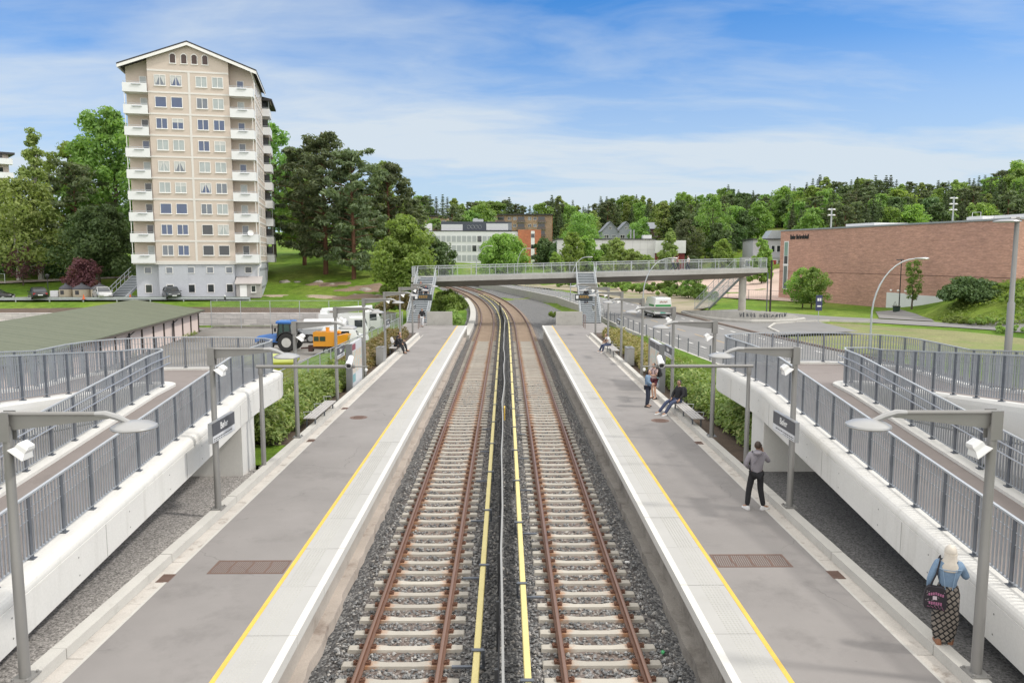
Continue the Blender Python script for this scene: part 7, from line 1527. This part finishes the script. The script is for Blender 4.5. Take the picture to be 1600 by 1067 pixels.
# planting near the hall
put(tree_broad(5.6,4.6,.9,70,G_LIGHT,nc=34,nl=130,size=.13,shape='egg',crad=.19), Sx(1256,106),106,'left stem of the two leafy trees against the brick hall'); put(tree_broad(5.8,5.0,.7,71,G_DEC,nc=34,nl=130,size=.13,shape='egg',crad=.19), Sx(1272,103),103.5,'right stem of the two leafy trees against the brick hall')
put(tree_broad(6.3,1.9,1.4,72,G_DEC,nc=30,nl=70,size=.1,shape='col',crad=.3,name='young_tree'), Sx(1428,95.5),95.5,'slim young tree in front of the white hall door')
# big bushes
def bush(lab, x, y, w, d, h, lm, seed, size=.12, nc=40, nl=170, z=None, name='bush', cat='bush', group=None):
    rng = np.random.default_rng(seed); cs = []; rs = []
    for i in range(nc):
        a = rng.uniform(0,2*PI); r = math.sqrt(rng.random())*.92; e = math.sqrt(max(0,1-r*r)); cs.append((w/2*r*math.cos(a), d/2*r*math.sin(a), h*(.1+.75*e*rng.uniform(.4,1)))); rs.append(min(w,h)*.2*rng.uniform(.7,1.25))
    Q = clumps(cs, rs, [nl]*nc, size, rng); o = tag(quads(name, Q, lm), lab, cat, group); o.location = (x,y,(float(H(x,y)) if z is None else z)); return o
bush('large dark green bush in front of the right end of the brick hall', Sx(1527,84),85,6.6,4.5,3.6,G_DARK,80,.14,70,200,z=1.0)
bush('bright leafy bush on the bank between the left stairs and the track', -6.4,86,3.9,6.5,3.3,G_LIGHT,81,.13,54,190,z=-.3); bush('tall grassy growth below the bright bush beside the left end wall', -5.7,80,2.2,5,1.7,G_GRASSB,82,.1,50,190,z=-.6)
bush('reddish brown shrub beside the left footbridge stairs', -11.6,84.5,4.6,5,2.8,G_REDH,83,.12,46,170,z=.1); bush('low dark shrub at the bottom of the left footbridge stairs', -13.6,88,3.5,3,1.6,G_DEC,86,.12,26,150,z=.2)
bush('green strip of weeds on the gravel beside the right end wall', 6.9,80,1.6,7,.75,G_LIGHT,84,.1,40,120,z=-.75); bush('green weeds farther along the gravel beside the curving track', 6.1,92,1.6,8,.7,G_LIGHT,85,.1,34,120,z=-.7)
rng = np.random.default_rng(90)
for i, (x, y, w, d, h, lm) in enumerate([(Sx(1590,80),79,5,4,1.1,G_LIGHT),(Sx(1560,76),76,5,4,.7,G_GRASSB),(Sx(1530,78),77.5,4,3,.8,G_LIGHT),(Sx(1500,80),79.5,3,3,.9,G_GRASSB),(Sx(1600,70),70,5,4,.7,G_GRASSB),(Sx(1570,85),84,5,3,1.0,G_LIGHT)]):
    bush(['weedy clump at the right picture edge on the bank','low weeds in the middle of the grassy bank','weeds just below the large dark bush','pale weeds with yellow flowers left of the bank','weedy clump at the foot of the bank','weeds at the top of the bank beside the hall corner'][i], x, y, w, d, h, lm, 91+i, .12, 34, 90, name='weeds', cat='weeds')
HL_ = [(Sx(900,172),172),(Sx(960,160),160),(Sx(1000,150),150),(Sx(1030,142),142),(Sx(1062,134),134),(Sx(1080,127),127)]
for i, (x, y) in enumerate(HL_): bush('low green scrub along the gravel path under the footbridge, '+['farthest','second farthest','third from the far end','third from the near end','second nearest','nearest'][i]+' clump', x, y, 9, 4, 2.0+.3*(i%2), G_DEC if i%2 else G_LIGHT, 110+i, .17, 40, 110, group='scrub along the path', name='scrub', cat='scrub')
for i, (px, Y, h) in enumerate(((1058,133,4.6),(1076,128,4.2),(1087,124,4.0),(1045,138,4.0),(1095,122,2.8))): put(tree_broad(h,2.4,.4,120+i,G_DEC,nc=18,nl=80,size=.15,crad=.25,name='young_tree'), Sx(px,Y), Y, 'young tree in the scrub by the pink pitch, '+['tallest of the five','second from the right end','slender one beside the stairs','leftmost of the five','rightmost and smallest'][i], group='young trees by the pitch')
# hedges in the platform planters
def hedge(name, lab, pts, lm, seed, n, size, hfun):
    rng = np.random.default_rng(seed); out = []
    for (x, y, w, d, h) in pts:
        k = int(n*w*d); P_ = rng.random((k,3)); xx = (P_[:,0]-.5)*w; yy = (P_[:,1]-.5)*d; top = h*(.72+.35*np.sin(yy*2.1+x)*np.cos(xx*2.7+y)*.5+.12*rng.normal(0,1,k)); q = np.clip(P_[:,2]**.6,0,1)
        e = 1-np.maximum(0,np.abs(xx)/(w/2)-.75)*2.2
        c = np.stack([x+xx, y+yy, q*top*e], 1); nn = np.stack([xx*.6,yy*.1,np.ones(k)],1); out.append(leaf_quads(c, nn, size, rng, 1.5, .4))
    return tag(quads(name, np.concatenate(out), lm), lab, 'hedge')
for s, nm in ((-1,'left'),(1,'right')):
    segs = [(s*9.35,28.2,2.9,4.2,1.15),(s*9.3,32.3,2.6,4,1.1),(s*9.1,36.3,2.3,4,1.05),(s*9.0,40.3,2.1,4,1.0)]
    if s > 0: segs = [(9.6,26.6,2.8,3,1.35),(9.8,29.8,3.2,4,1.15),(9.5,33.8,2.8,4,1.05),(9.3,37.8,2.4,4,1.0),(9.2,41.6,2.2,4,.95)]
    hedge('hedge', 'dense leafy green hedge beside the %s platform, nearest the ramp' % nm, segs, G_HEDGE, 130+s, 520, .075, None)
    hedge('hedge', 'lower reddish green hedge beside the far half of the %s platform' % nm, [(s*9.0,44.5,2.2,4.2,.85),(s*8.95,48.7,2.1,4.2,.85),(s*8.9,53,2.0,4.4,.8),(s*8.9,57.4,1.9,4.4,.75),(s*8.9,61.5,1.8,4,.8)], G_REDH, 140+s, 300, .085, None)
# grass tufts on the banks nearest the camera
def tufts(name, lab, regions, seed, h=.22):
    rng = np.random.default_rng(seed); out = []
    for (xa, xb, ya, yb, n) in regions:
        x = rng.uniform(xa,xb,n); y = rng.uniform(ya,yb,n); z = np.maximum(H(x,y), -.2 if abs(xa) < 12 else -9); L = h*rng.uniform(.4,1.3,n); a = rng.uniform(0,2*PI,n); ln = rng.normal(0,.35,(n,2))*L[:,None]; w = .016
        p = np.stack([x,y,z-.02],1); sx_ = np.stack([np.cos(a)*w,np.sin(a)*w,0*a],1); tp_ = p+np.stack([ln[:,0],ln[:,1],L],1); mid = p+np.stack([ln[:,0]*.35,ln[:,1]*.35,L*.6],1)
        out.append(np.stack([p-sx_, p+sx_, mid+sx_*.8, tp_],1))
    return tag(stuff(quads(name, np.concatenate(out), G_GRASSB)), lab, 'grass')
tufts('grass_tufts', 'short grass on the strip between the left ramp pier and the hedge', [(-12.3,-7.5,24.0,27.5,9000),(-12.3,-10.4,27,45,9000),(-16,-8,3,22,5000)], 150)
tufts('grass_tufts', 'short grass on the bank between the right hedge and the road fence', [(10.9,13.6,24,46,14000),(10.4,12,46,64,3500),(11.1,11.7,6,23,3500)], 151)
struct(ribbon('lawn', [(-7.42,23.9),(-7.42,26.5)], [(-12.4,23.9),(-12.4,26.5)], -.05, GRASS)); struct(ribbon('lawn', [(10.6,24.3),(10.9,46),(10.5,64)], [(14.9,24.3),(13.3,46),(11.7,64)], lambda x,y: -.13+0*x, GRASS))
tufts('grass_tufts', 'grass fringe along the foot of the garage wall', [(-32.4,-31.9,60,80,500),(-30.6,-29.9,56,62,400)], 152, .5)
rng = np.random.default_rng(160); k = 15000; x = rng.uniform(47,66,k); y = rng.uniform(60,87,k)
kp = (x > 44+.0*y+np.clip((76-y)*.62,0,9)+3.5) & (np.sin(x*.9+y*.35)+np.sin(y*.8-x*.3)+rng.normal(0,.5,k) > -.4); x, y = x[kp], y[kp]; z = H(x,y)+rng.random(len(x))**1.5*.55
tag(stuff(quads('bank_weeds', leaf_quads(np.stack([x,y,z],1), np.tile([0,0,1.],(len(x),1)), .13, rng, 1.5, .3), G_LIGHT)), 'weeds and low leaves covering the bank below the brick hall corner', 'weeds')
# rocks on the slope under the pines
RK = mat('rock', (.3,.27,.235), .95, var=.25, scale=1.2, bmp=.6, fine=.2, fscale=8); rr = random.Random(5)
for i, (px, Y, w, lab) in enumerate(((447,112,1.7,'flat boulder at the left end of the rock outcrop on the lawn'),(466,112,1.1,'small boulder on the rock outcrop near the tower'),(500,112,1.5,'boulder in the middle of the rock outcrop under the pines'),(520,110,1.2,'pale boulder below the pine trunk'),(572,107,1.9,'largest pale boulder beside the bark mulch'),(556,104,1.0,'small boulder at the edge of the bark mulch'),(590,103,1.1,'boulder just left of the bright round maple'))):
    mb = MB(); n = 9; rg = []
    for k, z in ((1.1,-.3),(1,.15),(.75,.42),(.3,.55)): rg.append([(w/2*k*math.cos(a)*rr.uniform(.75,1.2), w/3*k*math.sin(a)*rr.uniform(.75,1.2), z*w*.45*rr.uniform(.8,1.2)) for a in [2*PI*j/n for j in range(n)]])
    mb.loft(rg, True, True); o = tag(mb.build('boulder', RK), lab, 'rock', 'boulders under the pines'); x = Sx(px,Y); o.location = (x,Y,float(HG(x,Y))-.12)
# wooded hillside: individual trees, sharing a few crowns
PRO = [tree_spruce(18,6.2,201), tree_spruce(20,5.2,202), tree_spruce(15,6.5,203), tree_pine(16,8.5,204,.3,22,90,.26), tree_pine(17,7,205,.4,20,90,.26), tree_broad(16,11,2,206,G_DEC,nc=34,nl=110,size=.36), tree_broad(14,12,1.5,207,G_LIGHT,nc=34,nl=110,size=.36,shape='dome'), tree_broad(17,9,2,208,G_BIRCH,BARK_B,nc=34,nl=100,size=.32,shape='birch'), tree_broad(15,10,1.5,209,G_DARK,nc=34,nl=110,size=.36)]
PH = [18,20,15,16,17,16,14,17,15]; KN = ['spruce_tree']*3+['pine_tree']*2+['broadleaf_tree']*2+['birch_tree','broadleaf_tree']
KL = ['dark pointed spruce','tall narrow spruce','broad spruce','dark pine','thin crowned pine','leafy green tree','bright round tree','pale birch','dark leafy tree']
SKY_X = [600,660,690,720,760,800,830,870,900,930,950,980,1000,1020,1050,1080,1100,1130,1150,1190,1210,1250,1275,1300,1340,1370,1400,1440,1470,1500,1530,1570,1590,1640]
SKY_Y = [318,312,308,316,321,317,326,308,322,316,309,311,305,316,309,306,311,291,302,301,298,291,282,287,284,281,288,291,286,283,280,270,256,250]
rf = random.Random(77); used = [0]*9; nf = 0
def fplace(px, Y, top, ks, area):
    global nf
    x = Sx(px,Y); g0 = float(H(x,Y)); h = 6.54+(400.5-top)/1200*Y-g0
    if h < 5: return
    k = rf.choice(ks); h = min(h*(1.06 if k < 3 else 1), 28); o = PRO[k] if not used[k] else copy_tree(PRO[k]); used[k] = 1; nf += 1
    sc = h/PH[k]; o.location = (x,Y,g0-.2); o.rotation_euler = (0,0,rf.uniform(0,6.28)); q = sc*rf.uniform(.9,1.2)*(1.3 if k < 3 else 1.1); o.scale = (q,q,sc)
    o.name = KN[k]; o['label'] = KL[k]+' '+area; o['category'] = 'tree'; o['group'] = KL[k]+' '+area
for row, (Y0, dt, step) in enumerate(((430,-1,9),(378,11,10),(325,27,13),(282,44,18),(248,60,27))):
    px = 640+row*5
    while px < 1640:
        right = max(0, min(1, (px-1000)/350)); Y = Y0*(1-.40*right)+rf.uniform(-12,12); top = np.interp(px, SKY_X, SKY_Y)+dt*(.75 if px > 1050 else .62)+rf.uniform(-4,8 if row else 5)
        area = 'in the wood behind the brick hall' if px > 1210 else 'in the wood beyond the sports pitch' if px > 1030 else 'on the wooded ridge behind the school'
        ok = True
        if row >= 3 and px < 1040: ok = False
        if row >= 2 and 1140 < px < 1228: ok = False
        if row == 4 and px > 1215: ok = False
        if row == 3 and px > 1215: Y = max(Y, 182)
        if row == 2 and (765 < px < 872 or 940 < px < 1040 or px < 715): ok = False
        if row == 1 and (770 < px < 868 or 655 < px < 712): ok = False
        if ok: fplace(px, Y, top, [0,1,1,2,3,3,4,5,7,8] if row < 2 and px < 1000 else [0,0,1,1,2,3,4,5,5,6,7,8], area)
        px += step*rf.uniform(.75,1.25)
# a few crowns in front of the far blocks, and low trees behind the railing line
for px, Y, top, ks in ((708,285,322,[3,8]),(735,285,330,[5]),(752,300,320,[5]),(722,300,345,[6]),(682,300,342,[5]),(1145,252,322,[5]),(1160,250,330,[8]),(1182,255,315,[5]),(1150,240,350,[8]),(1098,250,318,[3]),(1058,262,322,[8]),(1035,262,318,[7])): fplace(px, Y, top, ks, 'standing in front of the wooded ridge')
